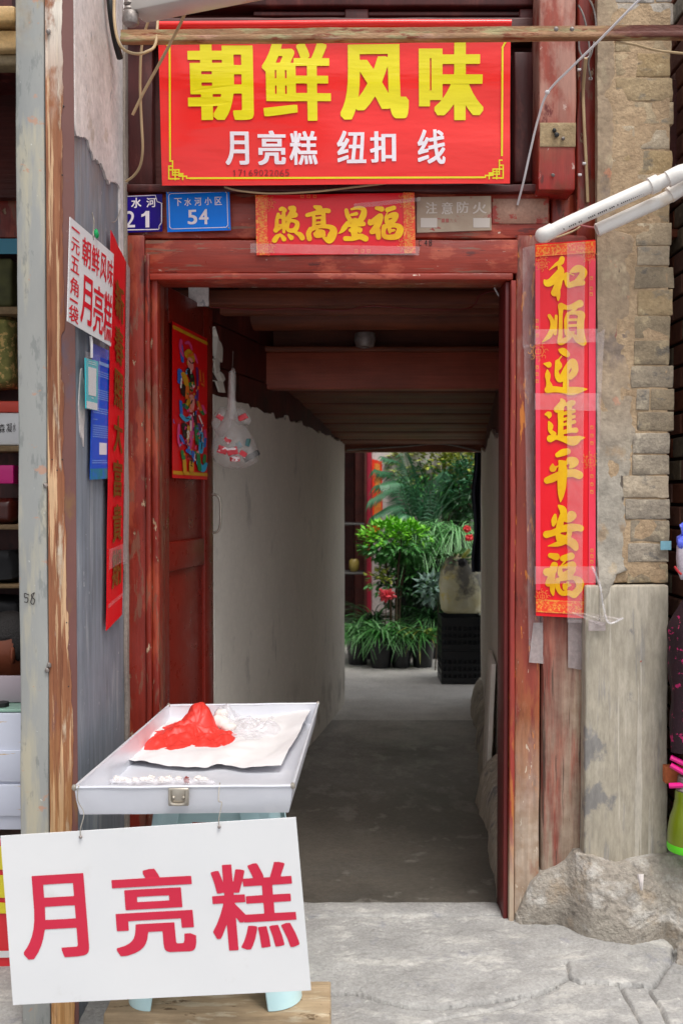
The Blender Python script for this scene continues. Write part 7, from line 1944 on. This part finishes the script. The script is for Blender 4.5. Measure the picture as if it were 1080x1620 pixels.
bush('dark green ivy mass hanging below the lime-topped bush', P(642, 910, 8.1), 0.24, 0.18, 0.30, 1600, [m_leafA, m_leafD], 0.05, trunk=False, name='ivy')
bush('grey-leaved plant beside the yellow bag', P(682, 930, 7.6), 0.10, 0.08, 0.10, 120, [leafmat('grey_green_leaf', '#5a7a6c', '#7a9488')], 0.07, trunk=True)
bush('leafy plant tumbling over the top of the yellow bag', P(722, 886, 7.15), 0.13, 0.07, 0.035, 140, [m_leafC, leafmat('grey_green_leafb', '#6a7a5c', '#4a6648')], 0.07, trunk=False)
# spider plants on a raised stand
stn = thing('plant_stand', 'dark plant stand carrying the spider plants in the courtyard', 'stand', (0.9, 8.3, 0))
zs_ = P(0, 872, 8.2).z
box('top', P(630, 0, 8.2).x, P(760, 0, 8.2).x, 8.12, 8.50, zs_ - 0.04, zs_, m_cabledark, stn, r=0.005)
for x in (P(636, 0, 8.2).x, P(752, 0, 8.2).x):
    for y in (8.14, 8.46): box('leg', x, x + 0.03, y, y + 0.03, 0, zs_ - 0.041, m_cabledark, stn, r=0.003)
box('back_board', P(632, 0, 8.2).x, P(758, 0, 8.2).x, 8.50, 8.53, 0, zs_ - 0.041, m_cabledark, stn, r=0.003)
for i, (px, mm_) in enumerate(((655, 'left'), (688, 'middle'), (722, 'right'))):
    c = P(px, 870, 8.2 + 0.08 * (i % 2)); t = potted('spider_plant', 'pale spider plant, the %s one on the dark stand' % mm_, 'plant', (c.x, c.y, zs_ + .001), 0.09, 0.13, 'spider plants')
    for m_, nn in ((m_leafC, 110), (m_leafA, 50)):
        g = G()
        for _ in range(nn): blade(g, Vector((c.x, c.y, zs_ + 0.12)) + Vector((RG.uniform(-.03, .03), RG.uniform(-.03, .03), 0)), RG.uniform(0, 6.28), RG.uniform(.22, .40), 0.007, RG.uniform(.7, 1.3), RG.uniform(1.0, 1.9))
        g.out('foliage', m_, t, kind='stuff')
# palm
pal = thing('palm', 'dark fan-leaved palm arching over the courtyard wall and couplet', 'palm', (P(680, 0, 8.7).x, 8.7, 0))
pb0 = P(655, 842, 8.7); tube('trunk', [Vector((pb0.x, 8.7, 0)), Vector((pb0.x + .02, 8.7, pb0.z * .6)), pb0], lambda t: 0.05 - 0.02 * t, m_stem, pal)
def frond(tip, ctrl, nl=26, L=0.19, m=m_leafE):
    pts = catmull([pb0, ctrl, tip], 14); g = G(); vs, fs = tubegeo(pts, lambda t: 0.007 - .005 * t, 5); g.add(vs, fs)
    for i in range(4, len(pts) - 1):
        t = i / len(pts); d = (pts[i + 1] - pts[i - 1]).normalized(); s = d.cross(Vector((0, 0.3, 1))).normalized()
        for sg in (1, -1):
            dr = (d * 0.8 + s * sg * 0.8 + Vector((0, 0, -0.35))).normalized(); l = L * (1 - t * .5) * RG.uniform(.8, 1.1); w = dr.cross(Vector((0.2, -1, 0.3))).normalized() * 0.008
            p = pts[i]; k = len(g.v); q_ = p + dr * l * .5 + Vector((0, 0, -.01)); e_ = p + dr * l + Vector((0, 0, -.06))
            g.v += [p, q_ + w, q_ - w, e_]; g.f += [(k, k + 1, k + 2), (k + 1, k + 3, k + 2)]
    g.out('frond', m, pal)
for (tx, ty, cx, cy, yy) in ((584, 790, 628, 775, 8.5), (592, 742, 630, 760, 8.6), (590, 815, 628, 800, 8.3), (606, 722, 640, 745, 8.8), (640, 716, 650, 760, 8.5), (612, 838, 635, 812, 8.2), (700, 745, 680, 770, 8.6), (598, 765, 632, 768, 8.2)):
    frond(P(tx, ty, yy), P(cx, cy, (yy + 8.7) / 2))
# tall grassy palm in the middle, and trees behind the courtyard
tg = thing('potted_plant', 'tall narrow-leaved plant between the palm and the yellow-green tree', 'plant', (P(676, 0, 8.9).x, 8.9, 0))
tube('stem', [Vector((P(676, 0, 8.9).x, 8.9, 0)), P(676, 840, 8.9)], 0.02, m_stem, tg)
g = G()
for _ in range(90): blade(g, P(676 + RG.uniform(-12, 12), 845, 8.9), RG.uniform(0, 6.28), RG.uniform(.3, .6), 0.012, RG.uniform(1.2, 2.0), RG.uniform(.3, .9))
g.out('foliage', m_leafE, tg, kind='stuff')
bush('yellow-green small-leaved tree at the top right of the courtyard view', P(695, 745, 9.3), 0.50, 0.35, 0.40, 2600, [m_leafF, m_leafA], 0.075, name='tree')
bush('dense mid-green shrub at the back of the courtyard', P(700, 810, 9.5), 0.45, 0.2, 0.30, 1800, [m_leafA, m_leafD], 0.06)
bush('blue-green leafy shrub at the right back of the courtyard', P(738, 775, 9.0), 0.20, 0.2, 0.30, 900, [m_leafE, m_leafD], 0.06)
bush('dark shrub under the plant stand', P(700, 925, 8.05), 0.24, 0.12, 0.15, 700, [m_leafD], 0.05, trunk=False)
for (px, py) in ((738, 837), (742, 851)):
    vs, fs = ico(P(px, py, 7.9), (0.028, 0.022, 0.024), 3, 0.9, 3, py); o = mk('red_flower', vs, fs, mat('flower_red%s' % 'ab'[py > 840], '#b81820', '#d83838', (40, 40, 40), rough=0.6, bump=0.4), smooth=True); tag(o, ['upper', 'lower'][py > 840] + ' red bloom at the right of the courtyard plants', 'flower', 'red blooms')
vs, fs = ico(P(611, 942, 7.6), (0.045, 0.025, 0.034), 4, 1.3, 3, 4); o = mk('paper_flower', vs, fs, mat('coral_red', '#e04848', '#d83a50', (30, 30, 30), rough=0.5, bump=0.3), smooth=True); tag(o, 'coral red paper flower among the leaves above the left pots', 'flower')
bush('small leafy sprig in front of the white courtyard wall', P(600, 920, 7.9), 0.12, 0.08, 0.10, 90, [m_leafF, m_leafA], 0.05, trunk=True)
# crates with the yellow bag
def crate(z0, label):
    c = P(731, 1073, 7.2); x0, x1 = P(699, 0, 7.1).x, P(766, 0, 7.1).x; y0, y1 = 7.05, 7.35; h = 0.235
    t = thing('plastic_crate', label, 'crate', ((x0 + x1) / 2, 7.2, z0), 'black crates by the passage end')
    box('floor_panel', x0, x1, y0, y1, z0, z0 + 0.01, m_pot, t, r=0.002)
    for nm, a in (('side_wall', 0), ('side_wall', 1), ('side_wall', 2), ('side_wall', 3)):
        g = G()
        for k, (za, zb2) in enumerate(((0.011, 0.045), (0.075, 0.095), (0.125, 0.145), (0.175, h))):
            if a == 0: vs, fs = gbox(x0, x1, y0, y0 + .008, z0 + za, z0 + zb2, seg=1, r=0)
            if a == 1: vs, fs = gbox(x0, x1, y1 - .008, y1, z0 + za, z0 + zb2, seg=1, r=0)
            if a == 2: vs, fs = gbox(x0, x0 + .008, y0 + .0085, y1 - .0085, z0 + za, z0 + zb2, seg=1, r=0)
            if a == 3: vs, fs = gbox(x1 - .008, x1, y0 + .0085, y1 - .0085, z0 + za, z0 + zb2, seg=1, r=0)
            g.add(vs, fs)
        n_ = 8
        for i in range(n_ + 1):
            t_ = i / n_
            if a < 2: xx = x0 + (x1 - x0 - .012) * t_; yy = (y0 + .001) if a == 0 else y1 - .007; vs, fs = gbox(xx, xx + .012, yy, yy + .006, z0 + .012, z0 + h - .002, seg=1, r=0)
            else: yy = y0 + .01 + (y1 - y0 - .032) * t_; xx = (x0 + .001) if a == 2 else x1 - .007; vs, fs = gbox(xx, xx + .006, yy, yy + .012, z0 + .012, z0 + h - .002, seg=1, r=0)
            g.add(vs, fs)
        g.out(nm, m_pot, t)
    return t
crate(0.002, 'black plastic crate at the bottom of the stack by the passage end')
crate(0.240, 'black plastic crate on top of the stack, under the yellow bag')
vs, fs = gbox(P(702, 0, 7.15).x, P(764, 0, 7.15).x, 7.07, 7.33, 0.02, 0.44, seg=0.1, r=0.02, amp=0.01); o = mk('dark_sack', vs, fs, mat('dark_grey_sack', '#24262c', '#1a1c20', (9, 9, 9), rough=0.7, bump=0.5), smooth=True); tag(o, 'dark filled sack inside the black crates', 'sack')
yb = thing('filled_bag', 'bulging yellowish plastic bag with a dark load on top of the black crates', 'bag', (P(731, 0, 7.2).x, 7.2, 0.475))
bagmesh([(876, 12, 728), (884, 22, 727), (900, 32, 729), (925, 36, 730), (950, 36, 731), (962, 34, 731), (968, 30, 731)], 7.15, mat('yellow_grey_plastic', '#d2d0b4', '#c4bc88', (7, 7, 7), [dict(c='#d0b828', s=(5, 5, 5), t=0.52, w=0.1, x=(0.72, 0.86)), dict(c='#4a4a50', s=(4, 4, 4), t=0.50, w=0.08, k=.8)], rough=0.35, bump=0.2, bump2=2.5, b2scale=(14, 14, 14)), 'bag_body', yb, flat=.75)
vs, fs = ico(P(731, 890, 7.0), (0.03, 0.02, 0.03), 3, 0.3); mk('dark_knot', vs, fs, m_cabledark, yb, smooth=True)
tube('tied_top', [P(731, 886, 7.02), P(735, 878, 7.02), P(742, 870, 7.04)], 0.014, m_leafF, yb)
# trees outside, filling what shows above the courtyard walls
for i, (x, y, h, l) in enumerate(((-1.5, 14.5, 4.2, 'broad green tree behind the courtyard, left of the passage view'), (1.6, 14.0, 4.0, 'broad green tree behind the courtyard, straight beyond the passage'), (4.4, 14.6, 4.4, 'broad green tree behind the courtyard, right of the passage view'))):
    bush(l, Vector((x, y, h)), 1.5, 1.2, 1.3, 2500, [m_leafA, m_leafD], 0.16, name='tree')
